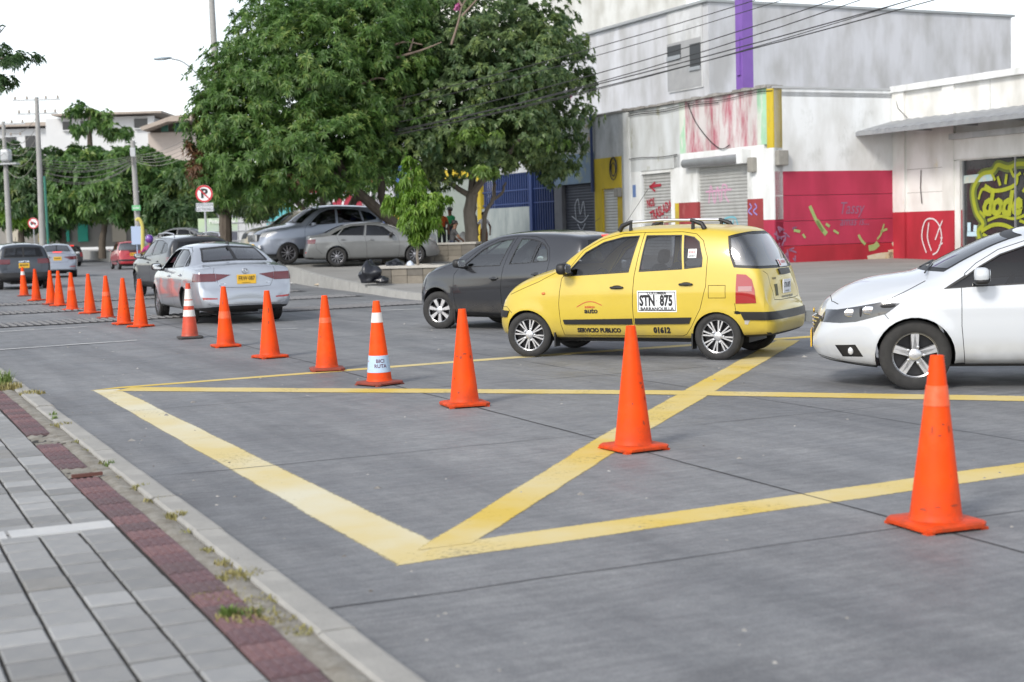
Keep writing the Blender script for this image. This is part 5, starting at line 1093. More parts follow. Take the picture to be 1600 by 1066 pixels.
    for px in (425, 450, 475, 500, 518): a = at(px, 352-.38*(px-425)+40, Y); b_ = at(px, 346-.38*(px-425), Y); mb = MB(); mb.tube([a, b_], .035, 6); mb.build('post', MATS['dark_steel'], rl)
    rl = empty('railing', (0, 0, 0), 0, 'low grey railing along the far pavement behind the silver saloon', 'railing'); Y = 68
    for z_ in (347, 360, 375): mb = MB(); mb.tube([at(358, z_+2, Y), at(432, z_, Y)], .035, 6); mb.build('rail', STEEL, rl)
    for px in (360, 372, 384, 396, 408, 420, 431): mb = MB(); mb.tube([at(px, 348, Y), at(px, 392, Y)], .03, 6); mb.build('post', STEEL, rl)
shop_row()

def back_buildings():
    # grey rendered gable behind the corner shop
    r = empty('building', (0, 0, 0), 0, 'tall windowless grey rendered building behind the white corner shop', 'building')
    Fg = frame(A0+U*9+W*12, -W); RENDER = peel('grey_render', (.54, .55, .58), (.45, .46, .48), .55, .45, (1.4, 1.4, .16), soft=.12)
    def xz(px, py): return on_plane(Fg, px, py)
    xl, zt_ = xz(1106, 3); xr, z2 = xz(1580, 13)
    wbox(Fg, 'wall', RENDER, r, min(xl, xr), max(xl, xr), 0, zt_, -16, 0); wbox(Fg, 'parapet_cap', mat('cap_grey', (.30, .32, .33), .8), r, min(xl, xr)-.15, max(xl, xr)+.15, zt_, zt_+.1, -16.1, .08)
    c0 = Fg @ Vector((max(xl, xr), 0, 0)); Fn = frame(c0, U)       # its side wall, with two small openings in a pale bay
    def nbox(nm, mt, x0, x1, y0, y1, d0, d1, par=r):
        a_, b_ = on_plane(Fn, x1, y1), on_plane(Fn, x0, y0); return wbox(Fn, nm, mt, par, min(a_[0], b_[0]), max(a_[0], b_[0]), a_[1], b_[1], d0, d1)
    nbox('bay_wall', peel('bay_wall', (.56, .57, .58), (.48, .49, .5), .5, 1.), 1044, 1100, 20, 136, 0, .05)
    nbox('bay_recess_shade', mat('bay_shadow_grey', (.34, .345, .35), .9, col2=(.28, .285, .29), nscale=2), 1044, 1098, 70, 134, .05, .06)  # flat panel; its darker grey paints in the shade of a recess
    for x0, x1, y0, y1 in ((1045, 1066, 74, 90), (1080, 1097, 70, 106)):
        wn = nbox('window', mat('dark_opening', (.02, .022, .025), .3), x0, x1, y0, y1, .06, .08); nbox('frame', STEEL, x0, x1, y1, y1+2, .06, .12, wn)
    Fw = frame(A0+U*42+W*2, -W)
    r = empty('building', (0, 0, 0), 0, 'tall plain white building rising behind the broad-leaved tree', 'building')
    PW = peel('plain_white_wall', (.80, .80, .76), (.77, .77, .73), .5, .3, (1, 1, 1), soft=.2)
    xa, za = on_plane(Fw, 1075, 134); xb, zb_ = on_plane(Fw, 800, 100); wbox(Fw, 'wall', PW, r, min(xa, xb), max(xa, xb), 0, 26, -12, 0)
    t, z = on_plane(Fw, 1028, 152); wbox(Fw, 'vent', MATS['dark_opening'], r, t-.3, t+.3, z-.22, z+.22, 0, .03)
    # violet post
    pv = at(1164, 141, 47.2); mb = MB(); mb.M = frame(Vector((pv.x, pv.y, 0)), U); mb.box(-.2, .2, -.2, .2, 5.4, 14); mb.box(-.09, .09, .2, .26, 6.3, 7.5); mb.M = Matrix.Identity(4)
    tag(mb.build('sign_post', mat('violet_paint', (.20, .10, .38), .6, col2=(.16, .08, .32), nscale=2)), 'square violet post rising above the corner shop roof', 'post')
    # far white block at the end of the street
    r = empty('building', (0, 0, 0), 0, 'long white building with tiled eaves beyond the street trees', 'building'); Y = 150
    def pbox(nm, mt, px0, px1, py0, py1, y0, y1, par=r):
        a, b_ = at(px0, py1, y0), at(px1, py0, y0); mb = MB(); mb.box(a.x, b_.x, y0, y1, a.z, b_.z); return mb.build(nm, mt, par)
    FW = mat('far_white', (.60, .61, .62), .9, col2=(.52, .53, .54), nscale=.3); TL = mat('roof_tile', (.30, .25, .22), .9, col2=(.40, .35, .3), nscale=2)
    pbox('wall', FW, 82, 232, 181, 400, Y, Y+14); pbox('roof', TL, 80, 252, 173, 181, Y-1.5, Y+15); pbox('wall', FW, 232, 240, 181, 220, Y-.5, Y)
    for x0, x1, y0, y1 in ((98, 111, 190, 203), (126, 140, 189, 202), (150, 160, 192, 203), (210, 234, 185, 200)): w_ = pbox('window', MATS['dark_opening'], x0, x1, y0, y1, Y-.15, Y); pbox('sill', FW, x0-1, x1+1, y1, y1+2, Y-.4, Y, w_)
    r2 = empty('building', (0, 0, 0), 0, 'cream house with timber eaves and green shutters half hidden by the tree', 'building'); Y = 130
    pbox('wall', mat('far_cream', (.48, .42, .38), .9, col2=(.40, .35, .32), nscale=.4), 240, 330, 205, 400, Y, Y+12, r2); a = [at(218, 199, Y-2), at(268, 181, Y-2), at(300, 178, Y-2), at(300, 188, Y-2), at(262, 190, Y-2), at(222, 204, Y-2)]
    mb = MB(); n = len(a); mb.add(a+[p+Vector((0, 14, 0)) for p in a], [tuple(range(n)), tuple(range(2*n-1, n-1, -1))]+[(i, i+n, (i+1) % n+n, (i+1) % n) for i in range(n)]); mb.build('roof', TL, r2)
    for x0, x1 in ((252, 262), (272, 284)): pbox('window', mat('green_shutter', (.03, .12, .09), .6), x0, x1, 192, 206, Y-.2, Y, r2)
    r3 = empty('building', (0, 0, 0), 0, 'low white building with barred windows behind the utility poles', 'building'); Y = 160
    pbox('wall', FW, -60, 84, 200, 400, Y, Y+12, r3); pbox('roof', TL, -62, 86, 190, 200, Y-1, Y+13, r3)
    for x0, x1 in ((10, 24), (40, 54)): pbox('window', MATS['dark_opening'], x0, x1, 212, 230, Y-.15, Y, r3)
    # street level behind the far trees
    r4 = empty('building', (0, 0, 0), 0, 'row of low shop fronts with teal and ochre panels behind the roadside tree', 'building'); Y = 112
    pbox('wall', mat('mottled_wall', (.34, .33, .31), .9, col2=(.24, .23, .22), nscale=.5), -60, 330, 330, 392, Y, Y+8, r4); pbox('roof', TL, -62, 332, 322, 330, Y-1, Y+9, r4)  # low wall in a mottled warm grey
    for x0, x1, c, nm in ((98, 107, (.04, .40, .30), 'teal_panel'), (122, 136, (.04, .40, .30), 'teal_panel'), (60, 76, (.5, .4, .14), 'ochre_panel'), (176, 196, (.5, .46, .38), 'pale_door'), (10, 30, (.35, .32, .28), 'pale_door')): pbox(nm, mat(nm, c, .7), x0, x1, 348, 378, Y-.2, Y-.05, r4)
    bn = pbox('painted_banner', mat('banner_green', (.42, .55, .30), .7, col2=(.35, .42, .4), nscale=.8), 310, 376, 340, 363, 84, 84.1, None); tag(bn, 'pale green painted wall banner with white lettering beside the no parking sign', 'banner')
    me = text_mesh('Pintu Bayone', .34, 0, .008, .85); p = at(347, 346, 83.9)
    for v in me.vertices: v.co = (p.x+v.co.x, p.y, p.z+v.co.y)
    put_mesh('writing', me, mat('banner_white', (.7, .72, .7), .7), bn)
back_buildings()
# ------------------------------------------------------------------ the cars in the street
YEL = mat('taxi_paint', (.56, .42, .045), .36, coat=.5, col2=(.50, .37, .04), nscale=3., coatr=.08)
GREYP = mat('grey_paint', (.024, .025, .029), .22, .15, coat=1.)
WHITEP = mat('white_paint', (.50, .525, .56), .35, coat=1.)
SILVER = mat('silver_paint', (.40, .43, .48), .30, .55, coat=1.)
SILVER2 = mat('dull_silver_paint', (.20, .205, .205), .38, .4, coat=.6, col2=(.165, .17, .17), nscale=3)
SILVER3 = mat('pale_silver_paint', (.27, .30, .36), .32, .4, coat=1.)
DARKP = mat('dark_grey_paint', (.016, .017, .02), .28, .0, coat=1.)
BLUEGREY = mat('blue_grey_paint', (.018, .024, .034), .28, .0, coat=1.)
BEIGEP = mat('beige_paint', (.40, .36, .27), .45, .1, coat=.5)
REDP = mat('red_paint', (.38, .02, .03), .35, coat=1.)
W8 = dict(n=8, w=.024, hub=.05, taper=.8, bolts=5, twin=.13)
W7 = dict(n=7, w=.085, hub=.055, taper=.45, dark=True)
W5 = dict(n=5, w=.05, hub=.055, taper=1.35, bolts=5, twin=.09)
W10 = dict(n=10, w=.03, hub=.06, taper=1., mat=mat('grey_alloy', (.25, .25, .27), .35, .7))

def sill_dirt(m):
    """road dirt thrown up along the sills: brownish film, densest low on the body"""
    nt = m.node_tree; N, Lk = nt.nodes.new, nt.links.new; b = nt.nodes['Principled BSDF']; src = b.inputs['Base Color'].links[0].from_socket if b.inputs['Base Color'].links else None
    tc = N('ShaderNodeTexCoord'); sx = N('ShaderNodeSeparateXYZ'); Lk(tc.outputs['Object'], sx.inputs[0]); mr = N('ShaderNodeMapRange'); mr.inputs[1].default_value = .48; mr.inputs[2].default_value = .16; Lk(sx.outputs['Z'], mr.inputs[0])
    n = N('ShaderNodeTexNoise'); n.inputs['Scale'].default_value = 7; n.inputs['Detail'].default_value = 8; Lk(tc.outputs['Object'], n.inputs['Vector']); q = N('ShaderNodeMath'); q.operation = 'MULTIPLY'; Lk(mr.outputs[0], q.inputs[0]); Lk(n.outputs['Fac'], q.inputs[1])
    x = N('ShaderNodeMix'); x.data_type = 'RGBA'; Lk(q.outputs[0], x.inputs['Factor']); x.inputs['B'].default_value = (.16, .14, .11, 1)
    if src: Lk(src, x.inputs['A'])
    else: x.inputs['A'].default_value = b.inputs['Base Color'].default_value
    Lk(x.outputs['Result'], b.inputs['Base Color'])
for m_ in (YEL, GREYP, WHITEP, SILVER): sill_dirt(m_)

def taxi():
    p = Vector((2.295, 16.087, 0)); th = .4708; rt = Vector((math.sin(th), math.cos(th), 0)); c = p+rt*(.75-.03)
    root, S_, doors, body = build_car('taxi', TAXI, TAXI_FT, YEL, c, th, 'yellow taxi hatchback with silver roof rails and a white plate painted on its rear door', n=150, wheel=W8, wr=.268, steer=R(9), glassm=TINT)
    d1, d2 = doors[(0, 1)], doors[(1, 1)]
    def side_text(t, size, x, z, material, parent, bold=.0, sx=1., off=.004):
        return put_mesh('writing', S_.project(text_mesh(t, size, 0, bold, sx), M_LEFT(x, z), off), material, parent)
    # painted plate on the rear door
    pl = put_mesh('painted_plate', S_.project(grid_mesh(.475, .245, 10, 6), M_LEFT(.70, .665), .003), PLATEW, d2)
    for w_, h_, dz, dx in ((.45, .008, .105, 0), (.45, .008, -.105, 0), (.008, .218, 0, .221), (.008, .218, 0, -.221)):
        put_mesh('plate_border', S_.project(grid_mesh(w_, h_, 10, 4), M_LEFT(.70+dx, .665+dz), .0045), INK, d2)
    side_text('STN', .165, .815, .668, INK, d2, .008, .62); side_text('875', .165, .585, .668, INK, d2, .008, .62); side_text('*', .06, .70, .66, INK, d2)
    side_text('COLOMBIA', .042, .70, .757, INK, d2, .002, 1.1); side_text('BARRANQUILLA', .050, .70, .578, INK, d2, .002, 1.1)
    side_text('SERVICIO PUBLICO', .068, 1.44, .325, INK, d1, .004, .95); side_text('01612', .088, .66, .33, INK, d2, .006, .92)
    side_text('auto', .085, 1.52, .555, INK, d1, .003, 1.1); put_mesh('writing', S_.project(smudge_mesh(.13, .03, 6, 8), M_LEFT(1.53, .60), .004), INKRED, d1)
    sw = MB(); arc = [(1.70-.32*t, .60+.055*math.sin(math.pi*t)+.02*t, 0) for t in np.linspace(0, 1, 10)]
    for a, b in zip(arc[:-1], arc[1:]):
        ya = S_.bvh.ray_cast(Vector((a[0], 3, a[1])), Vector((0, -1, 0)))[0].y+.004
        sw.add([(a[0], ya, a[1]-.004), (b[0], ya, b[1]-.004), (b[0], ya, b[1]+.004), (a[0], ya, a[1]+.004)], [(3, 2, 1, 0)])
    sw.build('logo_stroke', INKRED, d1)
    # rear
    plate_on(S_, root, 0, .80, .30, .155, -1, [('STN 875', .085, .01, .78), ('BARRANQUILLA', .022, -.055, 1.)], PLATEW)
    put_mesh('sticker', S_.project(grid_mesh(.09, .13, 3, 4), M_TAIL(.36, .77), .003, axis=-1), mat('dark_sticker', (.09, .085, .03), .6), root)
    for w_, y, z, n_ in ((.44, -.02, .685, 16), (.09, .36, .90, 6)): put_mesh('writing', S_.project(smudge_mesh(w_, .028, n_, n_), M_TAIL(y, z), .004, axis=-1), INK, root)
    put_mesh('sticker', S_.project(grid_mesh(.34, .085, 8, 3), M_TAIL(-.06, 1.065), .006, axis=-1), PLATEW, root)
    put_mesh('writing', S_.project(text_mesh('3', .085, 0, .004, 1.1), M_TAIL(.07, 1.065), .009, axis=-1), INKRED, root)
    put_mesh('writing', S_.project(smudge_mesh(.2, .035, 8, 3), M_TAIL(-.09, 1.075), .009, axis=-1), INKRED, root)
    st = put_mesh('sticker', S_.project(grid_mesh(.10, .10, 4, 4), M_LEFT(.29, 1.20), .002), PLATEW, d2)
    put_mesh('writing', S_.project(smudge_mesh(.085, .036, 4, 5), M_LEFT(.29, 1.215), .004), INKRED, d2); put_mesh('writing', S_.project(smudge_mesh(.07, .03, 4, 6), M_LEFT(.29, 1.172), .004), INK, d2)
    # tail lamp bands, side indicator, lock, roof rails
    for sg in (1, -1):
        me = S_.project(grid_mesh(.15, .055, 8, 3), M_LEFT(-.335, .80), .010, side=sg); put_mesh('reversing_lamp', me, mat('pinkish_lens', (.34, .15, .15), .15, coat=1.), root)
        mb = MB(); h = S_.bvh.ray_cast(Vector((2.13, 3, .76)), Vector((0, -1, 0)))[0]; mb.rbox((2.13, h.y*sg, .76), (.05, .025, .032), 2.4); mb.build('side_indicator', AMBER, root, smooth=True)
        rb = MB(); rb.tube([(1.12, .5*sg, 1.565), (.7, .5*sg, 1.585), (.32, .5*sg, 1.573)], .016, 10); rail = rb.build('roof_rail', ALLOY, root, smooth=True)
        for x0, x1 in ((1.24, 1.10), (.20, .34)):
            ft_ = MB(); ft_.tube([(x0, .5*sg, 1.47), (x0+(x1-x0)*.25, .5*sg, 1.53), (x1, .5*sg, 1.57), (x1+(x1-x0)*.2, .5*sg, 1.575)], [.03, .028, .022, .02], 10); ft_.tube([(x1, .5*sg, 1.57), (x1+.0, .5*sg, 1.47)], [.018, .024], 8)
            ft_.build('rail_foot', BLACK, rail, smooth=True)
    mb = MB(); mb.tube([(2.02, .2, 1.125), (1.97, .55, 1.10)], .008, 6); mb.build('wiper', BLACK, root)
    mb = MB(); mb.tube([(1.30, .30, 1.49), (.95, .31, 1.95)], .0025, 5); mb.build('aerial', BLACK, root)
    # worn patch above the rear arch and mud flaps
    for x, z, w_, h_, mt in ((-.245, .535, .10, .05, GAP), (-.34, .44, .08, .09, mat('bare_filler', (.42, .40, .38), .7))):
        me = S_.project(bl_blob(w_, h_), M_LEFT(x, z), .003); put_mesh('paint_damage', me, mt, body)
    for sg in (1, -1):
        mb = MB(); mb.box(.29, .305, (.58 if sg > 0 else -.72), (.72 if sg > 0 else -.58), .12, .30); mb.build('mud_flap', BLACK, root); mb = MB(); mb.box(2.0, 2.015, (.58 if sg > 0 else -.72), (.72 if sg > 0 else -.58), .13, .30); mb.build('mud_flap', BLACK, root)
    return root

def bl_blob(w, h, n=14):
    vs = [(0, 0, 0)]; rr = random.Random(int(w*1e4))
    for i in range(n):
        a = 2*math.pi*i/n; k = rr.uniform(.55, 1.05); vs.append((math.cos(a)*w/2*k, math.sin(a)*h/2*k, 0))
    me = bpy.data.meshes.new('blob'); me.from_pydata(vs, [], [(0, i+1, (i+1) % n+1) for i in range(n)]); return me
def ground_z(p):
    """height of the road or the far pavement under a point"""
    u, w = p.x*U.x+p.y*U.y, p.x*W.x+p.y*W.y; return zplaza(u)+.005 if w > float(fk(u)) else 0.
def all_cars():
    taxi()
    # grey hatchback
    root, S_, doors, body = build_car('hatchback', MICRA, MICRA_FT, GREYP, (1.17, 21.695), .7236, 'dark grey rounded hatchback with silver hubcaps, partly behind the yellow taxi', n=120, wheel=W7, wr=.295, steer=R(16), glassm=CLEAR)
    for sg in (1, -1):
        mb = MB(); mb.box(2.02, 2.035, (.66 if sg > 0 else -.80), (.80 if sg > 0 else -.66), .10, .32); mb.build('mud_flap', BLACK, root)
    mb = MB(); mb.tube([(.05, 0, 1.49), (-.25, 0, 1.66)], .003, 5); mb.build('aerial', BLACK, root)
    # white hatchback
    root, S_, doors, body = build_car('hatchback', ONIX, ONIX_FT, WHITEP, (6.163, 12.932), .2392, 'white hatchback with five-spoke alloy wheels and a swept back headlight', n=140, wheel=W5, wr=.312, steer=R(2), glassm=TINTDARK)
    for sg in (1, -1):
        for x, z, r in ((3.02, .69, .05), (2.86, .715, .045)):
            hl = MB(); h = S_.bvh.ray_cast(Vector((x, 3, z)), Vector((0, -1, 0)))[0]; hl.rbox((x, (h.y+.002)*sg, z), (.13, .02, .075), 2.6)
            hl.build('headlight_reflector', CHROME, root, smooth=True)
        for x, z, w_, h_ in ((2.70, .755, .14, .035), (2.94, .70, .02, .09)):
            dk = MB(); h = S_.bvh.ray_cast(Vector((x, 3, z)), Vector((0, -1, 0)))[0]; dk.rbox((x, (h.y+.004)*sg, z), (w_, .02, h_), 3)
            dk.build('headlight_bezel', INK, root, smooth=True)
        h = S_.bvh.ray_cast(Vector((3.03, 3, .345)), Vector((0, -1, 0)))[0]; mb = MB(); mb.rbox((3.03, (h.y-.01)*sg, .345), (.05, .03, .07), 2.2); mb.build('fog_lamp', WHITEL, root, smooth=True)
    for z in (.52, .555, .59, .625): gl = MB(); gl.tube([(3.385-.55*y*y, y, z) for y in np.linspace(-.36, .36, 9)], .007, 6); gl.build('grille_bar', CHROME, root, smooth=True)
    mb = MB(); mb.rbox((3.372, 0, .68), (.02, .14, .05), 3); mb.build('badge', mat('gold_badge', (.6, .38, .06), .3, .8), root, smooth=True)
    plate_on(S_, root, 0, .42, .33, .16, 1, [('~1', .085, .01, .75)], PLATEY)
    mb = MB(); mb.tube([(2.38, .62, 1.035), (2.30, .15, 1.12)], .008, 6); mb.tube([(2.40, .05, 1.07), (2.26, -.42, 1.12)], .008, 6); mb.build('wiper', BLACK, root)
    mb = MB(); mb.tube([(1.3, 0, 1.46), (1.02, 0, 1.62)], .004, 5); mb.build('aerial', BLACK, root)
    # silver saloon seen from behind
    root, S_, doors, body = build_car('saloon', JETTA, JETTA_FT, SILVER, (-5.098, 26.425), 1.146, 'silver saloon seen from behind with yellow plate and wide dark red tail lights', n=130, wheel=W10, wr=.315, glassm=TINT)
    plate_on(S_, root, -.02, .79, .34, .165, -1, [('FRW·087', .105, .012, .72), ('BOGOTA D.C.', .024, -.062, 1.)], PLATEY)
    mb = MB(); mb.M = Matrix.Translation((-1.025, 0, .935)); mb.tube([(0, .045*math.cos(a), .045*math.sin(a)) for a in np.linspace(0, 2*math.pi, 21)], .006, 6, False); bd = mb.build('badge', CHROME, root, smooth=True)
    vw = MB()
    for z0, zs_ in ((.93, 1), ):
        for ys in ((-.028, -.012, 0, .012, .028),): vw.tube([(-1.03, ys[0], .965), (-1.03, ys[1], .935), (-1.03, ys[2], .955), (-1.03, ys[3], .935), (-1.03, ys[4], .965)], .004, 5); vw.tube([(-1.03, -.032, .945), (-1.03, -.013, .90), (-1.03, 0, .93), (-1.03, .013, .90), (-1.03, .032, .945)], .004, 5)
    vw.build('badge_letters', CHROME, bd)
    for t, y, z in (('JETTA', .42, .72), ('TSI', -.40, .72)):
        me = text_mesh(t, .045, 0, .001, 1.2); put_mesh('writing', S_.project(me, M_TAIL(y, z), .005, axis=-1), CHROME, root)
    mb = MB(); mb.add([(.30, -.03, 1.42), (.30, .03, 1.42), (.12, .012, 1.40), (.12, -.012, 1.40), (.17, .004, 1.475), (.17, -.004, 1.475)], [(0, 1, 4, 5), (1, 2, 4), (0, 5, 3), (2, 3, 5, 4)]); mb.build('roof_fin', BLACK, root)
    # dark SUV ahead of it
    p = at(300, 455, 40)
    root, S_, doors, body = build_car('suv', SUV, SUV_FT, DARKP, at(305, 452, 38).to_2d(), 1.08, 'dark grey suv with silver roof bars ahead of the silver saloon', n=80, wheel=W10, wr=.345, glassm=TINT, interior=False)
    for sg in (1, -1):
        rb = MB(); rb.tube([(1.2, .60*sg, 1.60), (1.1, .60*sg, 1.68), (.3, .60*sg, 1.70), (-.35, .60*sg, 1.66), (-.42, .60*sg, 1.57)], .02, 8); rb.build('roof_rail', ALLOY, root, smooth=True)
    mb = MB(); mb.add([(-.2, -.03, 1.61), (-.2, .03, 1.61), (-.38, .012, 1.59), (-.38, -.012, 1.59), (-.32, 0, 1.69)], [(0, 1, 4), (1, 2, 4), (2, 3, 4), (3, 0, 4)]); mb.build('roof_fin', BLACK, root)
    # crossover at the far end of the cones
    root, S_, doors, body = build_car('crossover', SUV, SUV_FT, BLUEGREY, at(36, 445, 49).to_2d(), 1.16, 'blue grey crossover seen from behind with black lower bumper and yellow plate', n=70, wheel=W10, wr=.33, kx=.94, ky=.97, kz=.95, interior=False, detail=False)
    plate_on(S_, root, 0, .80, .34, .165, -1, [('~2', .105, .012, .72)], PLATEY)
    me = text_mesh('CAPTUR', .07, 0, .002, 1.3); put_mesh('writing', S_.project(me, M_TAIL(0, .93), .01, axis=-1), CHROME, root)
    mb = MB(); mb.tube([(-.3, .2, 1.55), (-.45, .2, 1.75)], .006, 5); mb.build('aerial', BLACK, root)
    # silver notchback beyond
    root, S_, doors, body = build_car('saloon', JETTA, JETTA_FT, SILVER3, at(90, 424, 64).to_2d(), 1.24, 'pale silver saloon seen from behind beside the blue grey crossover', n=70, wheel=W10, wr=.30, kx=.93, ky=.95, kz=1.03, interior=False, detail=False)
    plate_on(S_, root, 0, .84, .34, .165, -1, [('~3', .105, .012, .72)], PLATEY)
    mb = MB(); mb.rbox((-.93, 0, 1.125), (.05, .42, .03), 3); mb.build('brake_lamp', BRAKE, root, smooth=True)
    # parked silver saloon under the trees (facing away from the silver suv)
    p = at(516, 421, 47)+Vector((.1, .8, 0))
    build_car('saloon', JETTA, JETTA_FT, SILVER2, p.to_2d(), R(170), 'dull silver saloon parked on the pavement beside the tree planter', n=80, wheel=W10, wr=.31, kx=.95, ky=.95, kz=.98, glassm=TINTDARK, interior=False, z=ground_z(p))
    p2 = at(572, 417, 50)+Vector((-.46, .8, 0))
    root, S_, doors, body = build_car('suv', SUV, SUV_FT, SILVER3, p2.to_2d(), R(-30), 'large pale silver suv parked behind the dull silver saloon', n=80, wheel=W10, wr=.38, kx=1.05, ky=1.0, kz=1.2, glassm=TINTDARK, interior=False, z=ground_z(p2))
    for y in np.linspace(-.36, .36, 9): gl = MB(); gl.box(3.72, 3.78, y-.015, y+.015, .78, 1.02); gl.build('grille_bar', CHROME, root)
    plate_on(S_, root, 0, .62, .34, .165, 1, [('~4', .1, .01, .72)], PLATEY)
    for sg in (1, -1): mb = MB(); mb.M = Matrix.Translation((3.70, .62*sg, .58)) @ Matrix.Rotation(R(90), 4, 'Z'); mb.lathe([(.10, -.02), (.10, -.05), (.075, -.06), (.001, -.05)], 16, 'y'); mb.build('fog_lamp', WHITEL, root, smooth=True)
    p3 = at(506, 405, 60)
    build_car('suv', SUV, SUV_FT, BEIGEP, p3.to_2d(), R(-25), 'beige off-roader parked behind the pale silver suv', n=60, wheel=W10, wr=.36, kx=.95, ky=.97, kz=1.1, glassm=TINTDARK, interior=False, detail=False, z=ground_z(p3))
    # cars further down the street
    for nm, spc, ftc, pt, px, py, Y, th, lb, kz in (
        ('hatchback', TAXI, TAXI_FT, REDP, 205, 402, 78, R(66), 'red hatchback with its tail towards the motorcyclist', 1.0),
        ('saloon', JETTA, JETTA_FT, SILVER2, 312, 392, 86, R(20), 'silver grey car beyond the dark suv beside the painted banner', 1.02),
        ('saloon', JETTA, JETTA_FT, WHITEP, 40, 392, 88, R(60), 'white saloon parked beyond the blue grey crossover', 1.0),
        ('suv', SUV, SUV_FT, SILVER3, 8, 386, 96, R(60), 'pale suv parked beyond the white saloon', .95),
        ('hatchback', MICRA, MICRA_FT, DARKP, 106, 392, 92, R(40), 'dark hatchback parked near the roadside tree', .95)):
        p = at(px, py, Y)
        root, S_, doors, body = build_car(nm, spc, ftc, pt, p.to_2d(), th, lb, n=46, wheel=W10, wr=.3, kz=kz, glassm=TINTDARK, interior=False, detail=False, z=ground_z(p))
        if pt is REDP: plate_on(S_, root, 0, .80, .3, .15, -1, [('~5', .085, .01, .75)], PLATEY)
all_cars()
# ------------------------------------------------------------------ trees
def leaf_mat(name, c0, c1, c2, trans=.3):
    m = bpy.data.materials.new(name); m.use_nodes = True; nt = m.node_tree; N, Lk = nt.nodes.new, nt.links.new; b = nt.nodes['Principled BSDF']; out = nt.nodes['Material Output']
    a = N('ShaderNodeAttribute'); a.attribute_name = 'leaf'; r = N('ShaderNodeValToRGB'); e = r.color_ramp.elements; e[0].position = .05; e[0].color = (*c0, 1); e[1].position = .97; e[1].color = (*c2, 1); k = e.new(.6); k.color = (*c1, 1)
    Lk(a.outputs['Fac'], r.inputs[0]); Lk(r.outputs[0], b.inputs['Base Color']); b.inputs['Roughness'].default_value = .42; b.inputs['Specular IOR Level'].default_value = .45
    t = N('ShaderNodeBsdfTranslucent'); Lk(r.outputs[0], t.inputs[0]); mx = N('ShaderNodeMixShader'); mx.inputs[0].default_value = trans; Lk(b.outputs[0], mx.inputs[1]); Lk(t.outputs[0], mx.inputs[2]); Lk(mx.outputs[0], out.inputs[0]); return m
def leaves(name, pos, dirs, nrm, L, Wd, val, material, parent, droop=.25):
    """one mesh of pointed, slightly folded leaves"""
    n = len(pos); d = dirs/np.linalg.norm(dirs, axis=1, keepdims=True); s = np.cross(d, nrm); s /= np.linalg.norm(s, axis=1, keepdims=True)+1e-9; up = np.cross(s, d)
    L, Wd = np.asarray(L)[:, None], np.asarray(Wd)[:, None]; dz = np.array([[0, 0, -1.]])
    V = np.empty((n, 4, 3)); V[:, 0] = pos; V[:, 1] = pos+d*L*.45+s*Wd*.5+up*Wd*.18; V[:, 2] = pos+d*L+dz*L*droop; V[:, 3] = pos+d*L*.45-s*Wd*.5+up*Wd*.18
    me = bpy.data.meshes.new(name); me.vertices.add(n*4); me.vertices.foreach_set('co', V.reshape(-1))
    base = np.arange(n)[:, None]*4; tri = np.concatenate([base+[0, 1, 2], base+[0, 2, 3]], 1).reshape(-1)
    me.loops.add(n*6); me.loops.foreach_set('vertex_index', tri.astype(np.int32)); me.polygons.add(n*2); me.polygons.foreach_set('loop_start', np.arange(0, n*6, 3, dtype=np.int32)); me.polygons.foreach_set('loop_total', np.full(n*2, 3, np.int32)); me.update(calc_edges=True)
    at_ = me.attributes.new('leaf', 'FLOAT', 'POINT'); at_.data.foreach_set('value', np.repeat(val, 4).astype(np.float32)); me.materials.append(material)
    return link(bpy.data.objects.new(name, me), parent)
def crown_points(blobs, n_clump, per, rad, rng, inner=.55):
    """leaf-cluster centres on the shells of uneven blobs: (centre, outward, clump id)"""
    B = np.array(blobs, float); vol = (B[:, 3]*B[:, 4]*B[:, 5])**.67; pick = rng.choice(len(B), n_clump*3, p=vol/vol.sum())
    d = rng.normal(size=(n_clump*3, 3)); d /= np.linalg.norm(d, axis=1, keepdims=True); rr = rng.uniform(inner, 1.04, (n_clump*3, 1))**.7
    c = B[pick, :3]+d*B[pick, 3:]*rr
    # drop clumps buried deep inside another blob
    keep = np.ones(len(c), bool)
    for b in B:
        q = np.linalg.norm((c-b[:3])/b[3:], axis=1); keep &= q > (inner*.82 if inner > .3 else 0)
    c, d = c[keep][:n_clump], d[keep][:n_clump]
    cs = rng.uniform(.6, 1.35, len(c))[:, None]
    off = rng.normal(size=(len(c), per, 3)); off /= np.linalg.norm(off, axis=2, keepdims=True); off *= rng.uniform(.2, 1, (len(c), per, 1))**.5*rad*cs[:, None]*np.array([1, 1, .62])
    P = c[:, None]+off; O = d[:, None]*.7+off/(rad)*.8+np.array([0, 0, .25]); cid = np.repeat(np.arange(len(c)), per)
    return P.reshape(-1, 3), O.reshape(-1, 3), cid, c
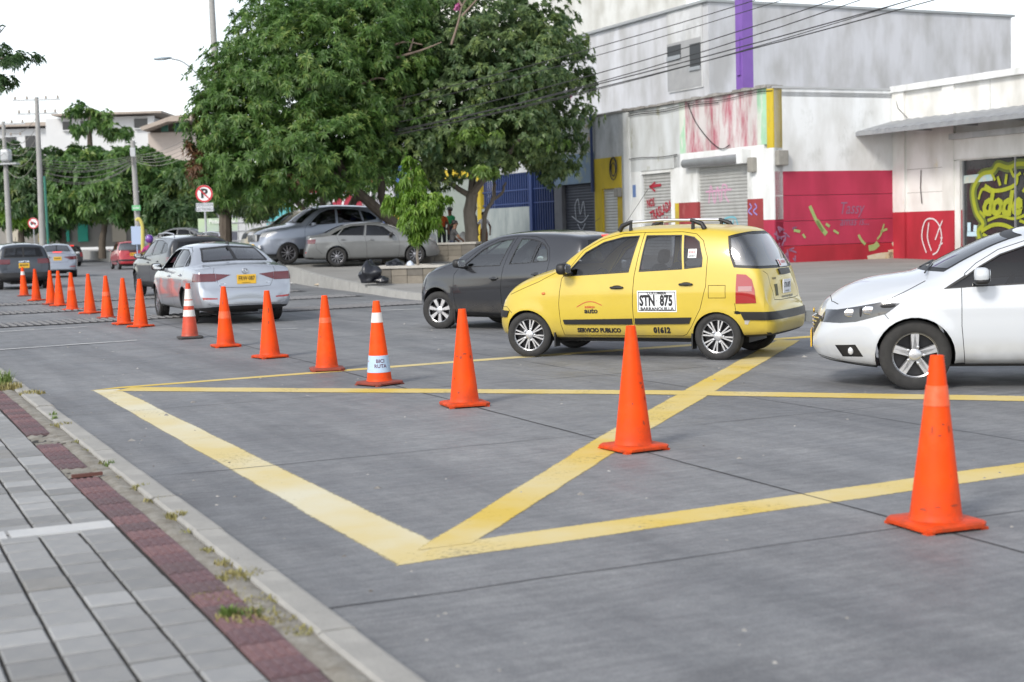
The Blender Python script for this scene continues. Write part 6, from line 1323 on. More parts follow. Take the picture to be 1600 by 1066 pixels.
def make_crown(name, parent, blobs, n_clump, per, rad, kl, L, Wd, material, rng, droop=.35, inner=.55, tint=None, spread=1.):
    P, O, cid, c = crown_points(blobs, n_clump, per, rad, rng, inner); n = len(P); O /= np.linalg.norm(O, axis=1, keepdims=True)
    P2 = np.repeat(P, kl, 0); O2 = np.repeat(O, kl, 0); a = np.tile(np.arange(kl)*2*math.pi/kl, n)+np.repeat(rng.uniform(0, 6.28, n), kl)
    t = np.cross(O2, np.array([.3, .2, .9])); t /= np.linalg.norm(t, axis=1, keepdims=True)+1e-9; b = np.cross(O2, t)
    d = O2*rng.uniform(.15, .6, (n*kl, 1))*1.0+(t*np.cos(a)[:, None]+b*np.sin(a)[:, None])*spread+rng.normal(scale=.18, size=(n*kl, 3)); d[:, 2] -= .12
    val = np.clip(rng.normal(.42, .16, n*kl)+np.repeat(rng.normal(0, .13, len(c))[cid], kl), 0, 1)
    if tint is not None: val = tint(P2, val, rng)
    return leaves(name, P2, d, O2+rng.normal(scale=.3, size=O2.shape), L*rng.uniform(.65, 1.2, n*kl), Wd*rng.uniform(.7, 1.2, n*kl), val, material, parent, droop), c
BARK = mat('bark', (.055, .042, .032), .92, col2=(.12, .10, .08), nscale=7, stretch=(1, 1, .3), bump=.7, bscale=22)
BARKL = mat('pale_bark', (.15, .13, .105), .92, col2=(.23, .2, .17), nscale=7, stretch=(1, 1, .3), bump=.5, bscale=22)
def limb(mb, pts, r0, r1, n=9):
    P = spline2(pts, 5); m = len(P); mb.tube([Vector(p)+Vector((rnd.gauss(0, .012), rnd.gauss(0, .012), 0)) for p in P], [r0+(r1-r0)*i/(m-1) for i in range(m)], n)
def blob(px, py, Y, rx, rz, ry=None): p = at(px, py, Y); k = Y/FPX; return (p.x, p.y, p.z, rx*k, (ry or rx*.9)*k, rz*k)
LF_A = leaf_mat('mango_leaf', (.045, .11, .024), (.12, .225, .05), (.28, .35, .09), .4); LF_B = leaf_mat('broad_leaf', (.052, .105, .042), (.145, .215, .078), (.29, .37, .11), .4); LF_Y = leaf_mat('young_leaf', (.10, .20, .025), (.19, .34, .045), (.32, .45, .08), .42)
LF_R = leaf_mat('rusty_leaf', (.10, .05, .025), (.16, .08, .04), (.22, .12, .05)); LF_F = leaf_mat('far_leaf', (.045, .115, .03), (.12, .225, .055), (.28, .36, .09), .4); LF_D = leaf_mat('dark_far_leaf', (.04, .09, .034), (.095, .17, .06), (.20, .25, .065), .4); LF_P = leaf_mat('pink_petal', (.45, .10, .28), (.55, .16, .36), (.62, .26, .45))
LF_G = leaf_mat('fresh_leaf', (.08, .16, .03), (.18, .29, .06), (.32, .42, .10), .4)
def big_trees():
    rng = np.random.default_rng(3)
    # --- dense narrow-leaved tree
    r = empty('tree', at(640, 400, 50), 0, 'large dense tree with narrow dark leaves and a leaning trunk, behind the parked cars', 'tree'); base = r.location.copy(); r.location = (0, 0, 0)
    Y = 50; mb = MB()
    limb(mb, [at(655, 412, Y), at(640, 380, Y), at(610, 345, Y-.3), at(572, 312, Y-.6), at(545, 285, Y-.8), at(520, 235, Y-1)], .26, .12); limb(mb, [at(648, 412, Y), at(625, 372, Y+.3), at(600, 320, Y+.5), at(592, 260, Y+.6), at(570, 190, Y+.5)], .20, .09)
    limb(mb, [at(545, 285, Y-.8), at(500, 262, Y-1), at(440, 235, Y-1.2)], .11, .05); limb(mb, [at(520, 235, Y-1), at(500, 180, Y-1), at(470, 110, Y-.8)], .10, .04); limb(mb, [at(592, 260, Y+.6), at(620, 200, Y), at(640, 130, Y)], .08, .03)
    mb.build('trunk', BARK, r, smooth=True)
    bl = [blob(395, 190, Y-1, 95, 100), blob(470, 130, Y-1, 130, 130), blob(560, 110, Y, 120, 135), blob(420, 255, Y-1.5, 105, 65), blob(360, 130, Y, 55, 70), blob(500, 235, Y-1.8, 110, 75), blob(570, 30, Y+1, 110, 90), blob(430, 30, Y+1, 70, 70), blob(335, 215, Y-1, 42, 85), blob(345, 280, Y-.6, 45, 45)]
    def tintA(P, v, g): return v
    bl += [blob(450, 190, Y+.5, 110, 90), blob(540, 180, Y+1, 100, 90), blob(620, 150, Y+1.5, 80, 110), blob(500, 60, Y+1.5, 110, 80), blob(380, 250, Y, 70, 60)]
    make_crown('crown', r, bl, 1150, 11, .44, 9, .215, .052, LF_A, rng, .28, .60)
    make_crown('inner_leaves', r, [(x, y, z, a*.72, b*.72, c*.72) for x, y, z, a, b, c in bl], 300, 8, .5, 7, .26, .09, LF_A, rng, .3, .15)
    rb = [blob(308, 240, Y-1.2, 14, 50), blob(325, 170, Y-.6, 16, 30), blob(350, 140, Y-.5, 20, 16), blob(460, 282, Y-2.5, 10, 12)]
    make_crown('rusty_leaves', r, rb, 34, 6, .26, 8, .22, .05, LF_R, rng, .4, .3)
    # --- broad-leaved tree with the wires through it
    r = empty('tree', (0, 0, 0), 0, 'broad-leaved tree with a straight forked trunk beside the seated people', 'tree'); Y = 52; mb = MB()
    limb(mb, [at(736, 408, Y), at(737, 370, Y), at(734, 330, Y), at(738, 300, Y)], .27, .20); limb(mb, [at(737, 305, Y), at(760, 275, Y-.3), at(800, 235, Y-.6), at(840, 180, Y-.6)], .16, .05); limb(mb, [at(736, 308, Y), at(712, 292, Y), at(690, 280, Y), at(650, 250, Y)], .12, .05); limb(mb, [at(738, 305, Y), at(735, 240, Y), at(715, 160, Y), at(700, 80, Y)], .15, .05)
    limb(mb, [at(756, 395, Y+.8), at(757, 340, Y+.8), at(770, 312, Y+.8), at(772, 285, Y+.8)], .09, .06); limb(mb, [at(770, 312, Y+.8), at(784, 302, Y+.8), at(790, 285, Y+.8)], .06, .04)
    mb.build('trunk', BARKL, r, smooth=True)
    br = MB()
    for pts in ([(705, 70), (716, 35), (722, 10), (735, -10)], [(722, 10), (712, -8)], [(722, 25), (740, 5), (752, -8)], [(600, 78), (630, 66), (660, 70)], [(620, 90), (660, 78), (690, 66)], [(560, 135), (590, 122), (612, 128)], [(640, 80), (646, 60)]): br.tube([at(x, y, Y-3.2) for x, y in spline2(pts, 4)], [.045-.03*i/(4*(len(pts)-1)) for i in range(4*(len(pts)-1)+1)], 6)
    br.build('bare_branches', mat('dead_wood', (.20, .15, .12), .9), r)
    bl = [blob(690, 150, Y-1, 110, 100), blob(790, 120, Y-1, 105, 100), blob(860, 95, Y, 62, 75), blob(850, 190, Y-.5, 62, 70), blob(760, 215, Y-1.5, 110, 52), blob(640, 215, Y-1.6, 85, 60), blob(700, 60, Y+.5, 130, 80), blob(840, 40, Y+1, 60, 55), blob(905, 80, Y, 22, 30), blob(865, 250, Y, 40, 34), blob(680, 270, Y-1, 50, 24)]
    bl += [blob(730, 170, Y+1, 110, 90), blob(810, 200, Y+1, 80, 60), blob(640, 130, Y+1, 80, 100), blob(760, 60, Y+1.5, 110, 80), blob(880, 150, Y+.5, 50, 80)]
    make_crown('crown', r, bl, 950, 10, .44, 8, .185, .085, LF_B, rng, .30, .60)
    make_crown('inner_leaves', r, [(x, y, z, a*.72, b*.72, c*.72) for x, y, z, a, b, c in bl], 280, 8, .5, 7, .24, .11, LF_B, rng, .3, .15)
    make_crown('young_leaves', r, [blob(735, 212, Y-3.6, 46, 9), blob(760, 268, Y-2.6, 34, 8), blob(850, 225, Y-2, 34, 9), blob(660, 95, Y-2.8, 22, 10)], 34, 8, .24, 7, .17, .08, LF_G, rng, .5, .2)
    make_crown('blossom', r, [blob(716, 8, Y-3, 5, 6), blob(893, 152, Y-1.2, 4, 4), blob(880, 130, Y-1.5, 2, 2)], 5, 5, .05, 6, .09, .06, LF_P, rng, .3, .1)
    # --- sapling in the planter
    r = empty('sapling', (0, 0, 0), 0, 'slender bright green sapling growing in the block planter', 'tree'); Y = 38.4; mb = MB()
    limb(mb, [at(654, 432, Y), at(653, 400, Y), at(651, 360, Y), at(650, 310, Y), at(640, 262, Y)], .045, .012, 7); limb(mb, [at(651, 360, Y), at(668, 330, Y), at(685, 312, Y)], .018, .008, 6); limb(mb, [at(651, 350, Y), at(632, 330, Y), at(618, 318, Y)], .018, .008, 6); mb.build('trunk', BARKL, r, smooth=True)
    bl = [blob(642, 285, Y, 18, 32), blob(655, 322, Y, 30, 28), blob(630, 320, Y, 22, 26), blob(676, 320, Y, 22, 22), blob(650, 348, Y, 36, 20), blob(656, 366, Y, 16, 9), blob(640, 262, Y, 9, 14), blob(612, 322, Y, 8, 14), blob(690, 310, Y, 9, 10)]
    make_crown('crown', r, bl, 150, 6, .15, 7, .15, .05, LF_Y, rng, .75, .25)
    # --- trees further back under the big one
    for px, lab in ((484, 'forked tree growing between the white fence and the pale silver suv'), (352, 'tree trunk beside the no parking sign, crown hidden in the large tree')):
        r = empty('tree', (0, 0, 0), 0, lab, 'tree'); Y = 62 if px > 400 else 58; mb = MB()
        if px > 400:
            limb(mb, [at(488, 385, Y), at(484, 350, Y), at(470, 322, Y), at(450, 305, Y)], .2, .09); limb(mb, [at(488, 385, Y), at(500, 345, Y), at(505, 305, Y), at(498, 270, Y)], .2, .1); limb(mb, [at(520, 380, Y), at(545, 330, Y), at(560, 300, Y), at(575, 262, Y)], .2, .12)
            bl = [blob(470, 285, Y, 90, 36), blob(560, 275, Y, 70, 34), blob(400, 300, Y, 50, 34)]; LM = LF_A
        else:
            limb(mb, [at(353, 402, Y), at(352, 350, Y), at(350, 300, Y)], .27, .24); bl = [blob(372, 305, Y, 42, 26), blob(400, 318, Y, 40, 22), blob(345, 300, Y, 34, 20)]; LM = LF_Y
        mb.build('trunk', BARK, r, smooth=True); make_crown('crown', r, bl, 110, 7, .40, 8, .27, .08, LM if px > 400 else LF_B, rng, .5, .3)
def far_trees():
    rng = np.random.default_rng(5)
    spec = (('roadside tree with a short dark trunk and low spreading crown', 100, (160, 400, 165, 345), [(205, 298, 92, 62), (150, 285, 66, 55), (255, 312, 58, 52), (110, 305, 45, 42), (195, 256, 52, 34), (280, 295, 30, 46)], LF_F, 420, .6),
            ('tall dark tree behind the two cross-armed utility poles', 106, (100, 395, 100, 330), [(60, 280, 56, 55), (20, 285, 48, 58), (98, 262, 42, 40), (40, 320, 60, 40), (75, 330, 40, 40), (-25, 260, 40, 60)], LF_D, 320, .65),
            ('thin feathery tree top standing above the white building', 108, (150, 330, 140, 200), [(130, 190, 26, 22), (165, 190, 10, 30), (115, 168, 16, 9), (185, 205, 20, 14)], LF_F, 26, .5),
            ('small yellow-green tree at the far kerb near the truck ban sign', 105, (35, 390, 35, 350), [(10, 330, 30, 22), (36, 338, 20, 16)], LF_Y, 40, .5),  # crown in the same bright yellow-green as the sapling
            ('dark round tree between the roadside tree and the no parking sign', 95, (285, 395, 285, 350), [(280, 320, 40, 36), (300, 280, 26, 26), (262, 345, 30, 20), (310, 340, 22, 26)], LF_D, 120, .6))
    for lab, Y, (x0, y0, x1, y1), bl, LM, nc, rad in spec:
        r = empty('tree', (0, 0, 0), 0, lab, 'tree'); mb = MB(); limb(mb, [at(x0, y0+4, Y), at((x0+x1)/2-2, (y0+y1)/2, Y), at(x1, y1, Y), at(x1+6, y1-30, Y)], .28, .12)
        if nc > 200: limb(mb, [at(x1, y1, Y), at(x1+45, y1-20, Y), at(x1+60, y1-60, Y)], .14, .06); limb(mb, [at(x1, y1, Y), at(x1-30, y1-30, Y), at(x1-40, y1-60, Y)], .12, .05)
        mb.build('trunk', BARK, r, smooth=True); make_crown('crown', r, [blob(a, b, Y, c, d) for a, b, c, d in bl], nc, 8, rad, 7, .48, .19, LM, rng, .35, .45)
    r = empty('tree', (0, 0, 0), 0, 'tree at the pavement edge whose feathery branch tip hangs into view', 'tree'); Y = 34; mb = MB()
    limb(mb, [at(-260, 600, Y), at(-255, 400, Y), at(-240, 200, Y), at(-200, 60, Y)], .25, .12); limb(mb, [at(-240, 200, Y), at(-150, 120, Y), at(-60, 95, Y), at(40, 92, Y)], .09, .015); limb(mb, [at(-60, 95, Y), at(-10, 60, Y), at(10, 40, Y)], .03, .008); limb(mb, [at(-60, 95, Y), at(-20, 125, Y), at(5, 135, Y)], .03, .008)
    mb.build('trunk', BARK, r, smooth=True); make_crown('crown', r, [blob(25, 93, Y, 48, 14), blob(2, 132, Y, 26, 14), blob(0, 74, Y, 22, 12), blob(-2, 45, Y, 10, 9), blob(12, 95, Y, 30, 18), blob(-160, 60, Y, 100, 80), blob(-240, 20, Y, 110, 90)], 210, 7, .16, 8, .15, .04, LF_D, rng, .4, .2)
big_trees(); far_trees()
# ------------------------------------------------------------------ cones
ORANGE = mat('cone_orange', (.86, .072, .001), .55, col2=(.74, .055, .002), nscale=5, namt=1.2, emit=None, spec=.22)
REDOR = mat('cone_faded_red', (.55, .06, .025), .5, col2=(.46, .05, .02), nscale=6)
BASEBLK = mat('cone_black_base', (.03, .03, .032), .7, col2=(.06, .055, .05), nscale=9); DIRTYB = mat('cone_dirty_base', (.30, .05, .025), .6, col2=(.16, .04, .03), nscale=8)
BANDW = mat('cone_white_band', (.72, .70, .68), .5, col2=(.6, .55, .52), nscale=14); BANDB = mat('cone_blue_band', (.42, .55, .70), .5, col2=(.36, .48, .62), nscale=8); SCUFF = mat('cone_scuffed_tape', (.80, .075, .004), .38, coat=.15, col2=(.82, .12, .03), nscale=26)
GRIME = mat('cone_scuff', (.42, .05, .012), .7, col2=(.25, .035, .012), nscale=40)
CH = .845
def weather(m):
    """sun-faded patches, and grime rubbed into the lower part of a cone"""
    nt = m.node_tree; N, Lk = nt.nodes.new, nt.links.new; b = nt.nodes['Principled BSDF']; src = b.inputs['Base Color'].links[0].from_socket; oi = N('ShaderNodeObjectInfo')
    tc = N('ShaderNodeTexCoord'); ad = N('ShaderNodeVectorMath'); ad.operation = 'ADD'; Lk(tc.outputs['Object'], ad.inputs[0]); sc = N('ShaderNodeVectorMath'); sc.operation = 'SCALE'; sc.inputs[3].default_value = .37; Lk(oi.outputs['Location'], sc.inputs[0]); Lk(sc.outputs[0], ad.inputs[1])
    def layer(src, scale, lo, hi, col, amt, z=None):
        n = N('ShaderNodeTexNoise'); n.inputs['Scale'].default_value = scale; n.inputs['Detail'].default_value = 8; n.inputs['Roughness'].default_value = .7; Lk(ad.outputs[0], n.inputs['Vector']); r = N('ShaderNodeMapRange'); r.inputs[1].default_value = lo; r.inputs[2].default_value = hi; r.inputs[4].default_value = amt; Lk(n.outputs['Fac'], r.inputs[0]); f = r.outputs[0]
        if z:
            sx = N('ShaderNodeSeparateXYZ'); Lk(tc.outputs['Object'], sx.inputs[0]); q = N('ShaderNodeMapRange'); q.inputs[1].default_value, q.inputs[2].default_value = z; Lk(sx.outputs['Z'], q.inputs[0]); mm = N('ShaderNodeMath'); mm.operation = 'MULTIPLY'; Lk(f, mm.inputs[0]); Lk(q.outputs[0], mm.inputs[1]); f = mm.outputs[0]
        x = N('ShaderNodeMix'); x.data_type = 'RGBA'; Lk(f, x.inputs['Factor']); Lk(src, x.inputs['A']); x.inputs['B'].default_value = (*col, 1); return x.outputs['Result']
    src = layer(src, 4., .5, .75, (.86, .12, .02), .5); src = layer(src, 16, .56, .70, (.40, .05, .015), .55); src = layer(src, 9, .30, .75, (.14, .045, .025), .9, (.24, .02)); Lk(src, b.inputs['Base Color'])
weather(ORANGE); weather(REDOR)
def cone_mesh(k=1.):
    mb = MB(); r0, r1 = .128, .033; prof = [(r0+.012, .035), (r0, .05), (r0-.004, .075)]
    for i in range(1, 9): t = i/8; prof.append((r0-.004+(r1-r0+.004)*t, .075+(CH-.075)*t))
    prof += [(r1-.002, CH+.002), (r1-.010, CH), (r1-.011, CH-.06)]; mb.lathe(prof, 32, 'z'); return mb
def base_mesh():
    mb = MB(); w, c = .19, .05; P = [(w-c, -w), (w, -w+c), (w, w-c), (w-c, w), (-w+c, w), (-w, w-c), (-w, -w+c), (-w+c, -w)]
    n = 8; rings = [(1.0, .012), (1.01, .018), (1.01, .03), (.96, .038), (.70, .042)]; vs = [(x*s, y*s, z) for s, z in rings for x, y in P]; fs = [(i*n+k, i*n+(k+1) % n, (i+1)*n+(k+1) % n, (i+1)*n+k) for i in range(len(rings)-1) for k in range(n)]+[tuple(range(n-1, -1, -1)), tuple((len(rings)-1)*n+k for k in range(n))]; mb.add(vs, fs)
    for x in (-.155, .155):
        for y in (-.155, .155): mb.box(x-.022, x+.022, y-.022, y+.022, 0, .013)
    return mb
def band(z0, z1, off=.0025):
    rr = lambda z: .124+(.033-.124)*(z-.075)/(CH-.075)+off; mb = MB(); mb.lathe([(rr(z0)-off, z0), (rr(z0), z0+.001), (rr((z0+z1)/2), (z0+z1)/2), (rr(z1), z1-.001), (rr(z1)-off, z1)], 32, 'z'); return mb
cone_me = {}; 
def cone(px, py, rz, label, body=ORANGE, base=None, bands=(), scuffs=(), tilt=0., writing=None):
    p = atz(px, py); r = empty('traffic_cone', (p.x, p.y, 0), rz, label, 'cone', 'orange traffic cones along the slab joint')
    o = cone_mesh().build('cone_body', body, r, smooth=True); o.rotation_euler = (tilt, tilt*.6, 0); b = base_mesh().build('cone_base', base or body, r, smooth=True)
    if not scuffs: scuffs = [(FR+rnd.uniform(-1.2, 1.2), rnd.uniform(.1, .62), rnd.uniform(.012, .035), rnd.uniform(.01, .05)) for _ in range(rnd.randint(2, 5))]
    tilt = tilt or rnd.gauss(0, .009); o.rotation_euler = (tilt, rnd.gauss(0, .009), 0)
    for z0, z1, m_ in bands: band(z0, z1).build('band', m_, o, smooth=True)
    for a, z, w_, h_ in scuffs:
        rr = .124+(.033-.124)*(z-.075)/(CH-.075); n = 12; vs = [(0, 0)]+[(math.cos(2*math.pi*i/n)*w_/2*rnd.uniform(.4, 1), math.sin(2*math.pi*i/n)*h_/2*rnd.uniform(.4, 1)) for i in range(n)]
        V_ = []
        for x, y in vs:
            q = .124+(.033-.124)*(z+y-.075)/(CH-.075)+.0025; th = a-rz+x/q; V_.append((q*math.cos(th), q*math.sin(th), z+y))
        mesh_obj('scuff', V_, [(0, i+1, (i+1) % n+1) for i in range(n)], GRIME, o)
    for t, size, a, z in (writing or ()):
        me = text_mesh(t, size, 0, size*.02, 1.)
        for v in me.vertices:
            zz = z+v.co.y; q = .124+(.033-.124)*(zz-.075)/(CH-.075)+.004; th = a-rz+v.co.x/q; v.co = (q*math.cos(th), q*math.sin(th), zz)
        put_mesh('writing', me, mat('maroon_ink', (.10, .02, .06), .6), o)
    return r
FR = -math.pi/2      # the side of a cone that faces the camera
cone(1462, 822, .35, 'orange cone with a glossy tape sleeve near its top and scuffed lettering', bands=((.60, .70, SCUFF),), scuffs=[(FR-.55, .49, .012, .05), (FR-.1, .46, .03, .012), (FR+.55, .49, .012, .06), (FR+.15, .515, .02, .012), (FR-.8, .10, .05, .02), (FR+.5, .12, .06, .015), (FR-.2, .115, .04, .012)])
cone(990, 702, .5, 'plain bright orange cone standing on the yellow diagonal line')
cone(726, 634, .3, 'orange cone with dark scuffs around its middle, beyond the yellow diagonal', scuffs=[(FR-.7, .44, .03, .03), (FR-.25, .43, .04, .05), (FR+.1, .46, .06, .02), (FR+.9, .43, .03, .05), (FR-.9, .25, .025, .04), (FR-.4, .13, .03, .03)])
cone(593, 601, .8, 'orange cone with a white collar, pale blue lettered band and dirty base', base=DIRTYB, bands=((.63, .73, BANDW), (.13, .30, BANDB)), writing=(('BICI', .05, FR+.25, .245), ('RUTA', .05, FR+.25, .195)))
cone(511, 579, .2, 'orange cone with a faint darker tape ring below its tip', bands=((.54, .60, SCUFF),), base=DIRTYB)
cone(422, 559, .6, 'plain orange cone with rubbed marks down one side, between two taped cones', scuffs=[(FR+.3, .6, .02, .09), (FR+.2, .45, .02, .06)])
cone(353, 542, .4, 'orange cone with torn pale tape halfway up, behind it the silver saloon', bands=((.40, .50, SCUFF),), scuffs=[(FR-.1, .62, .02, .1)])
cone(297, 529, .3, 'faded red cone with three white reflective bands and a black base', body=REDOR, base=BASEBLK, bands=((.60, .76, BANDW), (.50, .585, BANDW), (.34, .44, BANDW)))
for px, py, lab in ((220, 511, 'plain orange cone standing beside the front wheel of the silver saloon'), (194, 507, 'orange cone just past the front bumper of the silver saloon'), (168, 498, 'scratched orange cone on the rumble strip past the silver saloon'), (141, 490, 'orange cone on the rumble strip, its tip before the dark suv front'), (113, 485, 'orange cone between two rumble strips with a pale ring mark'), (93, 478, 'slim orange cone almost touching its neighbour on the far rumble strip'), (80, 476, 'orange cone overlapped by its neighbour beside the crossover rear bumper'), (57, 470, 'orange cone before the right tail light of the blue grey crossover'), (38, 463, 'orange cone with a white collar before the crossover plate')):
    cone(px, py, rnd.uniform(0, 1.2), lab, body=ORANGE, bands=((.62, .72, BANDW),) if px == 38 else (((.45, .53, SCUFF),) if px in (113, 168) else ()), base=DIRTYB if px in (38, 168, 80) else None)

# ------------------------------------------------------------------ poles, wires, signs
CONC = mat('pole_concrete', (.26, .26, .25), .9, col2=(.35, .345, .335), nscale=4, bump=.2); WIRE = mat('wire', (.03, .03, .032), .6); WIREG = mat('grey_wire', (.22, .21, .19), .7)
def pole(px, py_base, px_top, py_top, Y, label, r0=.19, r1=.11, arms=True):
    a, b = at(px, py_base, Y), at(px_top, py_top, Y); a.z = min(a.z, .6); r = empty('utility_pole', (a.x, a.y, 0), 0, label, 'pole', 'concrete utility poles'); q = Vector((a.x, a.y, 0)); mb = MB(); mb.tube([a-q, (a+b)/2-q, b-q], [r0, (r0+r1)/2, r1], 12); mb.build('shaft', CONC, r, smooth=True)
    if arms:
        for dz, w_ in ((.15, 1.3), (.9, 1.1)):
            mb = MB(); mb.M = Matrix.Translation(b-q-Vector((0, 0, dz))); mb.box(-w_, w_, -.06, .0, -.05, .05); ar = mb.build('cross_arm', STEEL, r)
            for x in (-w_*.9, -w_*.4, w_*.4, w_*.9):
                mb = MB(); mb.M = Matrix.Translation(b-q+Vector((x, -.03, -dz+.05))); mb.lathe([(.05, 0), (.075, .04), (.045, .08), (.065, .12), (.02, .18), (.001, .18)], 10, 'z'); mb.build('insulator', mat('porcelain', (.35, .30, .26), .3), ar, smooth=True)
    return r, b
p1, t1 = pole(67, 392, 57, 152, 80, 'utility pole with double cross arms and a green pipe at its foot')
mb = MB(); mb.tube([Vector((.35, -.1, 0)), Vector((.33, -.1, 5.2))], .07, 8); mb.build('cable_pipe', mat('green_pipe', (.03, .16, .12), .6), p1)
p2, t2 = pole(16, 392, 5, 190, 88, 'utility pole with a transformer platform beside the kerb tree'); mb = MB(); q = at(10, 255, 88)-Vector(p2.location); mb.box(q.x-.7, q.x+.7, -.4, .4, q.z-.1, q.z+.0); mb.rbox((q.x, 0, q.z+.45), (.6, .6, .8), 5); mb.build('transformer', STEEL, p2)
p3, t3 = pole(218, 392, 207, 220, 92, 'leaning grey pole with a green street name plate', .2, .14, False)
q = at(213, 325, 91.6)-Vector(p3.location); mb = MB(); mb.box(q.x-.27, q.x+.27, q.y-.02, q.y+.02, q.z-.16, q.z+.16); g = mb.build('street_plate', mat('street_green', (.12, .42, .18), .5), p3); me = smudge_mesh(.4, .13, 6, 2)
for v in me.vertices: v.co = (q.x+v.co.x, q.y-.03, q.z+v.co.y)
put_mesh('writing', me, PLATEW, g)
mb = MB(); q = at(208, 238, 91.7)-Vector(p3.location); mb.box(q.x-.14, q.x+.14, q.y-.2, q.y, q.z-.28, q.z+.28); mb.build('junction_box', STEEL, p3)
p4, t4 = pole(352, 400, 329, -30, 63, 'tall utility pole rising behind the large tree with a street lamp arm', .2, .12, False)
lp = at(352, 400, 63); lb = Vector((lp.x, lp.y, 0)); mb = MB(); mb.tube([at(x, y, 63)-lb for x, y in spline2([(333, 118), (316, 122), (300, 108), (284, 96), (268, 92)], 4)], .035, 7); arm = mb.build('lamp_arm', STEEL, p4, smooth=True)
mb = MB(); q = at(254, 91.5, 63)-lb; mb.M = Matrix.Translation(q) @ Matrix.Rotation(R(-3), 4, 'Y'); mb.rbox((0, 0, 0), (.80, .26, .12), 3); mb.build('lamp_head', mat('lamp_grey', (.25, .30, .34), .4, .3), p4, smooth=True)
mb = MB(); mb.M = Matrix.Translation(q+Vector((-.08, 0, -.05))); mb.rbox((0, 0, 0), (.5, .2, .06), 3); mb.build('lamp_lens', WHITEL, p4, smooth=True)
def wire(a, b, sag, label=None, r=.014, n=14, m_=WIRE, parent=None):
    mb = MB(); P = [a.lerp(b, i/n)-Vector((0, 0, sag*4*(i/n)*(1-i/n))) for i in range(n+1)]; mb.tube(P, r, 5, False); o = mb.build('wire', m_, parent)
    return o
def wire_thing(label, cat='cable', group='overhead cables'):
    return empty('overhead_cable', (0, 0, 0), 0, label, cat, group)
# lines crossing in front of the broad-leaved tree
wr = wire_thing('bundle of black overhead lines crossing in front of the broad-leaved tree towards the violet post')
for (x0, y0), (x1, y1), sg, rr_ in (((336, 214), (1640, -150), .5, .016), ((336, 220), (1640, -140), .6, .014), ((336, 236), (1640, -120), .8, .018), ((336, 242), (1640, -108), .9, .018), ((336, 250), (1640, -70), .7, .014), ((336, 262), (1640, -62), .35, .02), ((336, 268), (1640, -50), .3, .02)):
    wire(at(x0, y0, 56), at(x1, y1, 33), sg, r=rr_*.8, parent=wr)
wr = wire_thing('sagging bundle of grey service cables between the two street poles')
for k in range(9): wire(at(62+rnd.uniform(-2, 2), 250+3.2*k, 80), at(209, 243+1.6*k, 92), .25+.09*k*rnd.uniform(.6, 1.2), r=.016, m_=WIREG, parent=wr)
wr = wire_thing('loose grey cables running from the leaning pole into the large tree')
for k in range(5): wire(at(209, 243+2*k, 92), at(336, 190+5*k, 63), .35+.1*k, r=.014, m_=WIREG, parent=wr)
wr = wire_thing('thin cables between the two far utility poles')
for k in range(5): wire(at(8, 205+14*k, 88), at(59, 180+16*k, 80), .5+.1*k, r=.016, m_=WIREG, parent=wr)
wr = wire_thing('slack cables leaving the far utility poles beyond the kerb tree')
for k in range(4): wire(at(-80, 210+12*k, 70), at(8, 215+12*k, 88), .5, r=.016, m_=WIREG, parent=wr)
# signs
def disc_sign(px, py, Y, rad, post_to, label, plate=None, kind='P'):
    c = at(px, py, Y); g = at(px+3, post_to, Y); r = empty('traffic_sign', (c.x, c.y, 0), 0, label, 'sign'); mb = MB(); mb.tube([(0, .03, min(g.z, .7)-.1), (0, .03, c.z+rad*.6)], .035, 8); mb.build('post', STEEL, r, smooth=True)
    def dsk(rr, y, m_, nm, hole=0): mb = MB(); mb.M = Matrix.Translation((0, y, c.z)); mb.lathe([(max(hole, .001), -.004), (rr, -.004), (rr, .004), (max(hole, .001), .004)], 32, 'y'); return mb.build(nm, m_, r)
    SR = mat('sign_red', (.50, .02, .03), .4); SW = mat('sign_white', (.72, .73, .74), .4); f = dsk(rad, 0, SW, 'sign_face'); dsk(rad*.99, -.012, SR, 'red_ring', rad*.80)
    if kind == 'P':
        me = text_mesh('P', rad*1.45, 0, rad*.05, 1.1)
        for v in me.vertices: v.co = (v.co.x, -.012, c.z+v.co.y)
        put_mesh('letter', me, INK, f)
    else:
        mb = MB(); mb.M = Matrix.Translation((0, -.012, c.z)); mb.box(-rad*.5, rad*.15, -.002, .002, -rad*.2, rad*.25); mb.box(rad*.18, rad*.5, -.002, .002, -rad*.2, rad*.1); mb.box(-rad*.4, -rad*.2, -.002, .002, -rad*.35, -rad*.2); mb.box(rad*.2, rad*.4, -.002, .002, -rad*.35, -rad*.2); tag(mb.build('truck_symbol', INK, f), kind='stuff')
    mb = MB(); mb.M = Matrix.Translation((0, -.02, c.z)) @ Matrix.Rotation(R(45), 4, 'Y'); mb.box(-rad*.85, rad*.85, -.003, .003, -rad*.07, rad*.07); mb.build('red_bar', SR, r)
    if plate:
        (x0, x1, y0, y1), lines = plate; a, b = at(x0, y1, Y)-c, at(x1, y0, Y)-c; mb = MB(); mb.box(a.x, b.x, -.01, .01, c.z+a.z, c.z+b.z); pl = mb.build('sign_plate', mat('plate_grey', (.55, .57, .60), .5), r)
        for i, t in enumerate(lines):
            me = text_mesh(t, .125, 0, .003, .72)
            for v in me.vertices: v.co = ((a.x+b.x)/2+v.co.x, -.014, c.z+(a.z+b.z)/2+.065-.13*i+v.co.y)
            put_mesh('writing', me, mat('plate_ink', (.16, .17, .2), .6), pl)
    return r
disc_sign(319, 303, 45, .27, 392, 'round red and white no parking sign with a plate below', ((307, 333, 317, 331), ('DETECCION', 'ELECTRONICA')))
disc_sign(52, 349, 88, .33, 390, 'round red and white sign banning trucks beside the utility pole', kind='T')
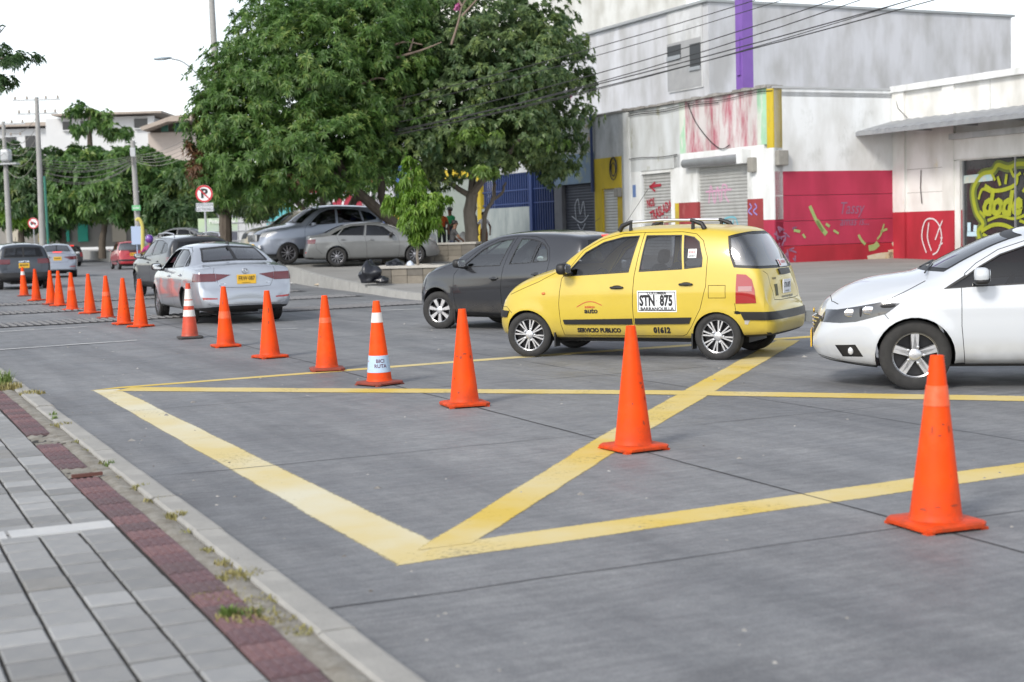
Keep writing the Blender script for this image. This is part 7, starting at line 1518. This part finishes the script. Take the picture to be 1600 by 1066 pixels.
a, b = at(345, 300, 59), at(348, 395, 59); mb = MB(); mb.tube([(b.x, b.y, .3), (a.x, a.y, a.z)], .06, 8); tag(mb.build('sign_post', STEEL, smooth=True), 'thin grey steel post beside the no parking sign', 'post')
mb = MB(); mb.tube([at(x, y, 70) for x, y in spline2([(223, 398), (223, 372), (222, 352), (217, 342), (213, 345)], 5)], [.09]*8+[.085]*13, 8); tag(mb.build('bollard', mat('yellow_post', (.55, .47, .10), .6, col2=(.45, .4, .12), nscale=5), smooth=True), 'curved pale yellow post at the foot of the leaning pole', 'post')
mb = MB(); q = at(213, 368, 72); mb.box(q.x-.25, q.x+.25, q.y, q.y+.04, q.z-.45, q.z+.45); mb.tube([q+Vector((0, .05, -1.2)), q+Vector((0, .05, .5))], .03, 6); tag(mb.build('notice_board', mat('pale_blue_board', (.34, .42, .58), .6)), 'small pale blue notice board near the leaning pole', 'sign')

# ------------------------------------------------------------------ planters, rubbish
BLK = [mat('block_%d' % i, c, .92, col2=tuple(x*1.3 for x in c), nscale=8, bump=.5, bscale=40) for i, c in enumerate(((.15, .135, .11), (.19, .17, .14), (.125, .115, .10)))]; CAPM = mat('planter_cap', (.36, .345, .31), .9, col2=(.45, .43, .39), nscale=5, bump=.3); EARTH = mat('earth', (.13, .10, .07), .95, col2=(.2, .16, .11), nscale=10, bump=.6)
def planter(c, wx, wy, h, rz, label, z0):
    r = empty('planter', (c.x, c.y, z0), rz, label, 'planter'); bl, bh = .40, .19; rows = max(1, int(round((h-.07)/bh)))
    for row in range(rows):
        for side in range(4):
            Ls = wx if side % 2 == 0 else wy; n = max(1, int(Ls/bl)); l = Ls/n
            for i in range(n):
                mb = MB(); off = (i+.5)*l-Ls/2; hl = l/2-.006
                if side % 2 == 0: y = (-1 if side == 0 else 1)*(wy/2-.07); mb.box(off-hl, off+hl, y-.07+rnd.uniform(0, .006), y+.07, row*bh+.003-.15*(row == 0), (row+1)*bh-.006)
                else: x = (-1 if side == 3 else 1)*(wx/2-.07); mb.box(x-.069, x+.069, off-hl+.07*(i == 0)*2, off+hl-.14*(i == n-1), row*bh+.003-.15*(row == 0), (row+1)*bh-.006)
                mb.build('block', rnd.choice(BLK), r)
    zc = rows*bh
    for x0, x1, y0, y1 in ((-wx/2-.04, wx/2+.04, -wy/2-.04, -wy/2+.2), (-wx/2-.04, wx/2+.04, wy/2-.2, wy/2+.04), (-wx/2-.04, -wx/2+.2, -wy/2+.203, wy/2-.203), (wx/2-.2, wx/2+.04, -wy/2+.203, wy/2-.203)): mb = MB(); mb.box(x0, x1, y0, y1, zc, zc+.07); mb.build('cap_slab', CAPM, r, bevel=.01)
    mb = MB(); mb.box(-wx/2+.15, wx/2-.15, -wy/2+.15, wy/2-.15, 0, zc+.02); mb.build('earth', EARTH, r); return r
ANG = math.atan2(-.12, 1)
c = at(655, 441, 38.6); planter(Vector((c.x+.05, c.y, 0)), 2.1, 1.7, .5, ANG, 'low concrete block planter holding the bright green sapling', zplaza(36)+.0)
c = at(640, 418, 49.5); planter(Vector((c.x, c.y+.6, 0)), 1.7, 1.6, .55, ANG, 'block planter around the leaning tree trunk', zplaza(46)); c = at(705, 418, 50); planter(Vector((c.x, c.y+.5, 0)), 1.9, 1.4, .55, ANG, 'block planter under the forked tree where the man in grey sits', zplaza(46))
BAG = mat('black_plastic_bag', (.012, .013, .018), .28, coat=.3, bump=.6, bscale=9); BAGW = mat('pale_plastic_bag', (.45, .50, .58), .35, bump=.5, bscale=10)
def bag(px, py, Y, w_, h_, m_, label, seed):
    p = at(px, py, Y); g = random.Random(seed); bm = bmesh.new(); bmesh.ops.create_icosphere(bm, subdivisions=4, radius=1); ph = [(Vector((g.gauss(0, 1), g.gauss(0, 1), g.gauss(0, 1))).normalized(), g.uniform(3, 9), g.uniform(0, 6)) for _ in range(14)]
    for v in bm.verts:
        k = 1+sum(.045*math.sin(f*v.co.dot(d)+q) for d, f, q in ph)+.03*math.sin(18*math.atan2(v.co.y, v.co.x)+4*v.co.z)*max(0, v.co.z); x, y, z = v.co*k
        if z > .55: s = 1-.55*(z-.55)/.6; x *= s; y *= s; z += .1
        v.co = (x*w_/2, y*w_/2*.8, max(z, -.62)*h_/1.6+h_*.39)
    for f in bm.faces: f.smooth = True
    me = bpy.data.meshes.new('rubbish_bag'); bm.to_mesh(me); bm.free(); me.materials.append(m_); o = link(bpy.data.objects.new('rubbish_bag', me)); o.location = p; o.rotation_euler = (0, 0, g.uniform(0, 3)); return tag(o, label, 'bag', 'rubbish bags by the planter')
bag(579, 442, 37.2, .70, .52, BAG, 'black plastic rubbish bag slumped on the pavement against the planter', 1); bag(597, 443, 37.0, .36, .18, BAG, 'small flat black bag beside the slumped rubbish bag', 2); bag(618, 424, 38.4, .62, .30, BAG, 'black rubbish bag dumped on top of the planter wall', 3); bag(642, 424, 38.3, .26, .25, BAGW, 'pale blue plastic bag dumped on the planter', 4)
for i, (px, py, Y, lab) in enumerate(((455, 446, 46, 'crumpled white paper on the road by the far kerb'), (497, 448, 43.5, 'torn pale cardboard scrap on the far kerb'))):
    p = atz(px, py, .02); g = random.Random(i); mb = MB(); vs = [(g.uniform(-.15, .15), g.uniform(-.1, .1), g.uniform(0, .14)) for _ in range(7)]; mb.add(vs, [(0, 1, 2), (2, 1, 3), (3, 4, 2), (4, 5, 3), (5, 6, 4)]); o = mb.build('litter_scrap', mat('litter_%d' % i, ((.6, .6, .58), (.42, .36, .27))[i], .8)); o.location = (p.x, p.y, .01); tag(o, lab, 'litter')

# ------------------------------------------------------------------ people
SKIN = mat('skin_brown', (.17, .085, .05), .55, col2=(.20, .10, .06), nscale=20); HAIR = mat('black_hair', (.012, .010, .009), .6)
def cloth(n, c): return mat('cloth_'+n, c, .85, col2=tuple(x*.7 for x in c), nscale=10)
def person(pos, rz, label, shirt, trousers, pose='stand', hgt=1.7, cap=None, hair=True, arms=((.28, .02), (.28, .02)), sleeve=.25):
    """one continuous skinned body; materials follow the clothing"""
    J = {}; sit = pose in ('sit', 'ride'); zh = .95 if not sit else .50
    V_ = [(0, 0, zh, .13), (0, .0 if not sit else .05, zh+.22, .125), (0, .02 if not sit else .10, zh+.43, .135), (0, .03 if not sit else .13, zh+.53, .055), (0, .04 if not sit else .16, zh+.62, .075), (0, .05 if not sit else .17, zh+.70, .085), (0, .04 if not sit else .16, zh+.76, .06)]
    E_ = [(0, 1), (1, 2), (2, 3), (3, 4), (4, 5), (5, 6)]; mt = ['T', 'S', 'S', 'K', 'K', 'K', 'K']
    def add(p, r, par, m_): V_.append((*p, r)); E_.append((par, len(V_)-1)); mt.append(m_); return len(V_)-1
    yo = V_[2][1]
    for s, (out, fw_) in zip((-1, 1), arms):
        sh = add((s*.17, yo, zh+.44), .062, 2, 'S'); el = add((s*out, yo+fw_*.5-.02, zh+.17+fw_*.12), .046, sh, 'S' if sleeve > .5 else 'K'); wr_ = add((s*(out-.02 if fw_ < .3 else out-.12), yo+fw_, zh-.06+fw_*.55), .032, el, 'K'); hd = add((s*(out-.03 if fw_ < .3 else out-.14), yo+fw_+.03, zh-.13+fw_*.55), .036, wr_, 'K')
        for k in range(4): add((s*(out-.03 if fw_ < .3 else out-.14)+(k-1.5)*.016, yo+fw_+.045, zh-.21+fw_*.55+abs(k-1.5)*.01), .010, hd, 'K')
        add((s*(out-.03 if fw_ < .3 else out-.14)-s*.04, yo+fw_+.06, zh-.15+fw_*.55), .011, hd, 'K')
    for s in (-1, 1):
        hp = add((s*.09, 0 if not sit else .04, zh-.05), .10, 0, 'T')
        if not sit: kn = add((s*.10, .02, .50), .068, hp, 'T'); an = add((s*.105, -.01, .09), .045, kn, 'T'); add((s*.11, .12, .035), .04, an, 'B')
        else: kn = add((s*.14, .46, zh-.02), .07, hp, 'T'); an = add((s*.14, .50, zh-.42), .045, kn, 'T'); add((s*.145, .63, zh-.46), .04, an, 'B')
    me = bpy.data.meshes.new('sk'); me.from_pydata([v[:3] for v in V_], E_, []); o = bpy.data.objects.new('sk', me); COL.objects.link(o); md = o.modifiers.new('s', 'SKIN'); sub = o.modifiers.new('u', 'SUBSURF'); sub.levels = 2
    for i, v in enumerate(V_): me.skin_vertices[0].data[i].radius = (v[3], v[3]*.82 if i in (0, 1, 2) else v[3]); me.skin_vertices[0].data[i].use_root = i == 0
    me2 = bpy.data.meshes.new_from_object(o.evaluated_get(bpy.context.evaluated_depsgraph_get())); bpy.data.objects.remove(o)
    for m_ in (SKIN, shirt, trousers, BLACK): me2.materials.append(m_)
    P = [Vector(v[:3]) for v in V_]; ids = {'K': 0, 'S': 1, 'T': 2, 'B': 3}
    for f in me2.polygons:
        c = f.center; b_, bd = 0, 9
        for i, j in E_:
            ab = P[j]-P[i]; t = max(0, min(1, (c-P[i]).dot(ab)/max(ab.length_squared, 1e-9))); d = (c-(P[i]+ab*t)).length-.5*(V_[i][3]*(1-t)+V_[j][3]*t)
            if d < bd: bd = d; b_ = i if t < (.5 if mt[i] != 'S' or mt[j] == 'K' and i > 2 else .5) else j
        f.material_index = ids[mt[b_]]; f.use_smooth = True
    k = hgt/1.73; body = link(bpy.data.objects.new('person', me2)); body.location = pos; body.rotation_euler = (0, 0, rz); body.scale = (k, k, k); tag(body, label, 'person', None)
    hz = zh+.70; hy = V_[5][1]
    if hair: mb = MB(); mb.rbox((0, hy-.025, hz+.045), (.185, .21, .17), 2.3); mb.build('hair', HAIR, body, smooth=True)
    if cap: mb = MB(); mb.rbox((0, hy-.005, hz+.07), (.20, .225, .14), 2.3); mb.rbox((0, hy+.13, hz+.04), (.15, .14, .018), 2.6); mb.build('cap', cap, body, smooth=True)
    f_ = MB(); f_.rbox((0, hy+.088, hz-.005), (.028, .035, .05), 2.2); f_.build('nose', SKIN, body, smooth=True)
    for s in (-1, 1):
        e = MB(); e.rbox((s*.032, hy+.078, hz+.018), (.024, .014, .014), 2); e.build('eye', INK, body, smooth=True); e = MB(); e.rbox((s*.088, hy, hz), (.018, .035, .05), 2); e.build('ear', SKIN, body, smooth=True)
    m2 = MB(); m2.rbox((0, hy+.078, hz-.048), (.045, .014, .012), 2); m2.build('mouth', mat('lips', (.14, .05, .04), .6), body, smooth=True)
    return body
def people():
    Y = 54; zf = zplaza(50)
    def foot(px, Y): p = at(px, 395, Y); return (p.x, p.y, zf)
    person(foot(691, 55.5), R(200), 'person in an orange shirt standing by the block planter', cloth('orange', (.62, .10, .02)), cloth('dark', (.03, .03, .04)), hgt=1.78, arms=((.27, .05), (.26, .3)))
    person(foot(706, 56), R(140), 'person in a green shirt and grey cap standing beside the orange shirt', cloth('green', (.02, .30, .10)), cloth('dark', (.03, .03, .04)), hgt=1.8, cap=cloth('greycap', (.16, .16, .18)), arms=((.26, .3), (.27, .05)))
    q = at(705, 418, 50); person((q.x+.02, q.y+.2, zplaza(46)+.09), R(-72), 'person in a dark grey shirt sitting on the block planter', cloth('charcoal', (.07, .07, .07)), cloth('denim', (.03, .04, .08)), 'sit', 1.72, arms=((.24, .25), (.24, .3)))
    person(foot(741, 54.5), R(250), 'person in navy overalls and a pale cap behind the forked tree trunk', cloth('navy', (.02, .03, .09)), cloth('navy', (.02, .03, .09)), hgt=1.8, cap=cloth('palecap', (.55, .53, .48)), sleeve=.8)
    person(foot(757, 57), R(185), 'person with dark hair in a white blouse by the marble panels', cloth('white', (.72, .70, .74)), cloth('brown', (.22, .10, .06)), hgt=1.6)
    # covered pile and a plastic chair
    o = bag(722, 412, 52.3, 1.0, 1.05, mat('pale_sheet', (.50, .50, .48), .8, col2=(.4, .4, .39), nscale=6, bump=.5, bscale=8), 'pale sheet thrown over a pile behind the seated person', 9); o.name = 'covered_pile'; o['category'] = 'bundle'; del o['group']
    ch = empty('plastic_chair', at(677, 405, 51.2), R(200), 'pale grey plastic chair beside the planter', 'chair'); ch.location.z = zf-.05; CHM = mat('grey_plastic', (.42, .44, .46), .5); mb = MB(); mb.rbox((0, 0, .44), (.45, .45, .05), 5); mb.build('seat', CHM, ch, smooth=True); mb = MB(); mb.rbox((0, -.22, .68), (.43, .05, .46), 5); mb.build('backrest', CHM, ch, smooth=True)
    for x in (-.19, .19):
        for y in (-.19, .19): mb = MB(); mb.tube([(x*1.1, y*1.1, 0), (x, y, .43)], [.018, .022], 8); mb.build('leg', CHM, ch, smooth=True)
    # motorcyclist
    p = at(240, 413, 48); th = R(62); mr = empty('motorcycle', (p.x, p.y, 0), math.pi-th, 'white motorcycle carrying the rider with the blue helmet', 'motorcycle'); st = dict(n=6, w=.02, hub=.04)
    for x in (1.25, 0): w_ = make_wheel(mr, x, 0, .29, .09, .21, st, 1, 0, 24); w_.location.y = 0
    WB = mat('motorbike_white', (.62, .62, .64), .35, coat=.6)
    for nm, c_, sz, m_ in (('fuel_tank', (.68, 0, .78), (.48, .26, .24), REDP), ('seat', (.2, 0, .78), (.65, .26, .1), BLACK), ('engine', (.6, 0, .42), (.45, .28, .34), STEELDARK), ('front_fairing', (1.08, 0, .82), (.28, .34, .42), WB), ('tail_cowl', (-.18, 0, .80), (.4, .22, .14), WB), ('front_mudguard', (1.25, 0, .60), (.42, .11, .08), WB)): mb = MB(); mb.rbox(c_, sz, 3); mb.build(nm, m_, mr, smooth=True)
    for s in (-1, 1): mb = MB(); mb.tube([(1.25, .09*s, .29), (1.0, .09*s, 1.0)], .025, 8); mb.build('fork_leg', CHROME, mr, smooth=True)
    mb = MB(); mb.tube([(.92, -.36, 1.02), (1.0, -.1, 1.05), (1.0, .1, 1.05), (.92, .36, 1.02)], .014, 8); mb.build('handlebar', BLACK, mr, smooth=True); mb = MB(); mb.rbox((1.22, 0, .86), (.06, .18, .16), 2.5); mb.build('headlight', WHITEL, mr, smooth=True)
    f_ = Vector((-math.cos(th), math.sin(th), 0)); q = Vector((p.x, p.y, 0))+f_*.25
    rider = person((q.x, q.y, .36), math.pi-th-math.pi/2, 'person in pink top and blue helmet riding the white motorcycle', cloth('pink', (.40, .04, .18)), cloth('jeans', (.05, .08, .18)), 'ride', 1.68, hair=False, arms=((.30, .42), (.30, .42)))
    mb = MB(); mb.rbox((0, .165, 1.245), (.27, .31, .30), 2.3); mb.build('helmet', mat('helmet_blue', (.03, .05, .35), .2, coat=1., col2=(.25, .03, .2), nscale=6), rider, smooth=True); mb = MB(); mb.rbox((0, .27, 1.25), (.22, .13, .11), 2.6); mb.build('visor', TINTDARK, rider, smooth=True)
people()
